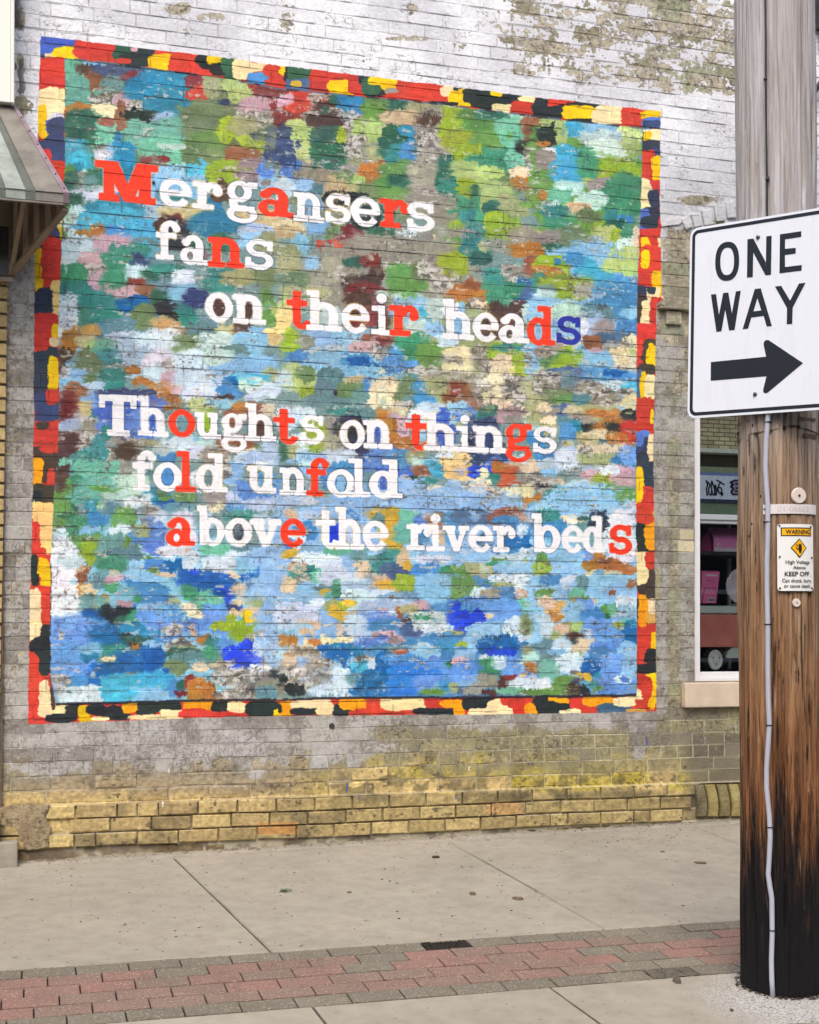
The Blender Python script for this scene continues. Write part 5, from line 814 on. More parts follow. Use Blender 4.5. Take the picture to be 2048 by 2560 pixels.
for k in range(6): qrect(bm, 0.3+0.07*k, 0.33+0.07*k, 0.70+0.03*math.sin(k*2), 0.72+0.03*math.sin(k*2), -0.003)
child('barcode', bm, M_rub, bk)
st = bm_obj('wire_stand', tube(bmesh.new(), [vpt(1755, 1510, Yt+0.02), vpt(1762, 1470, Yt+0.035), vpt(1788, 1470, Yt+0.035), vpt(1801, 1511, Yt+0.02), vpt(1772, 1511, Yt+0.02), vpt(1801, 1511, Yt+0.08)], 0.0022, 8), simple('black_wire', (30, 28, 32), 0.4), None, True)
tag(st, 'bent black wire easel holding the magenta box', 'stand')
# wrapped plate on the right of it
pl_ = empty('plate', vpt(1845, 1508, Yt+0.1)); tag(pl_, 'pale ribbed plate standing upright in clear wrap beside the magenta box', 'plate')
def dish(cx, cz, r, y, ribs, bm):
    rg = []
    for (rr_, yy) in ((0.02, 0.02), (0.5, 0.018), (0.7, 0.006), (0.96, -0.004), (1.0, 0.0), (0.97, 0.006)):
        rg.append([bm.verts.new((cx+r*rr_*math.cos(2*math.pi*k/64), y+yy+(0.004*math.sin(k*math.pi/1.5) if rr_ > 0.6 else 0)*ribs, cz+r*rr_*math.sin(2*math.pi*k/64))) for k in range(64)])
    for i in range(5):
        for k in range(64): bm.faces.new((rg[i][k], rg[i+1][k], rg[i+1][(k+1) % 64], rg[i][(k+1) % 64]))
    bm.faces.new(rg[0]); bmesh.ops.recalc_face_normals(bm, faces=bm.faces[:]); return bm
pc = vpt(1856, 1465, Yt+0.1); child('dish', dish(pc[0], pc[2], 0.115, Yt+0.1, 1, bmesh.new()), simple('plate_glaze', (240, 232, 240), 0.25, 0, 0.15, 20), pl_, True)
child('stand_foot', box(bmesh.new(), pc[0]-0.06, pc[0]+0.06, Yt+0.06, Yt+0.14, zz_(1514)+0.001, zz_(1508), 0.003), M_white, pl_)
po = boxo('white_bar', vpt(1821, 1300, 0.5)[0], vpt(1829, 1300, 0.5)[0], 0.5, 0.52, zb, w1.location.z+1.02, M_white, None, 0.002); tag(po, 'slim white upright bar behind the pink boxes in the window', 'post')  # thin white upright added behind the glass for a pale vertical stripe
# leafy decals on the right-hand glass
bm = bmesh.new(); rq = random.Random(9)
for k in range(9):
    u = W2[0]+0.07+k*0.07; z = W2[2]+0.1
    for s in range(14):
        zc = z+s*0.055+rq.uniform(-0.01, 0.01); a = rq.choice((-1, 1)); 
        prism(bm, [(u, 0.055, zc), (u+a*0.018, 0.055, zc+0.016), (u+a*0.03, 0.055, zc+0.036), (u+a*0.008, 0.055, zc+0.022)], (0, -1, 0), 0.001)
    prism(bm, [(u-0.0015, 0.0545, z), (u+0.0015, 0.0545, z), (u+0.0015, 0.0545, z+0.8), (u-0.0015, 0.0545, z+0.8)], (0, -1, 0), 0.001)
o = bm_obj('leaf_decal', bm, simple('leaf_print', (60, 86, 66), 0.6)); o.parent = w2; o.matrix_parent_inverse = Matrix.Translation(-w2.location); o['kind'] = 'stuff'
cur = boxo('mint_curtain', W2[0]+0.03, W2[1]-0.03, 0.14, 0.15, W2[2], W2[3], simple('mint_cloth', (150, 190, 176), 0.9, 0, 0.1, 5), None); tag(cur, 'pale mint backing panel behind the glass right of the pole', 'panel')
# black fixture on the wall right of the pole top
M_blk = simple('black_metal', (30, 30, 34), 0.45)
fx = empty('wall_bracket', on_y(2052, 200, -0.05)); tag(fx, 'black metal wall bracket just right of the pole top', 'bracket')
a0 = on_y(2040, 0, -0.02); a1 = on_y(2040, 74, -0.02)
child('mounting_box', box(bmesh.new(), a0[0]+0.0, a0[0]+0.35, -0.14, -0.004, a1[2], a1[2]+0.5, 0.004), M_blk, fx)
child('stay', bar(bmesh.new(), on_y(2034, 236, -0.06), on_y(2072, 170, -0.06), 0.035, 0.02), M_blk, fx)
a0 = on_y(2036, 1018, -0.03); a1 = on_y(2036, 1080, -0.03)
db = boxo('junction_box', a0[0]+0.01, a0[0]+0.3, -0.09, -0.004, a1[2], a0[2], M_blk, None, 0.004); tag(db, 'dark metal box on the wall above the low shop window', 'electrical box')
# ================================================================ left neighbour: yellow brick pier, white siding, awning
M_yb = (lambda t: (t.color(t.mix(t.ramp(t.noise(14, 6, 0.7), [(0.32, BW(0)), (0.66, BW(1))]), rgba((150, 126, 84)), rgba((206, 182, 128)))), t.bump(t.noise(70, 6, 0.6), 0.7, 0.006)))(NT('buff_brick', 0.85)) and bpy.data.materials['buff_brick']
M_mort = simple('dark_mortar', (104, 92, 76), 0.95, 0, 0.2, 12, 1, 0.6, 90)
nb = empty('neighbouring_storefront', (-0.5, -0.05, 0)); tag(nb, 'buff brick storefront with deep joints and white siding at the left edge of the wall', 'building')
pier_x = lambda py: np.interp(py, [0, 250, 690, 1250, 1650, 2100], [26, 25, 22, 12, 4, -4])
z = ZP; k = 0; tb = box(bmesh.new(), -0.5, 0.5, -0.5, 0.5, -0.5, 0.5, 0.06, 2); mb = bpy.data.meshes.new('brick'); tb.to_mesh(mb); tb.free(); mb.materials.append(M_yb); mb.polygons.foreach_set('use_smooth', [False]*len(mb.polygons))
nbm = []
while z < CZ+3.9:
    py = HY-(z+0.036-CZ)*F/6.8; xr_ = on_y(pier_x(py)-1, py, -0.032)[0]; u = xr_; L = 0.2 if k % 2 else 0.1
    for j in range(5):
        o = bpy.data.objects.new('brick', mb); COL.objects.link(o); o.parent = nb; o.matrix_parent_inverse = Matrix.Translation(-nb.location)
        o.location = (u-L/2+0.004, -0.008+random.uniform(-0.003, 0.003), z+0.036); o.scale = (L-0.012, 0.05, 0.058); o.rotation_euler = (0, random.uniform(-0.01, 0.01), 0)
        u -= L; L = 0.21
    z += 0.0728; k += 1
mesh_obj('pier_mortar', [(-3, -0.020, ZP-0.3), (on_y(3, 1900, -0.02)[0], -0.020, ZP-0.3), (on_y(26, 0, -0.02)[0], -0.020, CZ+4), (-3, -0.020, CZ+4), (-3, 0.02, ZP-0.3), (on_y(3, 1900, -0.02)[0], 0.02, ZP-0.3), (on_y(26, 0, -0.02)[0], 0.02, CZ+4), (-3, 0.02, CZ+4)], [(0, 1, 2, 3), (1, 5, 6, 2)], M_mort, nb)
boxo('pier_base', -3, -0.14, -0.10, 0.0, -1.0, ZP-0.05, M_mort, nb, 0.01)
M_side = simple('white_siding', (232, 231, 222), 0.5, 0, 0.02, 2, 1, 0.05)
e = on_y(26, 256, -0.13); e2 = on_y(36, 256, -0.14)
boxo('siding_panel', -3, e[0], -0.13, 0.0, e[2], CZ+4.5, M_side, nb, 0.002)
boxo('corner_trim', e[0]+0.001, e2[0], -0.14, 0.0, e[2]-0.004, CZ+4.5, M_side, nb, 0.003)
# awning
aw = empty('metal_awning', on_y(60, 480, -0.3)); tag(aw, 'weathered striped metal awning with a mauve riveted edge at top left', 'awning')
Yl = -0.55; wt = on_y(28, 260, -0.05); lp = on_y(165, 488, Yl)
M_st = {}
def awmat(name, c):
    t = NT(name, 0.45, 0.35); v = t.map(scale=(6, 6, 30)); n1 = t.noise(9, 6, 0.65); n2 = t.noise(60, 4, 0.7)
    d = t.ramp(n1, [(0.35, BW(0)), (0.7, BW(1))]); a = t.mix(d, rgba(tuple(x*0.78 for x in c)), rgba(c)); t.color(t.mix(t.ramp(n2, [(0.60, BW(0)), (0.72, BW(0.6))]), a, rgba((120, 112, 100)))); t.bump(n2, 0.25, 0.003); return t.m
for n_, c in (('awning_taupe', (148, 142, 132)), ('awning_dark', (110, 116, 108)), ('awning_light', (172, 182, 174)), ('awning_mauve', (164, 142, 152)), ('awning_brown', (158, 142, 122))): M_st[n_] = awmat(n_, c)
def apt(kq, s):       # kq: 0 at the end strip, grows leftwards; s: 0 wall .. 1 lip
    a = np.array([wt[0]-kq*0.096, -0.05, wt[2]]); b = np.array([lp[0]-kq*0.150, Yl, lp[2]]); return a+(b-a)*s
kk = [0.08]
cols = []
pat = [('awning_taupe', 0.86), ('awning_dark', 0.32), ('awning_light', 0.60), ('awning_dark', 0.30)]
k = 0.08
bms = {n_: bmesh.new() for n_ in ('awning_taupe', 'awning_dark', 'awning_light')}
i = 0
def rib(name, a, b, lift):
    p = [apt(a, 0), apt(a, 1), apt(b, 1), apt(b, 0)]; n_ = np.cross(p[1]-p[0], p[2]-p[1]); n_ = n_/np.linalg.norm(n_); n_ = n_ if n_[2] > 0 else -n_
    bm = prism(bmesh.new(), [x+n_*lift for x in p], n_, 0.004)
    if lift > 0: prism(bm, [p[0], p[1], p[1]+n_*lift, p[0]+n_*lift], (1, 0, 0), 0.0015); prism(bm, [p[3], p[2], p[2]+n_*lift, p[3]+n_*lift], (1, 0, 0), 0.0015)
    v = apt(a, 1); w_ = apt(b, 1); hz = 0.037
    prism(bm, [(v[0], Yl-0.001-lift*0.2, v[2]+0.012), (w_[0], Yl-0.001-lift*0.2, w_[2]+0.012), (w_[0], Yl-0.001-lift*0.2, w_[2]-hz), (v[0], Yl-0.001-lift*0.2, v[2]-hz)], (0, 1, 0), 0.004)
    return child('roof_strip', bm, M_st[name], aw)
while k < 9:
    nme, wd = pat[i % 4]; rib(nme, k, k+wd, 0.0 if nme == 'awning_dark' else 0.008); k += wd; i += 1
# mauve end strip with rivets
pA, pB, pC, pD = apt(0.085, 0), apt(0.085, 1), apt(-0.10, 1), apt(-0.10, 0)
n_ = np.cross(pB-pA, pC-pB); n_ /= np.linalg.norm(n_); n_ = n_ if n_[2] > 0 else -n_
bm = prism(bmesh.new(), [x+n_*0.012 for x in (pA, pB, pC, pD)], n_, 0.004)
prism(bm, [pB+n_*0.014, pC+n_*0.014, pC+np.array([0, 0, -0.04]), pB+np.array([0, 0, -0.04])], (0, -1, 0), 0.006)
prism(bm, [pD+n_*0.014, pC+n_*0.014, pC-n_*0.02, pD-n_*0.02], (1, 0, 0), 0.003)
child('edge_strip', bm, M_st['awning_mauve'], aw)
bm = bmesh.new()
for s in (0.03, 0.19, 0.34, 0.49, 0.64, 0.81, 0.96):
    c = (apt(-0.01, s))+n_*0.017; r = bmesh.ops.create_uvsphere(bm, u_segments=8, v_segments=5, radius=0.0045)
    for v in r['verts']: v.co += Vector(c)
child('rivets', bm, M_plug, aw, True)['kind'] = 'stuff'
# lip rail, braces, slatted gusset
a = apt(9, 1); b = apt(-0.08, 1); hz = 0.04
child('lip_rail', bar(bmesh.new(), (a[0], Yl+0.01, a[2]-hz-0.003), (b[0], Yl+0.01, b[2]-hz-0.003), 0.02, 0.009), M_st['awning_taupe'], aw)
wb = on_y(27, 688, -0.04); le = np.array([b[0]-0.012, Yl+0.02, b[2]-hz-0.02])
child('brace', bar(bmesh.new(), wb, le, 0.022, 0.03, (1, 0, 0)), M_st['awning_brown'], aw)
le2 = on_y(59, 502, -0.35); child('brace', bar(bmesh.new(), on_y(27, 684, -0.05), le2, 0.022, 0.022, (1, 0, 0)), M_st['awning_brown'], aw)
child('brace', bar(bmesh.new(), on_y(27, 684, -0.05), on_y(27, 500, -0.05), 0.02, 0.018, (0, 1, 0)), M_st['awning_brown'], aw)
child('brace', bar(bmesh.new(), on_y(-60, 694, -0.05), on_y(34, 700, -0.05), 0.02, 0.024, (0, 0, 1)), M_st['awning_brown'], aw)
wtop = on_y(30, 470, -0.04); ltop = np.array([le[0]-0.01, Yl+0.03, le[2]+0.05])
M_slat = simple('brown_slat', (104, 84, 68), 0.7, 0, 0.2, 12); M_slat2 = simple('pale_brown_slat', (150, 132, 114), 0.7, 0, 0.2, 12)
for i in range(9):
    f0 = 0.02+i*0.105; f1 = f0+0.098; T0 = wtop+(ltop-wtop)*f0; T1 = wtop+(ltop-wtop)*f1; B0 = wb+(le-wb)*f0; B1_ = wb+(le-wb)*f1; o_ = 0.010*(i % 2)
    child('gusset_slat', prism(bmesh.new(), [T0, T1, B1_, B0], (0.55, 0.8, 0), 0.004+o_), M_slat if i % 2 else M_slat2, aw)
wdw = boxo('dark_window', -3, on_y(24, 600, -0.03)[0], -0.045, 0.0, on_y(10, 690, -0.04)[2], on_y(10, 568, -0.04)[2], simple('dark_glass', (58, 56, 58), 0.25), nb)
boxo('pale_lintel', -3, on_y(24, 600, -0.03)[0], -0.050, 0.0, on_y(10, 566, -0.04)[2], on_y(10, 505, -0.04)[2], simple('lintel', (128, 116, 98), 0.8), nb, 0.003)
# stone step
c0 = on_y(44, 2150, -0.12); c1 = on_y(44, 2106, -0.12)
stp = boxo('stone_step', -1.4, c0[0], -0.12, 0.0, c0[2]-0.1, c1[2], simple('grey_stone', (150, 144, 130), 0.9, 0, 0.14, 14, 1, 0.6, 60), None, 0.006, 2)
tag(stp, 'low grey stone block where the wall meets the pavement at far left', 'step')

# ================================================================ pavement
def concrete(name, c, seed=0):
    t = NT(name, 0.88, 0, 0.3)
    n1 = t.noise(1.6, 6, 0.6); n2 = t.noise(11, 6, 0.65); n3 = t.noise(170, 3, 0.7); n4 = t.noise(420, 2, 0.6)
    a = t.mix(t.ramp(n1, [(0.35, BW(0)), (0.68, BW(1))]), rgba(tuple(x*0.95 for x in c), KG), rgba(tuple(min(255, x*1.03) for x in c), KG))
    a = t.mix(t.math('MULTIPLY', t.ramp(n2, [(0.40, BW(0)), (0.72, BW(1))]), 0.26), a, rgba((110, 100, 84), KG))
    a = t.mix(t.math('MULTIPLY', t.ramp(n3, [(0.62, BW(0)), (0.70, BW(1))]), 0.35), a, rgba((126, 114, 98), KG))
    a = t.mix(t.math('MULTIPLY', t.ramp(n4, [(0.60, BW(0)), (0.72, BW(1))]), 0.30), a, rgba((214, 206, 192), KG))
    a = t.mix(t.math('MULTIPLY', t.ramp(t.noise(30, 2, 0.5), [(0.70, BW(0)), (0.73, BW(1))]), 0.55), a, rgba((100, 84, 70), KG))
    return t, a, n3
KG = 0.66
t, a, n3 = concrete('pavement_concrete', (193, 185, 169))
# grime along the wall line
s_ = t.sep(); dw = t.math('ADD', s_[1], t.math('MULTIPLY', t.noise(7, 5, 0.7), 0.25)); 
a = t.mix(t.math('MULTIPLY', t.ramp(dw, [(0.0, BW(0)), (0.12, BW(1))]), 0.22), a, rgba((150, 134, 108), KG))
t.color(a); t.bump(n3, 0.35, 0.002); M_con = t.m
t, a, n3 = concrete('kerbside_concrete', (196, 188, 172))
# pale salted patch round the pole
PB = ground(1956, 2494)
AX_DEP = float((PB-CAM)@np.array([sn, cs, 0]))
pole_c = PB + np.array([PB[0]-CAM[0], PB[1]-CAM[1], 0])/np.linalg.norm((PB-CAM)[:2])*0.15
d2 = t.n.new('ShaderNodeVectorMath'); d2.operation = 'DISTANCE'; t.l.new(t.pos, d2.inputs[0]); d2.inputs[1].default_value = (pole_c[0]+0.06, pole_c[1]-0.18, pole_c[2])
rr_ = t.math('ADD', d2.outputs['Value'], t.math('MULTIPLY', t.noise(7, 5, 0.7), 0.22))
pm_ = t.ramp(rr_, [(0.40, BW(1)), (0.62, BW(0))]); gr = t.ramp(t.noise(120, 4, 0.8), [(0.40, BW(0)), (0.52, BW(1))])
patch = t.mix(gr, rgba((120, 116, 108), KG), rgba((226, 224, 218), KG)); t.color(t.mix(pm_, a, patch)); t.bump(n3, 0.4, 0.003); M_con2 = t.m
M_soil = simple('joint_dirt', (44, 38, 30), 0.95, 0, 0.35, 40, 0.5, 0.9, 120)
walk = empty('pavement', (2.3, -1.0, 0)); walk['kind'] = 'structure'
def slab(corners, name, mat, parent, nx=10, ny=10, g=0.0065):
    (a, b, c, d) = corners      # (u,y): near wall left, near wall right, street right, street left
    bm = bmesh.new(); G = []
    ss = [0, 0.006]+[i/nx for i in range(1, nx)]+[0.994, 1]; tt = [0, 0.006]+[i/ny for i in range(1, ny)]+[0.994, 1]
    A, B, C, D = (np.array(q, float) for q in corners); cen = (A+B+C+D)/4
    rj = random.Random(int(abs(A[0])*1000))
    for i, s in enumerate(ss):
        row = []
        for j, q in enumerate(tt):
            p = (A*(1-s)+B*s)*(1-q) + (D*(1-s)+C*s)*q
            e = (i in (0, len(ss)-1)) or (j in (0, len(tt)-1))
            v = p.copy()
            if e: v += (p-cen)/np.linalg.norm(p-cen)*(-g) + np.array([rj.uniform(-1, 1), rj.uniform(-1, 1)])*0.0018
            row.append(bm.verts.new((v[0], v[1], gz(v[0], v[1]) - (0.006 if e else 0))))
        G.append(row)
    for i in range(len(ss)-1):
        for j in range(len(tt)-1): bm.faces.new((G[i][j], G[i][j+1], G[i+1][j+1], G[i+1][j]))
    n, m = len(ss), len(tt)
    rim = [G[i][0] for i in range(n)] + [G[n-1][j] for j in range(1, m)] + [G[i][m-1] for i in range(n-2, -1, -1)] + [G[0][j] for j in range(m-2, 0, -1)]
    lo = [bm.verts.new((v.co.x, v.co.y, v.co.z-0.05)) for v in rim]
    for i in range(len(rim)):
        j = (i+1) % len(rim); bm.faces.new((rim[i], rim[j], lo[j], lo[i]))
    bmesh.ops.recalc_face_normals(bm, faces=bm.faces[:])
    return bm_obj(name, bm, mat, parent, False)
def uv(px, py): p = ground(px, py); return (p[0], p[1])
def line_at_y(p, q, y): s = (y-p[1])/(q[1]-p[1]); return (p[0]+(q[0]-p[0])*s, y)
YW = -0.12; YB = -DB+0.008; YC = -DCC-0.006; YK = -DK
j1 = (uv(421.5, 2131), uv(670.8, 2371.6)); j2 = (uv(1101, 2092.6), uv(1510.7, 2322))
sp = (line_at_y(*j2, YW)[0]-line_at_y(*j1, YW)[0])
joints = []
for k in range(-3, 8):
    if k == 0: joints.append((line_at_y(*j1, YW), line_at_y(*j1, YB)))
    elif k == 1: joints.append((line_at_y(*j2, YW), line_at_y(*j2, YB)))
    else:
        u0_ = line_at_y(*j1, YW)[0]+k*sp; sk = (line_at_y(*j2, YB)[0]-line_at_y(*j2, YW)[0]); joints.append(((u0_, YW), (u0_+sk, YB)))
for a_, b_ in zip(joints[:-1], joints[1:]): slab((a_[0], b_[0], b_[1], a_[1]), 'slab', M_con, walk)
# cement fillet at the wall foot
bm = bmesh.new(); r_ = random.Random(8); prev = None; u = U0
while u < U1+0.02:
    z = zA(u); vs = [bm.verts.new((u, -0.004, z+0.004+r_.uniform(-.004, .005))), bm.verts.new((u, -0.060, z+0.002+r_.uniform(-.003, .003))), bm.verts.new((u, YW+0.014+r_.uniform(-0.006, 0.008), gz(u, YW)-0.001+r_.uniform(-0.002, 0.0015))), bm.verts.new((u, YW+0.026, gz(u, YW)-0.04))]
    if prev:
        for i in range(3): bm.faces.new((prev[i], prev[i+1], vs[i+1], vs[i]))
    prev = vs; u += 0.022
bmesh.ops.recalc_face_normals(bm, faces=bm.faces[:]); bm_obj('cement_fillet', bm, M_con, walk, True)
# lower slabs with their joints
k1 = (uv(1374, 2469), uv(1493, 2555)); k2 = (uv(783, 2520), uv(813, 2558))
lj = []
for k in range(-3, 8):
    if k == 0: lj.append((line_at_y(*k2, YC), line_at_y(*k2, YK)))
    elif k == 1: lj.append((line_at_y(*k1, YC), line_at_y(*k1, YK)))
    else:
        w_ = line_at_y(*k1, YC)[0]-line_at_y(*k2, YC)[0]; u0_ = line_at_y(*k2, YC)[0]+k*w_; lj.append(((u0_, YC), (u0_+0.05, YK)))
for a_, b_ in zip(lj[:-1], lj[1:]): slab((a_[0], b_[0], b_[1], a_[1]), 'kerbside_slab', M_con2, walk)
# bedding under joints
bm = bmesh.new(); prev = None
for i in range(0, 41):
    u = -4+i*0.4; vs = [bm.verts.new((u, y, gz(u, y)-0.0105)) for y in (0.05, -0.12, -DB/2, -DB, -DCC, -DK-0.02)]
    if prev:
        for k in range(5): bm.faces.new((prev[k], prev[k+1], vs[k+1], vs[k]))
    prev = vs
bmesh.ops.recalc_face_normals(bm, faces=bm.faces[:]); o = bm_obj('joint_bedding', bm, M_soil, walk)
# pavers
def paver_mat(name, c1, c2):
    t = NT(name, 0.85, 0, 0.3); oi = t.n.new('ShaderNodeObjectInfo')
    a = t.mix(oi.outputs['Random'], rgba(c1, KG), rgba(c2, KG))
    a = t.mix(t.math('MULTIPLY', t.ramp(t.noise(4, 5, 0.7), [(0.42, BW(0)), (0.66, BW(1))]), 0.45), a, rgba((124, 112, 98), KG))
    a = t.mix(t.math('MULTIPLY', t.ramp(t.noise(95, 3, 0.7), [(0.57, BW(0)), (0.63, BW(1))]), 0.55), a, rgba((226, 212, 200), KG))
    a = t.mix(t.math('MULTIPLY', t.ramp(t.noise(110, 3, 0.7, t.map(loc=(5, 3, 1))), [(0.56, BW(0)), (0.64, BW(1))]), 0.5), a, rgba((84, 74, 68), KG))
    t.color(a); t.bump(t.noise(260, 3, 0.7), 0.7, 0.003); return t.m
M_pr = paver_mat('rose_paver', (162, 138, 124), (178, 134, 122)); M_pg = paver_mat('grey_paver', (142, 136, 120), (156, 149, 132))
strip = empty('paver_strip', (2.3, -DB-0.2, ZB)); strip['kind'] = 'structure'
row_w = (DCC-DB)/6
ujs = [ground(x/1.6846, 2060+y/1.6846)[0] for x, y in ((90, 617), (318, 600), (540, 582), (752, 566), (967, 549), (1170, 535), (1375, 520), (1565, 507))] + [ground(1024+x/1.6846, 2060+y/1.6846)[0] for x, y in ((413, 472), (598, 462), (775, 452), (950, 442), (1125, 427), (1295, 414))]
pitch = float(np.median(np.diff(ujs)[[0, 1, 2, 3, 4, 5, 6, 8, 9, 10, 11, 12]])); print('paver pitch', pitch, 'row', row_w)
def pmesh(mat, Lx, Ly, nm, seed):
    bm = box(bmesh.new(), -Lx/2, Lx/2, -Ly/2, Ly/2, -0.05, 0, 0.0015, 1); me = bpy.data.meshes.new(nm); bm.to_mesh(me); bm.free(); me.materials.append(mat); return me
PM = {('r', 0): pmesh(M_pr, pitch-0.0056, row_w-0.0075, 'paver', 1), ('g', 0): pmesh(M_pg, pitch-0.0056, row_w-0.0075, 'paver', 2)}
offs = [ujs[1], ujs[1]+pitch*0.52, ujs[1]+pitch*0.08, ujs[1]+pitch*0.70, ujs[1]+pitch*0.26, ujs[1]+pitch*0.0]
# phases of rows 2-6 measured from their own joints
for r_i, (x, y) in enumerate(((427, 625), (335, 668), (485, 700), (390, 778), (530, 800))): offs[r_i+1] = ground(x/1.6846, 2060+y/1.6846)[0]
rp = random.Random(6); hole1 = ground(1113, 2356); hole2 = ground(1655, 2441)
for r_i in range(6):
    y = -DB-(r_i+0.5)*row_w; n0 = int((-3.2-offs[r_i])/pitch)
    for n in range(n0, n0+58):
        u = offs[r_i]+(n+0.5)*pitch
        if u < -1.2 or u > 6.2: continue
        if r_i == 0 and abs(u-hole1[0]) < pitch*0.5: HU1 = u; continue
        if r_i == 5 and abs(u-hole2[0]) < pitch*0.5: HU2 = u; continue
        px_, py_ = proj((u, y, gz(u, y)))
        kd = 'g' if r_i in (0, 5) or (px_ > 1480 and rp.random() < 0.45) or rp.random() < 0.10 else 'r'
        o = bpy.data.objects.new('paver', PM[(kd, 0)]); COL.objects.link(o); o.parent = strip; o.matrix_parent_inverse = Matrix.Translation(-strip.location)
        o.location = (u, y, gz(u, y)+rp.uniform(-0.002, 0.0015)); o.rotation_euler = (math.atan(TS)+rp.uniform(-0.006, 0.006), rp.uniform(-0.006, 0.006), rp.uniform(-0.006, 0.006))
# broken pavers
M_brk = simple('broken_paver', (112, 104, 92), 0.95, 0, 0.3, 30, KG, 1.0, 90)
for (hu, hy, seed, dep) in ((HU1, -DB-0.5*row_w, 3, -0.006), (HU2, -DB-5.5*row_w, 5, -0.001)):
    bm = bmesh.new(); rb = random.Random(seed); nx, ny = 22, 11; G = []
    for i in range(nx+1):
        G.append([])
        for j in range(ny+1):
            uu_ = hu+(i/nx-0.5)*(pitch-0.006); yy_ = hy+(j/ny-0.5)*(row_w-0.006)
            h = dep + 0.012*(rb.random()-0.5) + (0.016 if (i < 3 or i > 18) and rb.random() < 0.6 else 0) + (0.010*math.sin(i*0.7+seed) if seed == 5 else 0)
            G[-1].append(bm.verts.new((uu_, yy_, gz(uu_, yy_)+min(h, -0.001))))
    for i in range(nx):
        for j in range(ny): bm.faces.new((G[i][j], G[i+1][j], G[i+1][j+1], G[i][j+1]))
    bmesh.ops.recalc_face_normals(bm, faces=bm.faces[:])
    o = bm_obj('broken_paver', bm, M_soil if seed == 3 else M_brk, strip); o['label'] = 'gap of dirt where a grey paver is missing' if seed == 3 else 'crumbled grey paver near the pole'
# kerb and road
M_kerb = concrete('kerb_stone', (188, 178, 160)); M_kerb[0].color(M_kerb[1]); M_kerb = M_kerb[0].m
M_road = (lambda t: (t.color(t.mix(t.ramp(t.noise(130, 4, 0.7), [(0.35, BW(0)), (0.7, BW(1))]), (0.035, 0.035, 0.036, 1), (0.085, 0.083, 0.08, 1))), t.bump(t.noise(160, 4, 0.7), 0.8, 0.006)))(NT('asphalt', 0.9)) and bpy.data.materials['asphalt']
zk = gz(0, -DK)
kb = mesh_obj('kerb', [(-30, -DK-0.004, zk-0.3), (30, -DK-0.004, zk-0.3), (30, -DK-0.004, zk-0.002), (-30, -DK-0.004, zk-0.002), (30, -DK-0.15, zk-0.010), (-30, -DK-0.15, zk-0.010), (30, -DK-0.165, zk-0.030), (-30, -DK-0.165, zk-0.030), (30, -DK-0.175, zk-0.14), (-30, -DK-0.175, zk-0.14)], [(0, 1, 2, 3), (3, 2, 4, 5), (5, 4, 6, 7), (7, 6, 8, 9)], M_kerb); kb['kind'] = 'structure'
rd = mesh_obj('road', [(-200, -DK-0.17, zk-0.13), (200, -DK-0.17, zk-0.13), (200, -DK-4.6, zk-0.07), (-200, -DK-4.6, zk-0.07), (200, -DK-9.0, zk-0.13), (-200, -DK-9.0, zk-0.13)], [(0, 3, 2, 1), (3, 5, 4, 2)], M_road); rd['kind'] = 'structure'
fw_ = mesh_obj('far_pavement', [(-200, -DK-9.0, zk-0.02), (200, -DK-9.0, zk-0.02), (200, -300, zk-0.02), (-200, -300, zk-0.02), (-200, -DK-9.0, zk-0.14), (200, -DK-9.0, zk-0.14)], [(0, 3, 2, 1), (0, 1, 5, 4)], M_kerb); fw_['kind'] = 'structure'
eg = mesh_obj('ground', [(-300, 300, zk-0.35), (300, 300, zk-0.35), (300, -320, zk-0.35), (-300, -320, zk-0.35)], [(0, 3, 2, 1)], M_soil); eg['kind'] = 'structure'
for (xa_, xb_) in ((-200, -1.0), (6.0, 200)):
    o = mesh_obj('side_pavement', [(xa_, 0.3, max(-0.05, zk)-0.02), (xb_, 0.3, max(-0.05, zk)-0.02), (xb_, -DK, zk-0.008), (xa_, -DK, zk-0.008)], [(0, 3, 2, 1)], M_con); o['kind'] = 'structure'

# ================================================================ the pole
z_top = 5.2; PH = z_top-(pole_c[2]-0.2)
topc = on_depth(1938, 200, float((pole_c-CAM)@np.array([sn, cs, 0])))
axd = (topc-pole_c)/(topc[2]-pole_c[2])                       # lean per metre
def pax(z): return pole_c + axd*(z-pole_c[2])
DP = float((pole_c-CAM)@np.array([sn, cs, 0])); R0 = 200*DP/F/2; R1 = 193*DP/F/2; zt200 = topc[2]
def prad(z): return R0 + (R1-R0)*(z-pole_c[2])/(zt200-pole_c[2])
def pole_hit(px, py, off=0.0):
    r = ray(px, py); lo = DP-0.6; best = None
    f = lambda m: (lambda p: np.linalg.norm((p-pax(p[2]))[:2])-prad(p[2])-off)(CAM+r*m)
    ms = np.linspace(DP-0.35, DP+0.05, 200); prev = f(ms[0])
    for a_, b_ in zip(ms[:-1], ms[1:]):
        fb = f(b_)
        if prev > 0 >= fb:
            for _ in range(25):
                m = (a_+b_)/2
                if f(m) > 0: a_ = m
                else: b_ = m
            return CAM+r*a_
        prev = fb
    i = int(np.argmin([f(m) for m in ms])); return CAM+r*ms[i]
pole = empty('utility_pole', tuple(pole_c)); tag(pole, 'tall round wooden utility pole, silver grey above and tarred black at its foot', 'pole')
SEG, NR = 220, 330
rp2 = np.random.RandomState(12)
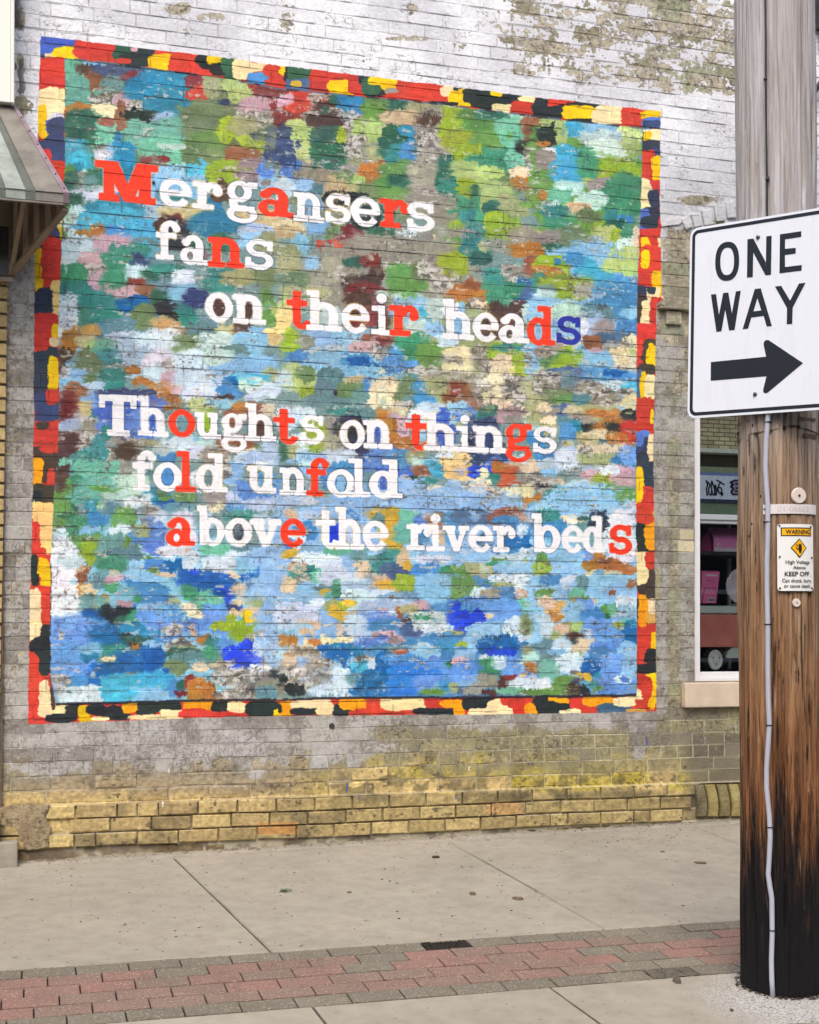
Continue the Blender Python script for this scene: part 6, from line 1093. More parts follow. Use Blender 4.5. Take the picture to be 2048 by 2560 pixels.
def cn(nv, nz, seed, rep):       # periodic value noise on the pole skin
    r = np.random.RandomState(seed); g = r.rand(nz+1, nv); A = np.arange(SEG)*nv/SEG; Zq = np.linspace(0, nz-0.001, NR)
    ai = A.astype(int); fa = A-ai; zi = Zq.astype(int); fz = Zq-zi; fa = fa*fa*(3-2*fa); fz = fz*fz*(3-2*fz)
    g0 = g[zi][:, ai]*(1-fa)+g[zi][:, (ai+1) % nv]*fa; g1 = g[zi+1][:, ai]*(1-fa)+g[zi+1][:, (ai+1) % nv]*fa
    return g0*(1-fz)[:, None]+g1*fz[:, None]
disp = 0.009*(cn(9, 13, 1, 0)-0.5) + 0.0034*(cn(40, 10, 2, 0)-0.5) + 0.0034*(cn(110, 22, 3, 0)-0.5)
ck = cn(80, 10, 4, 0); disp -= 0.016*np.clip((ck-0.76)/0.12, 0, 1); ck = cn(110, 16, 5, 0); disp -= 0.010*np.clip((ck-0.80)/0.1, 0, 1)
# the long drying split behind the conduit
sp_p = pole_hit(1927, 1600); sa = math.atan2(sp_p[1]-pax(sp_p[2])[1], sp_p[0]-pax(sp_p[2])[0])
angs = np.arange(SEG)*2*math.pi/SEG; da = np.abs((angs-sa+math.pi) % (2*math.pi)-math.pi)
disp -= 0.010*np.exp(-(da/0.055)**2)[None, :]
vs = []; 
for i in range(NR):
    z = pole_c[2]-0.15+(z_top-pole_c[2]+0.15)*i/(NR-1); c = pax(z); fl = 1+0.06*math.exp(-max(z-pole_c[2], 0)/0.05)*0.5
    rr0 = (prad(z)*fl + disp[i]); vs += [(c[0]+rr0[k]*math.cos(angs[k]), c[1]+rr0[k]*math.sin(angs[k]), z) for k in range(SEG)]
fs = [(i*SEG+k, i*SEG+(k+1) % SEG, (i+1)*SEG+(k+1) % SEG, (i+1)*SEG+k) for i in range(NR-1) for k in range(SEG)]; fs.append(tuple(range((NR-1)*SEG, NR*SEG)))
t = NT('pole_wood', 0.82, 0, 0.25)
zpx = lambda py: CZ+(HY-py)*DP/F
g1 = t.noise(1, 5, 0.6, t.map(scale=(34, 34, 1.6))); g2 = t.noise(1, 6, 0.7, t.map(scale=(110, 110, 3.2))); g3 = t.noise(1, 3, 0.6, t.map(scale=(14, 14, 0.9), loc=(3, 1, 7))); g4 = t.noise(1, 4, 0.7, t.map(scale=(60, 60, 5), loc=(9, 4, 2)))
hz_ = t.sep()[2]; zq = t.math('ADD', hz_, t.math('MULTIPLY', t.math('SUBTRACT', g3, 0.5), 0.9))
mr = t.n.new('ShaderNodeMapRange'); t.l.new(zq, mr.inputs[0]); mr.inputs[1].default_value = zpx(2400); mr.inputs[2].default_value = zpx(300); H = mr.outputs[0]
pos = lambda py: (2400-py)/2100.0
lightc = t.ramp(H, [(pos(2180), rgba((74, 52, 38))), (pos(1980), rgba((150, 98, 58))), (pos(1700), rgba((172, 130, 94))), (pos(1440), rgba((182, 148, 116))), (pos(1200), rgba((188, 164, 142))), (pos(900), rgba((194, 187, 184))), (pos(600), rgba((203, 200, 204)))])
darkc = t.ramp(H, [(pos(2150), rgba((24, 20, 22))), (pos(1980), rgba((74, 48, 32))), (pos(1700), rgba((112, 76, 48))), (pos(1400), rgba((122, 92, 68))), (pos(1150), rgba((130, 112, 98))), (pos(800), rgba((164, 156, 152)))])
a = t.mix(t.ramp(t.math('ADD', t.math('MULTIPLY', g1, 0.5), t.math('MULTIPLY', g2, 0.5)), [(0.40, BW(0)), (0.60, BW(1))]), darkc, lightc)
dk = t.ramp(g2, [(0.36, BW(1)), (0.44, BW(0))]); dfade = t.ramp(H, [(pos(1300), BW(0.8)), (pos(700), BW(0.12))]); a = t.mix(t.math('MULTIPLY', dk, dfade), a, rgba((50, 34, 26)))
g5 = t.noise(1, 4, 0.6, t.map(scale=(46, 46, 2.2), loc=(7, 2, 5)), 0.4); a = t.mix(t.math('MULTIPLY', t.ramp(g5, [(0.35, BW(1)), (0.41, BW(0))]), dfade), a, rgba((38, 26, 20)))
g6 = t.noise(1, 4, 0.7, t.map(scale=(80, 80, 4), loc=(1, 8, 3))); a = t.mix(t.math('MULTIPLY', t.ramp(g6, [(0.60, BW(0)), (0.68, BW(1))]), 0.5), a, rgba((206, 188, 168)))
tar = t.ramp(t.math('ADD', H, t.math('ADD', t.math('MULTIPLY', t.math('SUBTRACT', g4, 0.5), 0.55), t.math('MULTIPLY', t.math('SUBTRACT', g2, 0.5), 0.25))), [(pos(2200), BW(1)), (pos(1960), BW(0))])
a = t.mix(tar, a, rgba((19, 17, 20))); a = t.mix(t.math('MULTIPLY', t.ramp(g4, [(0.62, BW(0)), (0.70, BW(1))]), t.ramp(H, [(pos(2000), BW(0)), (pos(1800), BW(0.35))])), a, rgba((206, 186, 160)))
t.color(a); t.bump(t.math('ADD', g2, t.math('MULTIPLY', g1, 0.5)), 0.9, 0.010); M_pole = t.m
o = mesh_obj('shaft', vs, fs, M_pole, None, True); o.parent = pole; o.matrix_parent_inverse = Matrix.Translation(-Vector(pole.location))
M_con_p = simple('grey_pvc', (178, 182, 196), 0.45, 0, 0.05, 8, 1, 0.06); M_tie = simple('cable_tie', (26, 24, 28), 0.5)
cpx = [(1925, 1010), (1921, 1040), (1916, 1100), (1914, 1165), (1916, 1210), (1920, 1260), (1920, 1340), (1918, 1400), (1918, 1480), (1920, 1560), (1920, 1650), (1921, 1740), (1924, 1810), (1921, 1860), (1917, 1920), (1917, 1970), (1924, 2040), (1926, 2090), (1924, 2140), (1921, 2185), (1925, 2215), (1930, 2245), (1931, 2330), (1929, 2400), (1930, 2450), (1933, 2497)]
child('conduit', tube(bmesh.new(), [pole_hit(x, y, 0.011) for x, y in cpx], 0.0092, 16), M_con_p, pole, True)
def ringtie(px, py, r):
    p = pole_hit(px, py, 0.011); bm = bmesh.new(); d = Vector(p-pax(p[2])); d.z = 0; d.normalize(); s = Vector((0, 0, 1)).cross(d)
    tube(bm, [Vector(p)+(d*math.cos(a)+s*math.sin(a))*r for a in [i*math.pi/6 for i in range(13)]], 0.0022, 6); child('cable_tie', bm, M_tie, pole, True)
for (x, y) in ((1921, 1055), (1918, 1305), (1920, 1561), (1923, 1813), (1925, 2068), (1931, 2326)): ringtie(x, y, 0.0105)
for (x, y) in ((1920, 1055), (1918, 1305), (1920, 1561), (1923, 1813), (1925, 2068), (1931, 2326)):
    child('tie_tail', bar(bmesh.new(), pole_hit(x-9, y-1, 0.002), pole_hit(x-3, y, 0.014), 0.003, 0.0025), M_tie, pole)
    child('tie_tail', bar(bmesh.new(), pole_hit(x+4, y+1, 0.014), pole_hit(x+10, y+2, 0.002), 0.003, 0.0025), M_tie, pole)
child('cable', tube(bmesh.new(), [pole_hit(x, y, 0.005) for x, y in ((1911, -300), (1914, -120), (1914, 0), (1915, 100), (1915, 200), (1916, 300), (1917, 400), (1918, 450), (1918, 520), (1920, 640), (1922, 900), (1924, 1015))], 0.0036, 8), M_tie, pole, True)
for (x, y) in ((1914, 198), (1919, 448)): 
    bm = bmesh.new(); bmesh.ops.create_icosphere(bm, subdivisions=2, radius=0.0075); bmesh.ops.scale(bm, vec=(1, 1, 1.5 if y > 300 else 0.8), verts=bm.verts[:]); bmesh.ops.translate(bm, vec=Vector(pole_hit(x, y, 0.006)), verts=bm.verts[:]); child('cable_clamp', bm, M_tie, pole, True)
# discs
M_ivory = simple('ivory_disc', (222, 208, 198), 0.5, 0, 0.06, 30); M_alu = simple('pale_tag', (226, 220, 220), 0.4, 0.1, 0.05, 20)
def disc(px, py, r, name, label, hole=True):
    p = pole_hit(px, py, 0.006); n = Vector(p-pax(p[2])); n.z = 0; n.normalize(); q_ = n.to_track_quat('Z', 'Y').to_matrix().to_4x4()
    bm = bmesh.new(); bmesh.ops.create_cone(bm, segments=28, radius1=r, radius2=r*0.9, depth=0.005, cap_ends=True)
    bmesh.ops.transform(bm, matrix=Matrix.Translation(p) @ q_, verts=bm.verts[:]); o = child(name, bm, M_ivory, pole); o['label'] = label
    if hole:
        bm = bmesh.new(); bmesh.ops.create_uvsphere(bm, u_segments=10, v_segments=6, radius=r*0.16); bmesh.ops.translate(bm, vec=Vector(p)+n*0.003, verts=bm.verts[:]); h = bm_obj('nail', bm, M_tie, None, True); h.parent = o
disc(1998, 1239, 0.030, 'disc', 'large ivory disc nailed above the number strip'); disc(1992, 1507, 0.016, 'disc', 'small ivory disc under the warning plate')
# nail holes and staples
bm = bmesh.new()
for (x, y, w_, h_) in ((1882, 1063, 4, 9), (1880, 1310, 5, 6), (1873, 1340, 4, 5), (1879, 1500, 4, 22), (1885, 1575, 4, 18), (2012, 1570, 5, 24), (2002, 1594, 8, 3), (1940, 1618, 8, 2), (1933, 1545, 4, 3), (1902, 1240, 3, 8), (1990, 1680, 4, 6)):
    p = pole_hit(x, y, 0.0005); r = bmesh.ops.create_uvsphere(bm, u_segments=8, v_segments=5, radius=1.0)
    for v in r['verts']: v.co = Vector((p[0]+v.co.x*w_*DP/F/2, p[1]+v.co.y*0.003, p[2]+v.co.z*h_*DP/F/2))
for k in range(46):
    x, y = random.Random(k*7+1).uniform(1852, 2030), random.Random(k*11+5).uniform(1080, 2150); hh = random.Random(k).uniform(14, 90); ww = random.Random(k+99).uniform(1.2, 3.2)
    if abs(x-1922) < 14 or (1940 < x and 1225 < y+hh/2 and y-hh/2 < 1515): continue
    p = pole_hit(x, y, -0.001); r = bmesh.ops.create_uvsphere(bm, u_segments=6, v_segments=8, radius=1.0)
    for v in r['verts']: v.co = Vector((p[0]+v.co.x*ww*DP/F/2*(1+0.5*math.sin(v.co.z*9+k)), p[1]+v.co.y*0.003, p[2]+v.co.z*hh*DP/F/2))
child('nail_holes', bm, M_tie, pole, True)['kind'] = 'stuff'

# ---------------------------------------------------------------- lettering helpers
def text_tris(s, font_shear=0.0, bold=0.0):
    c = bpy.data.curves.new('txt', 'FONT'); c.body = s; c.size = 1.0; c.offset = bold; c.resolution_u = 4
    ob = bpy.data.objects.new('txt', c); COL.objects.link(ob); dg = bpy.context.evaluated_depsgraph_get(); me = ob.evaluated_get(dg).to_mesh()
    V = np.array([v.co[:2] for v in me.vertices]); Fc = [tuple(p.vertices) for p in me.polygons]
    ob.evaluated_get(dg).to_mesh_clear(); bpy.data.objects.remove(ob); bpy.data.curves.remove(c)
    return V, Fc
# plate wrapped on the pole: s = arc coordinate from pixel columns
def pang(px, py, off):
    p = pole_hit(px, py, off); c = pax(p[2]); return math.atan2(p[1]-c[1], p[0]-c[0])
def psurf(ang, z, off): c = pax(z); r = prad(z)+off; return (c[0]+r*math.cos(ang), c[1]+r*math.sin(ang), z)
def wrap_quad(aL, aR, z0, z1, off, th, mat, name, par, corner=0.0, n=24):
    bm = bmesh.new(); W_ = abs(aR-aL)*R1
    def edge(s):
        d = min(s, 1-s)*W_
        if corner and d < corner: return corner-math.sqrt(max(corner**2-(corner-d)**2, 0))
        return 0
    F_, B_ = [], []
    for i in range(n+1):
        s = i/n; a = aL+(aR-aL)*s; e = edge(s); 
        F_.append((bm.verts.new(psurf(a, z0+e, off+th)), bm.verts.new(psurf(a, z1-e, off+th)))); B_.append((bm.verts.new(psurf(a, z0+e, off)), bm.verts.new(psurf(a, z1-e, off))))
    for i in range(n):
        bm.faces.new((F_[i][0], F_[i+1][0], F_[i+1][1], F_[i][1])); bm.faces.new((B_[i][0], B_[i][1], B_[i+1][1], B_[i+1][0]))
        bm.faces.new((F_[i][0], B_[i][0], B_[i+1][0], F_[i+1][0])); bm.faces.new((F_[i][1], F_[i+1][1], B_[i+1][1], B_[i][1]))
    for i in (0, n): bm.faces.new((F_[i][0], F_[i][1], B_[i][1], B_[i][0]))
    bmesh.ops.recalc_face_normals(bm, faces=bm.faces[:]); 
    o = bm_obj(name, bm, mat, None)
    if par: o.parent = par; o.matrix_parent_inverse = Matrix.Translation(-par.location)
    return o
def wrap_mesh(V, Fc, aL, aR, z0, z1, off, mat, name, par):
    mn, mx = V.min(0), V.max(0); T = [psurf(aL+(aR-aL)*(x-mn[0])/(mx[0]-mn[0]), z0+(z1-z0)*(y-mn[1])/(mx[1]-mn[1]), off) for x, y in V]
    o = mesh_obj(name, T, Fc, mat, None); o.parent = par; o.matrix_parent_inverse = Matrix.Translation(-par.location); return o
M_enam = simple('white_enamel', (236, 236, 234), 0.3, 0, 0.02, 10, 1, 0.02); M_amb = simple('amber_print', (250, 184, 10), 0.4, 0, 0.03); M_ink = simple('black_print', (30, 30, 34), 0.45, 0, 0.05)
zP = lambda py: CZ+(HY-py)*(DP-0.12)/F
wp = empty('warning_plate', psurf(pang(1990, 1390, 0.01), zP(1395), 0.012)); tag(wp, 'white high voltage warning plate with amber WARNING band nailed to the pole', 'sign')
aL, aR = pang(1943.5, 1395, 0.012), pang(2035, 1395, 0.012)
A_ = lambda px: pang(px, 1395, 0.013)
wrap_quad(aL, aR, zP(1478), zP(1312), 0.008, 0.0015, M_enam, 'plate', wp, 0.008)
wrap_quad(A_(1953), A_(2030.5), zP(1342), zP(1320.5), 0.0095, 0.0008, M_ink, 'band_border', wp)
wrap_quad(A_(1956), A_(2028.5), zP(1339.5), zP(1323.5), 0.0103, 0.0006, M_amb, 'band', wp)
def ptxt(s, x0, x1, y0, y1, bold=0.0, mat=None, name='lettering'):
    V, Fc = text_tris(s, bold=bold); return wrap_mesh(V, Fc, A_(x0), A_(x1), zP(y1), zP(y0), 0.0115, mat or M_ink, name, wp)
ptxt('WARNING', 1965, 2027, 1325.5, 1337.5, 0.035); ptxt('High Voltage', 1964.5, 2025.5, 1402, 1413.5, 0.012); ptxt('Above', 1983.5, 2015, 1415.5, 1424, 0.012)
ptxt('KEEP OFF', 1962, 2024, 1430, 1441.5, 0.02); ptxt('.', 2029-2, 2029, 1440, 1441.5); ptxt('Can shock, burn,', 1955.5, 2029.5, 1447.5, 1458.5, 0.012); ptxt('or cause death.', 1960, 2028, 1461, 1470, 0.012)
def pshape(pts, name, mat, off, z_c=1371.5):
    bm = bmesh.new(); vv = [bm.verts.new(psurf(A_(x), zP(y), off)) for x, y in pts]; bm.faces.new(vv); bmesh.ops.recalc_face_normals(bm, faces=bm.faces[:]); bmesh.ops.triangulate(bm, faces=bm.faces[:])
    o = bm_obj(name, bm, mat, None); o.parent = wp; o.matrix_parent_inverse = Matrix.Translation(-wp.location)
pshape([(1977.5, 1371), (2000, 1347.5), (2018, 1371), (2000.5, 1396.5)], 'diamond_border', M_ink, 0.0112); pshape([(1980.5, 1371), (2000, 1351), (2015.5, 1371), (2000.5, 1392.5)], 'diamond', M_amb, 0.0120)
pshape([(1997.5, 1362), (1999, 1361), (2000, 1364), (2000.5, 1360.5), (2002, 1360.5), (2002.5, 1364), (2003.5, 1361.5), (2005, 1362.5), (2004.8, 1368), (2006, 1372), (2005, 1378), (2003.5, 1384), (1999.5, 1384), (1998.2, 1378), (1996.8, 1372), (1997.5, 1368)], 'hand_symbol', M_ink, 0.0128)
pshape([(1991, 1361), (1993.5, 1362), (1994.5, 1366), (1992.5, 1370), (1994, 1373), (1997, 1374), (1997, 1375.5), (1993, 1375), (1991, 1371), (1993, 1366.5), (1992.5, 1363.5), (1990.5, 1362.5)], 'cord_symbol', M_ink, 0.0128)
for (x, y) in ((1950, 1316), (1950, 1393), (1950, 1471), (2031, 1395), (2031, 1471), (2029, 1318)):
    p = psurf(A_(x), zP(y), 0.011); bm = bmesh.new(); bmesh.ops.create_uvsphere(bm, u_segments=10, v_segments=6, radius=0.0038); bmesh.ops.translate(bm, vec=p, verts=bm.verts[:]); child('nail', bm, M_plug, wp, True)
tg = empty('number_tag', psurf(pang(1985, 1274, 0.01), zP(1274), 0.012)); tag(tg, 'white embossed number strip wrapped round the pole above the warning plate', 'tag')
wrap_quad(pang(1908.5, 1274, 0.003), pang(2039, 1274, 0.003), zP(1286), zP(1262), 0.003, 0.0015, M_alu, 'strip', tg)
V, Fc = text_tris('01-06662', bold=0.0); wrap_mesh(V, Fc, pang(1944, 1274, 0.006), pang(2023, 1274, 0.006), zP(1281), zP(1268), 0.0052, simple('embossed_white', (202, 190, 192), 0.5), 'embossed_digits', tg)
for x in (1911.5,):
    p = psurf(pang(x, 1273, 0.006), zP(1273), 0.006); bm = bmesh.new(); bmesh.ops.create_uvsphere(bm, u_segments=8, v_segments=6, radius=0.0038); bmesh.ops.translate(bm, vec=p, verts=bm.verts[:]); child('nail', bm, M_plug, tg, True)
# burned marks in the wood
M_burn = simple('burned_mark', (96, 74, 58), 0.8)
for s, y0, y1 in (('DF', 1044, 1052), ('98A', 1066, 1080), ('NE', 1084, 1096)):
    V, Fc = text_tris(s); o = wrap_mesh(V, Fc, pang(1849, 1060, 0.004), pang(1866, 1060, 0.004), zP(y1), zP(y0), 0.0035, M_burn, 'burned_mark', pole)

# ---------------------------------------------------------------- ONE WAY sign
dv = np.array([cs*-1.207+sn, -sn*-1.207+cs, 0]); dv /= np.linalg.norm(dv); sn_n = np.array([dv[1], -dv[0], 0])
if np.dot(sn_n, CAM-pole_c) < 0: sn_n = -sn_n
zc_s = CZ+(HY-790)*4.7/F; p0 = pax(zc_s)+sn_n*(prad(zc_s)+0.022)
SG = lambda px, py: on_plane(px, py, p0, sn_n)
sg = empty('road_sign', SG(1892, 790)); tag(sg, 'white ONE WAY road sign with a black right arrow on the wooden pole', 'road sign')
TLs, TRs, BRs, BLs = SG(1726, 571.5), SG(2076, 514.5), SG(2074, 1023), SG(1718.5, 1047)
def quadpt(x, y):                           # x,y metres from the lower left corner on the plate
    w = np.linalg.norm(BRs-BLs); h = np.linalg.norm(TLs-BLs); s, q = x/w, y/h; return (BLs*(1-s)+BRs*s)*(1-q)+(TLs*(1-s)+TRs*s)*q
SW, SH = np.linalg.norm(BRs-BLs), np.linalg.norm(TLs-BLs); print('sign', SW, SH, 'DP', DP, R0)
def rrect(ins, rad, n=8):
    P = []
    for (cx, cy, a0) in ((SW-ins-rad, ins+rad, -90), (SW-ins-rad, SH-ins-rad, 0), (ins+rad, SH-ins-rad, 90), (ins+rad, ins+rad, 180)):
        for i in range(n+1):
            a = math.radians(a0+90*i/n); P.append((cx+rad*math.cos(a), cy+rad*math.sin(a)))
    return P
M_swhite = (lambda t: (t.color(t.mix(t.math('MULTIPLY', t.ramp(t.noise(1, 5, 0.7, t.map(scale=(30, 30, 5))), [(0.50, BW(0)), (0.75, BW(1))]), 0.16), t.mix(t.math('MULTIPLY', t.ramp(t.noise(1, 2, 0.5, t.map(scale=(16, 16, 240), rot=(0.3, 0.5, 0))), [(0.70, BW(0)), (0.74, BW(1))]), 0.22), rgba((230, 234, 243)), rgba((176, 176, 180))), rgba((180, 172, 160)))), t.bump(t.noise(3, 2), 0.05, 0.01)))(NT('reflective_white', 0.35)) and bpy.data.materials['reflective_white']; M_sblk = simple('sign_black', (17, 19, 27), 0.3, 0, 0.06, 9, 1, 0.01); M_alu2 = simple('bare_aluminium', (168, 170, 172), 0.4, 0.8)
px_m = 4.65/F
bm = prism(bmesh.new(), [quadpt(*p) - sn_n*0.0015 for p in rrect(0, 0.034)], sn_n, -0.002); child('backing', bm, M_alu2, sg)
bm = bmesh.new(); f_ = bm.faces.new([bm.verts.new(tuple(quadpt(*p)+0*sn_n)) for p in rrect(0.0004, 0.034)]); bmesh.ops.recalc_face_normals(bm, faces=bm.faces[:]); child('face', bm, M_swhite, sg)
bm = bmesh.new(); o1 = [bm.verts.new(tuple(quadpt(*p)+sn_n*0.0008)) for p in rrect(7.0*px_m, 0.026)]; o2 = [bm.verts.new(tuple(quadpt(*p)+sn_n*0.0008)) for p in rrect(16.0*px_m, 0.015)]
for i in range(len(o1)): j = (i+1) % len(o1); bm.faces.new((o1[i], o1[j], o2[j], o2[i]))
bmesh.ops.recalc_face_normals(bm, faces=bm.faces[:]); child('border', bm, M_sblk, sg)
def spoly(bm, pts): 
    v = [bm.verts.new(tuple(SG(1700+x/3.8506, 500+y/3.8506)+sn_n*0.0009)) for x, y in pts]; bm.faces.new(v)
def glyph(name, polys):
    bm = bmesh.new()
    for p in polys: spoly(bm, p)
    bmesh.ops.recalc_face_normals(bm, faces=bm.faces[:]); bmesh.ops.triangulate(bm, faces=bm.faces[:]); child(name, bm, M_sblk, sg)
bm = bmesh.new(); n = 48; cx_, cy_ = 457, 590
def se(rx, ry, k, p=2.35):
    a = 2*math.pi*k/n; c_, s_ = math.cos(a), math.sin(a); x = rx*math.copysign(abs(c_)**(2/p), c_); y = ry*math.copysign(abs(s_)**(2/p), s_); return (cx_+x, cy_+y-0.10*x)
o1 = [bm.verts.new(tuple(SG(1700+x/3.8506, 500+y/3.8506)+sn_n*0.0009)) for x, y in [se(115, 188, k) for k in range(n)]]; o2 = [bm.verts.new(tuple(SG(1700+x/3.8506, 500+y/3.8506)+sn_n*0.0009)) for x, y in [se(66, 132, k) for k in range(n)]]
for i in range(n): j = (i+1) % n; bm.faces.new((o1[i], o1[j], o2[j], o2[i]))
bmesh.ops.recalc_face_normals(bm, faces=bm.faces[:]); child('letter', bm, M_sblk, sg)
glyph('letter', [[(652, 378), (708, 370), (708, 500), (703, 743), (697, 743), (647, 748)], [(708, 370), (828, 598), (830, 722), (826, 725), (708, 505)], [(833, 350), (885, 343), (879, 720), (828, 725)]])
glyph('letter', [[(965, 330), (1170, 300), (1170, 355), (1015, 378), (1013, 470), (1117, 460), (1117, 515), (1013, 530), (1013, 645), (1175, 625), (1173, 680), (960, 706)]])
glyph('letter', [[(300, 910), (350, 905), (378, 1105), (418, 895), (468, 890), (502, 1090), (540, 880), (588, 873), (528, 1250), (475, 1257), (438, 1055), (402, 1263), (353, 1270)]])
glyph('letter', [[(605, 1244), (722, 857), (751, 853.5), (748, 945), (710, 1072), (690, 1132), (658, 1238)], [(751, 853.5), (780, 850), (888, 1213), (838, 1218), (808, 1115), (785, 1062), (748, 945)], [(690, 1132), (710, 1072), (785, 1062), (808, 1115)]])
glyph('letter', [[(917, 832), (977, 826), (1062, 968), (1148, 803), (1212, 796), (1088, 1035), (1083, 1193), (1030, 1197), (1033, 1040)]])
glyph('arrow', [[(300, 1560), (832, 1508), (808, 1400), (808, 1375), (818, 1355), (838, 1347), (858, 1350), (1187, 1570), (852, 1850), (838, 1859), (820, 1860), (805, 1848), (803, 1825), (835, 1697), (298, 1740)]])
for (x, y) in ((1896, 593), (1888.5, 985.5)):
    p = SG(x, y)+sn_n*0.003; q_ = Vector(sn_n).to_track_quat('Z', 'Y').to_matrix().to_4x4(); bm = bmesh.new(); bmesh.ops.create_cone(bm, segments=18, radius1=0.0078, radius2=0.0068, depth=0.004, cap_ends=True)
    bmesh.ops.create_uvsphere(bm, u_segments=10, v_segments=6, radius=0.0046); bmesh.ops.transform(bm, matrix=Matrix.Translation(p) @ q_, verts=bm.verts[:]); child('bolt', bm, simple('bolt_steel', (96, 96, 100), 0.4, 0.8), sg, True)

# ---------------------------------------------------------------- small litter on the pavement
def chip(px, py, w, h, t_, mat, label, cat, name, seed, rot=0.0, group=None):
    p = ground(px, py); dep = float((p-CAM)@np.array([sn, cs, 0])); rb = random.Random(seed); bm = bmesh.new(); W_ = w*dep/F/2; 
    D_ = h*dep/F/2*dep/1.9
    n = 9; top = []; bot = []
    for k in range(n):
        a = 2*math.pi*k/n; q = rb.uniform(0.75, 1.1); c_, s_ = math.cos(a), math.sin(a)
        x = W_*q*math.copysign(abs(c_)**0.6, c_); y = D_*q*math.copysign(abs(s_)**0.6, s_); X_ = x*math.cos(rot)-y*math.sin(rot); Y_ = x*math.sin(rot)+y*math.cos(rot)
        bot.append(bm.verts.new((p[0]+X_, p[1]+Y_, p[2]))); top.append(bm.verts.new((p[0]+X_*0.85, p[1]+Y_*0.85, p[2]+t_*rb.uniform(0.8, 1.15))))
    bm.faces.new(top)
    for k in range(n): bm.faces.new((bot[k], bot[(k+1) % n], top[(k+1) % n], top[k]))
    bmesh.ops.recalc_face_normals(bm, faces=bm.faces[:]); o = bm_obj(name, bm, mat); tag(o, label, cat, group); return o
M_bark = simple('bark_chip', (62, 46, 38), 0.9, 0, 0.25, 40); M_barkl = simple('brown_chip', (118, 98, 78), 0.9, 0, 0.25, 40, 0.7); M_gst = simple('pebble', (104, 92, 80), 0.85, 0, 0.2, 40, 0.8)
chip(1090, 2144, 24, 5, 0.008, M_bark, 'flat dark bark chip near the wall on the middle slab', 'wood chip', 'bark_chip', 1, group='chips of bark on the pavement')
chip(1294, 2248, 22, 9, 0.008, M_barkl, 'angular brown chip left of the right-hand slab joint', 'wood chip', 'bark_chip', 2, 0.3, group='chips of bark on the pavement')
chip(1181, 2236, 16, 7, 0.010, M_barkl, 'small crumpled brown seed husk in the middle of the pavement', 'seed husk', 'seed_husk', 3)
chip(1751, 2158, 26, 8, 0.006, M_barkl, 'dry curled brown leaf on the slab just left of the pole', 'leaf', 'dry_leaf', 4, 0.2)
chip(1694, 2456, 19, 12, 0.014, M_gst, 'round brown pebble on the kerbside slab below the crumbled paver', 'pebble', 'pebble', 5)
chip(1830, 2528, 8, 6, 0.008, M_gst, 'tiny dark pebble on the pale concrete left of the pole foot', 'pebble', 'pebble', 6)
chip(1656, 2130, 12, 3, 0.004, M_barkl, 'narrow brown chip on the right slab near the wall', 'wood chip', 'bark_chip', 7, group='chips of bark on the pavement')
chip(874, 2232, 14, 5, 0.005, M_barkl, 'pale brown husk right of the green leaf', 'seed husk', 'seed_husk', 8)
# green leaf sprig
lf = empty('leaf_sprig', ground(700, 2232)); tag(lf, 'crumpled grey green leaf sprig lying in the middle of the pavement', 'leaf')
M_leaf = simple('dull_leaf', (104, 122, 92), 0.7, 0, 0.2, 60, 0.8); p = ground(702, 2231); rb = random.Random(5)
for k, (a, L) in enumerate(((0.1, 0.055), (0.5, 0.05), (-0.35, 0.06), (2.9, 0.03), (0.9, 0.03))):
    bm = bmesh.new(); d = np.array([math.cos(a), math.sin(a), 0]); s = np.array([-math.sin(a), math.cos(a), 0]); w_ = 0.010; mid = []
    for i in range(6):
        q = i/5; ww = w_*math.sin(math.pi*min(q*0.95+0.04, 1)); c = p+d*L*q+np.array([0, 0, 0.003+0.008*math.sin(q*3+k)]); mid.append((bm.verts.new(tuple(c-s*ww)), bm.verts.new(tuple(c+np.array([0, 0, -0.002]))), bm.verts.new(tuple(c+s*ww+np.array([0, 0, 0.003])))))
    for i in range(5):
        for j in range(2): bm.faces.new((mid[i][j], mid[i][j+1], mid[i+1][j+1], mid[i+1][j]))
    child('leaf_blade', bm, M_leaf, lf, True)
# crumbs, twigs and dead grass nobody could count
bm = bmesh.new(); rc = random.Random(31)
def crumb(x, y, s, zoff=0):
    z = gz(x, y)+zoff; v = [bm.verts.new((x+rc.uniform(-s, s)*1.6, y+rc.uniform(-s, s), z+rc.uniform(0, s*0.9))) for _ in range(4)]
    for f in ((0, 1, 2), (0, 2, 3), (0, 3, 1), (1, 3, 2)): bm.faces.new([v[i] for i in f])
for k in range(1100): crumb(rc.uniform(-0.6, 5.4), -rc.uniform(0.06, DB), rc.choice((0.0014, 0.002, 0.003, 0.0045, 0.006)))
for k in range(900): crumb(rc.uniform(-0.3, 5.4), -0.03-abs(rc.gauss(0, 0.045)), rc.uniform(0.0015, 0.006), 0.006)
for k in range(200): crumb(rc.uniform(2.9, 5.0), -rc.uniform(0.1, 0.5), rc.uniform(0.002, 0.006))
for k in range(260): crumb(rc.uniform(-0.6, 5.4), -rc.uniform(DB, DK), rc.choice((0.0014, 0.002, 0.003)))
for k in range(500): 
    y = -DB-rc.choice((0, 6))*row_w+rc.gauss(0, 0.004); crumb(rc.uniform(-0.6, 5.4), y, rc.uniform(0.002, 0.005), -0.004)
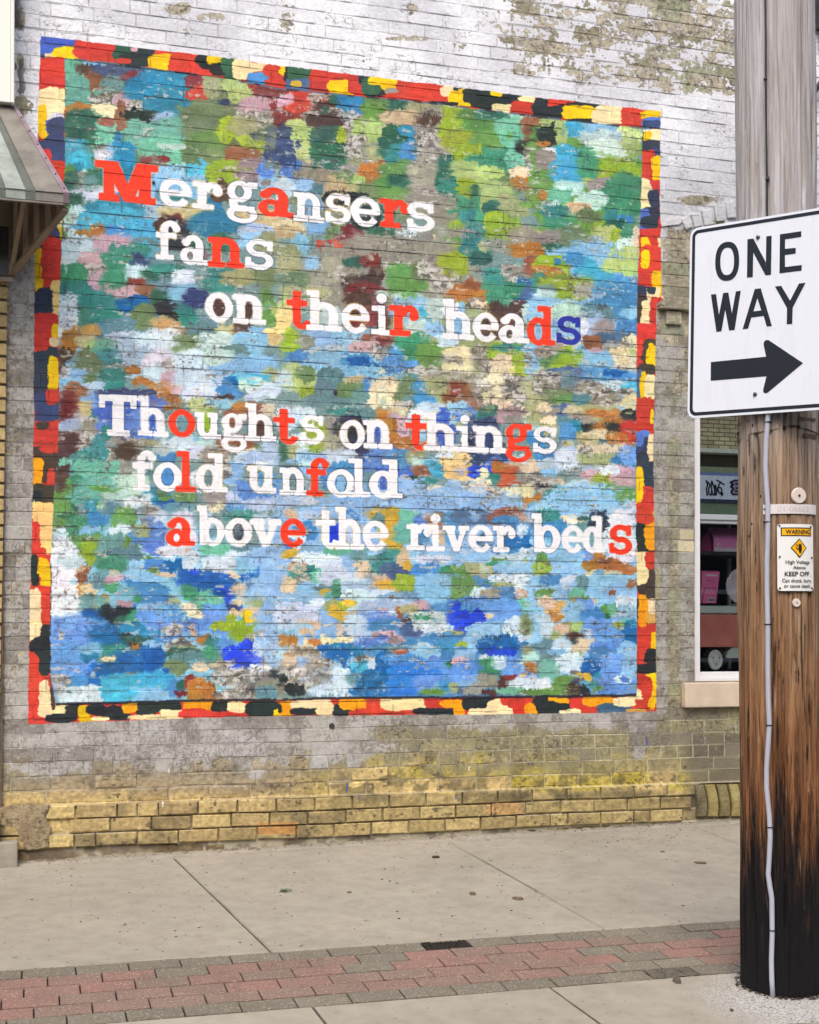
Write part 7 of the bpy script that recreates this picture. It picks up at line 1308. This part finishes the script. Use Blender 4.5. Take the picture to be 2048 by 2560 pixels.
# ring of dirt round the pole foot
for k in range(420):
    a = rc.uniform(0, 2*math.pi); r = R0*1.03+abs(rc.gauss(0, 0.012)); crumb(pole_c[0]+r*math.cos(a), pole_c[1]+r*math.sin(a), rc.uniform(0.003, 0.009))
o = bm_obj('debris', bm, simple('dirt_crumbs', (74, 60, 46), 0.95, 0, 0.35, 30, 0.7)); tag(o, 'bark crumbs and grit scattered over the pavement and along the wall foot', 'debris', kind='stuff')
bm = bmesh.new()
for (cx0, n_) in ((120, 30), (600, 14), (640, 12), (1100, 5), (1550, 18), (1620, 10), (1500, 8)):
    for k in range(n_):
        px_ = cx0+rc.gauss(0, 26); g = on_y(px_, 2140, -0.03); x = g[0]; y = -0.035-abs(rc.gauss(0, 0.015)); z = gz(x, y)+0.006; a = rc.uniform(-1.3, 1.3); L = rc.uniform(0.015, 0.05)
        p0_ = Vector((x, y, z)); p1_ = p0_+Vector((math.sin(a)*L, rc.uniform(-.012, .004), abs(math.cos(a))*L*0.45)); bar(bm, p0_, p1_, 0.0016, 0.0016)
o = bm_obj('dead_grass', bm, simple('dry_grass', (140, 118, 84), 0.9, 0, 0.3, 30, 0.8)); tag(o, 'dry brown grass stalks at the foot of the plinth', 'dead grass', kind='stuff')

# ================================================================ building across the street (seen in the upper window pane)
YV = 14.0; GY = 0.05; YR = 2*GY-YV
def mir(px, py): p = on_y(px, py, YV); return np.array([p[0], YR, p[2]])
ab = empty('opposite_building', (12, YR-2, zk)); tag(ab, 'buff brick building across the street with a tagged white board above its windows', 'building')
def bt(name, c1, c2, mc):
    t = NT(name, 0.85); b = t.n.new('ShaderNodeTexBrick'); b.inputs['Scale'].default_value = 1; b.inputs['Brick Width'].default_value = 0.22; b.inputs['Row Height'].default_value = 0.075; b.inputs['Mortar Size'].default_value = 0.008
    b.inputs['Color1'].default_value = rgba(c1); b.inputs['Color2'].default_value = rgba(c2); b.inputs['Mortar'].default_value = rgba(mc); x = t.sep(); cb = t.n.new('ShaderNodeCombineXYZ'); t.l.new(x[0], cb.inputs[0]); t.l.new(x[2], cb.inputs[1]); t.l.new(cb.outputs[0], b.inputs['Vector'])
    t.color(t.mix(t.math('MULTIPLY', t.ramp(t.noise(3, 5, 0.7), [(0.45, BW(0)), (0.7, BW(1))]), 0.5), b.outputs[0], rgba((90, 84, 60)))); return t.m
M_ob = bt('opposite_brick', (238, 216, 160), (208, 186, 136), (110, 98, 74)); XL, XR = -9.0, 24.0
zv = lambda py: mir(1798, py)[2]
def ob(name, y0, y1, proud, mat): return child(name, box(bmesh.new(), XL, XR, YR-0.3, YR+proud, zv(y1), zv(y0)), mat, ab)
child('wall', box(bmesh.new(), XL, XR, YR-0.4, YR, zv(1130), 6.6), M_ob, ab)
ob('cornice', 1127, 1137, 0.25, simple('cream_trim', (240, 236, 208), 0.7)); ob('soffit_board', 1137.5, 1168, 0.02, simple('dark_fascia', (74, 66, 54), 0.8)); ob('green_fascia', 1168.5, 1183, 0.05, simple('olive_fascia', (160, 168, 122), 0.6)); ob('blue_trim', 1183.5, 1191, 0.09, simple('slate_blue', (130, 146, 186), 0.6))
ob('white_board', 1191.5, 1250, 0.12, simple('white_board', (244, 244, 250), 0.5)); ob('lower_trim', 1250.5, 1258, 0.09, simple('navy_trim', (64, 74, 96), 0.6)); ob('green_panel', 1258.5, 1300, 0.04, simple('olive_panel', (140, 158, 120), 0.7))
child('ground_floor', box(bmesh.new(), XL, XR, YR-0.3, YR-0.02, zk-0.02, zv(1300.5)), simple('shop_dark', (46, 48, 50), 0.4), ab)
for u in np.arange(XL+1.2, XR-1, 3.2):
    w_ = empty('window', (u+0.9, YR, zk+0.9)); w_.parent = ab; w_.matrix_parent_inverse = Matrix.Translation(-ab.location)
    child('frame', box(bmesh.new(), u, u+1.8, YR-0.02, YR+0.03, zk+0.8, zk+2.1, 0.01), M_frame, w_); child('pane', box(bmesh.new(), u+0.08, u+1.72, YR+0.031, YR+0.04, zk+0.88, zk+2.02), simple('far_pane', (40, 46, 52), 0.1), w_)
# graffiti on the white board (seen mirrored)
def stroke(bm, pts, w): 
    for a_, b_ in zip(pts[:-1], pts[1:]):
        A_1 = mir(*a_)+np.array([0, 0.125, 0]); B_1 = mir(*b_)+np.array([0, 0.125, 0]); bar(bm, A_1, B_1, w, 0.01, (0, 1, 0))
bm = bmesh.new(); T4 = lambda L: [(1700+x/4.957, 1000+y/4.957) for x, y in L]
for L in ([(280, 1000), (300, 1060), (285, 1120), (300, 1190), (285, 1180)], [(300, 1020), (330, 1060), (310, 1120), (320, 1180), (345, 1190), (350, 1130)], [(350, 1010), (345, 1080), (360, 1180)], [(350, 1010), (395, 1130), (380, 1190), (355, 1170)], [(395, 1060), (385, 1160), (405, 1190), (415, 1130), (395, 1060)], [(410, 1000), (510, 1060)], [(460, 1020), (425, 1100), (440, 1160), (490, 1170)], [(430, 1090), (470, 1100), (480, 1190), (455, 1150)], [(490, 1170), (470, 1200)]): stroke(bm, T4(L), 0.024)
for L in ([(690, 1010), (640, 1005), (580, 1030), (620, 1060), (580, 1080), (625, 1110), (590, 1140), (610, 1180), (690, 1180)], [(690, 1050), (640, 1050)], [(690, 1100), (645, 1100)], [(690, 1140), (640, 1140)]): stroke(bm, T4(L), 0.034)
child('graffiti', bm, M_tie, ab); 
bm = prism(bmesh.new(), [mir(*q)+np.array([0, 0.122, 0]) for q in T4([(640, 1010), (760, 1010), (760, 1175), (620, 1175), (600, 1130), (630, 1105), (590, 1075), (630, 1050), (600, 1030)])], (0, 1, 0), 0.001); child('purple_tag', bm, simple('lilac_spray', (176, 160, 196), 0.7), ab)
print('objects', len(bpy.data.objects))
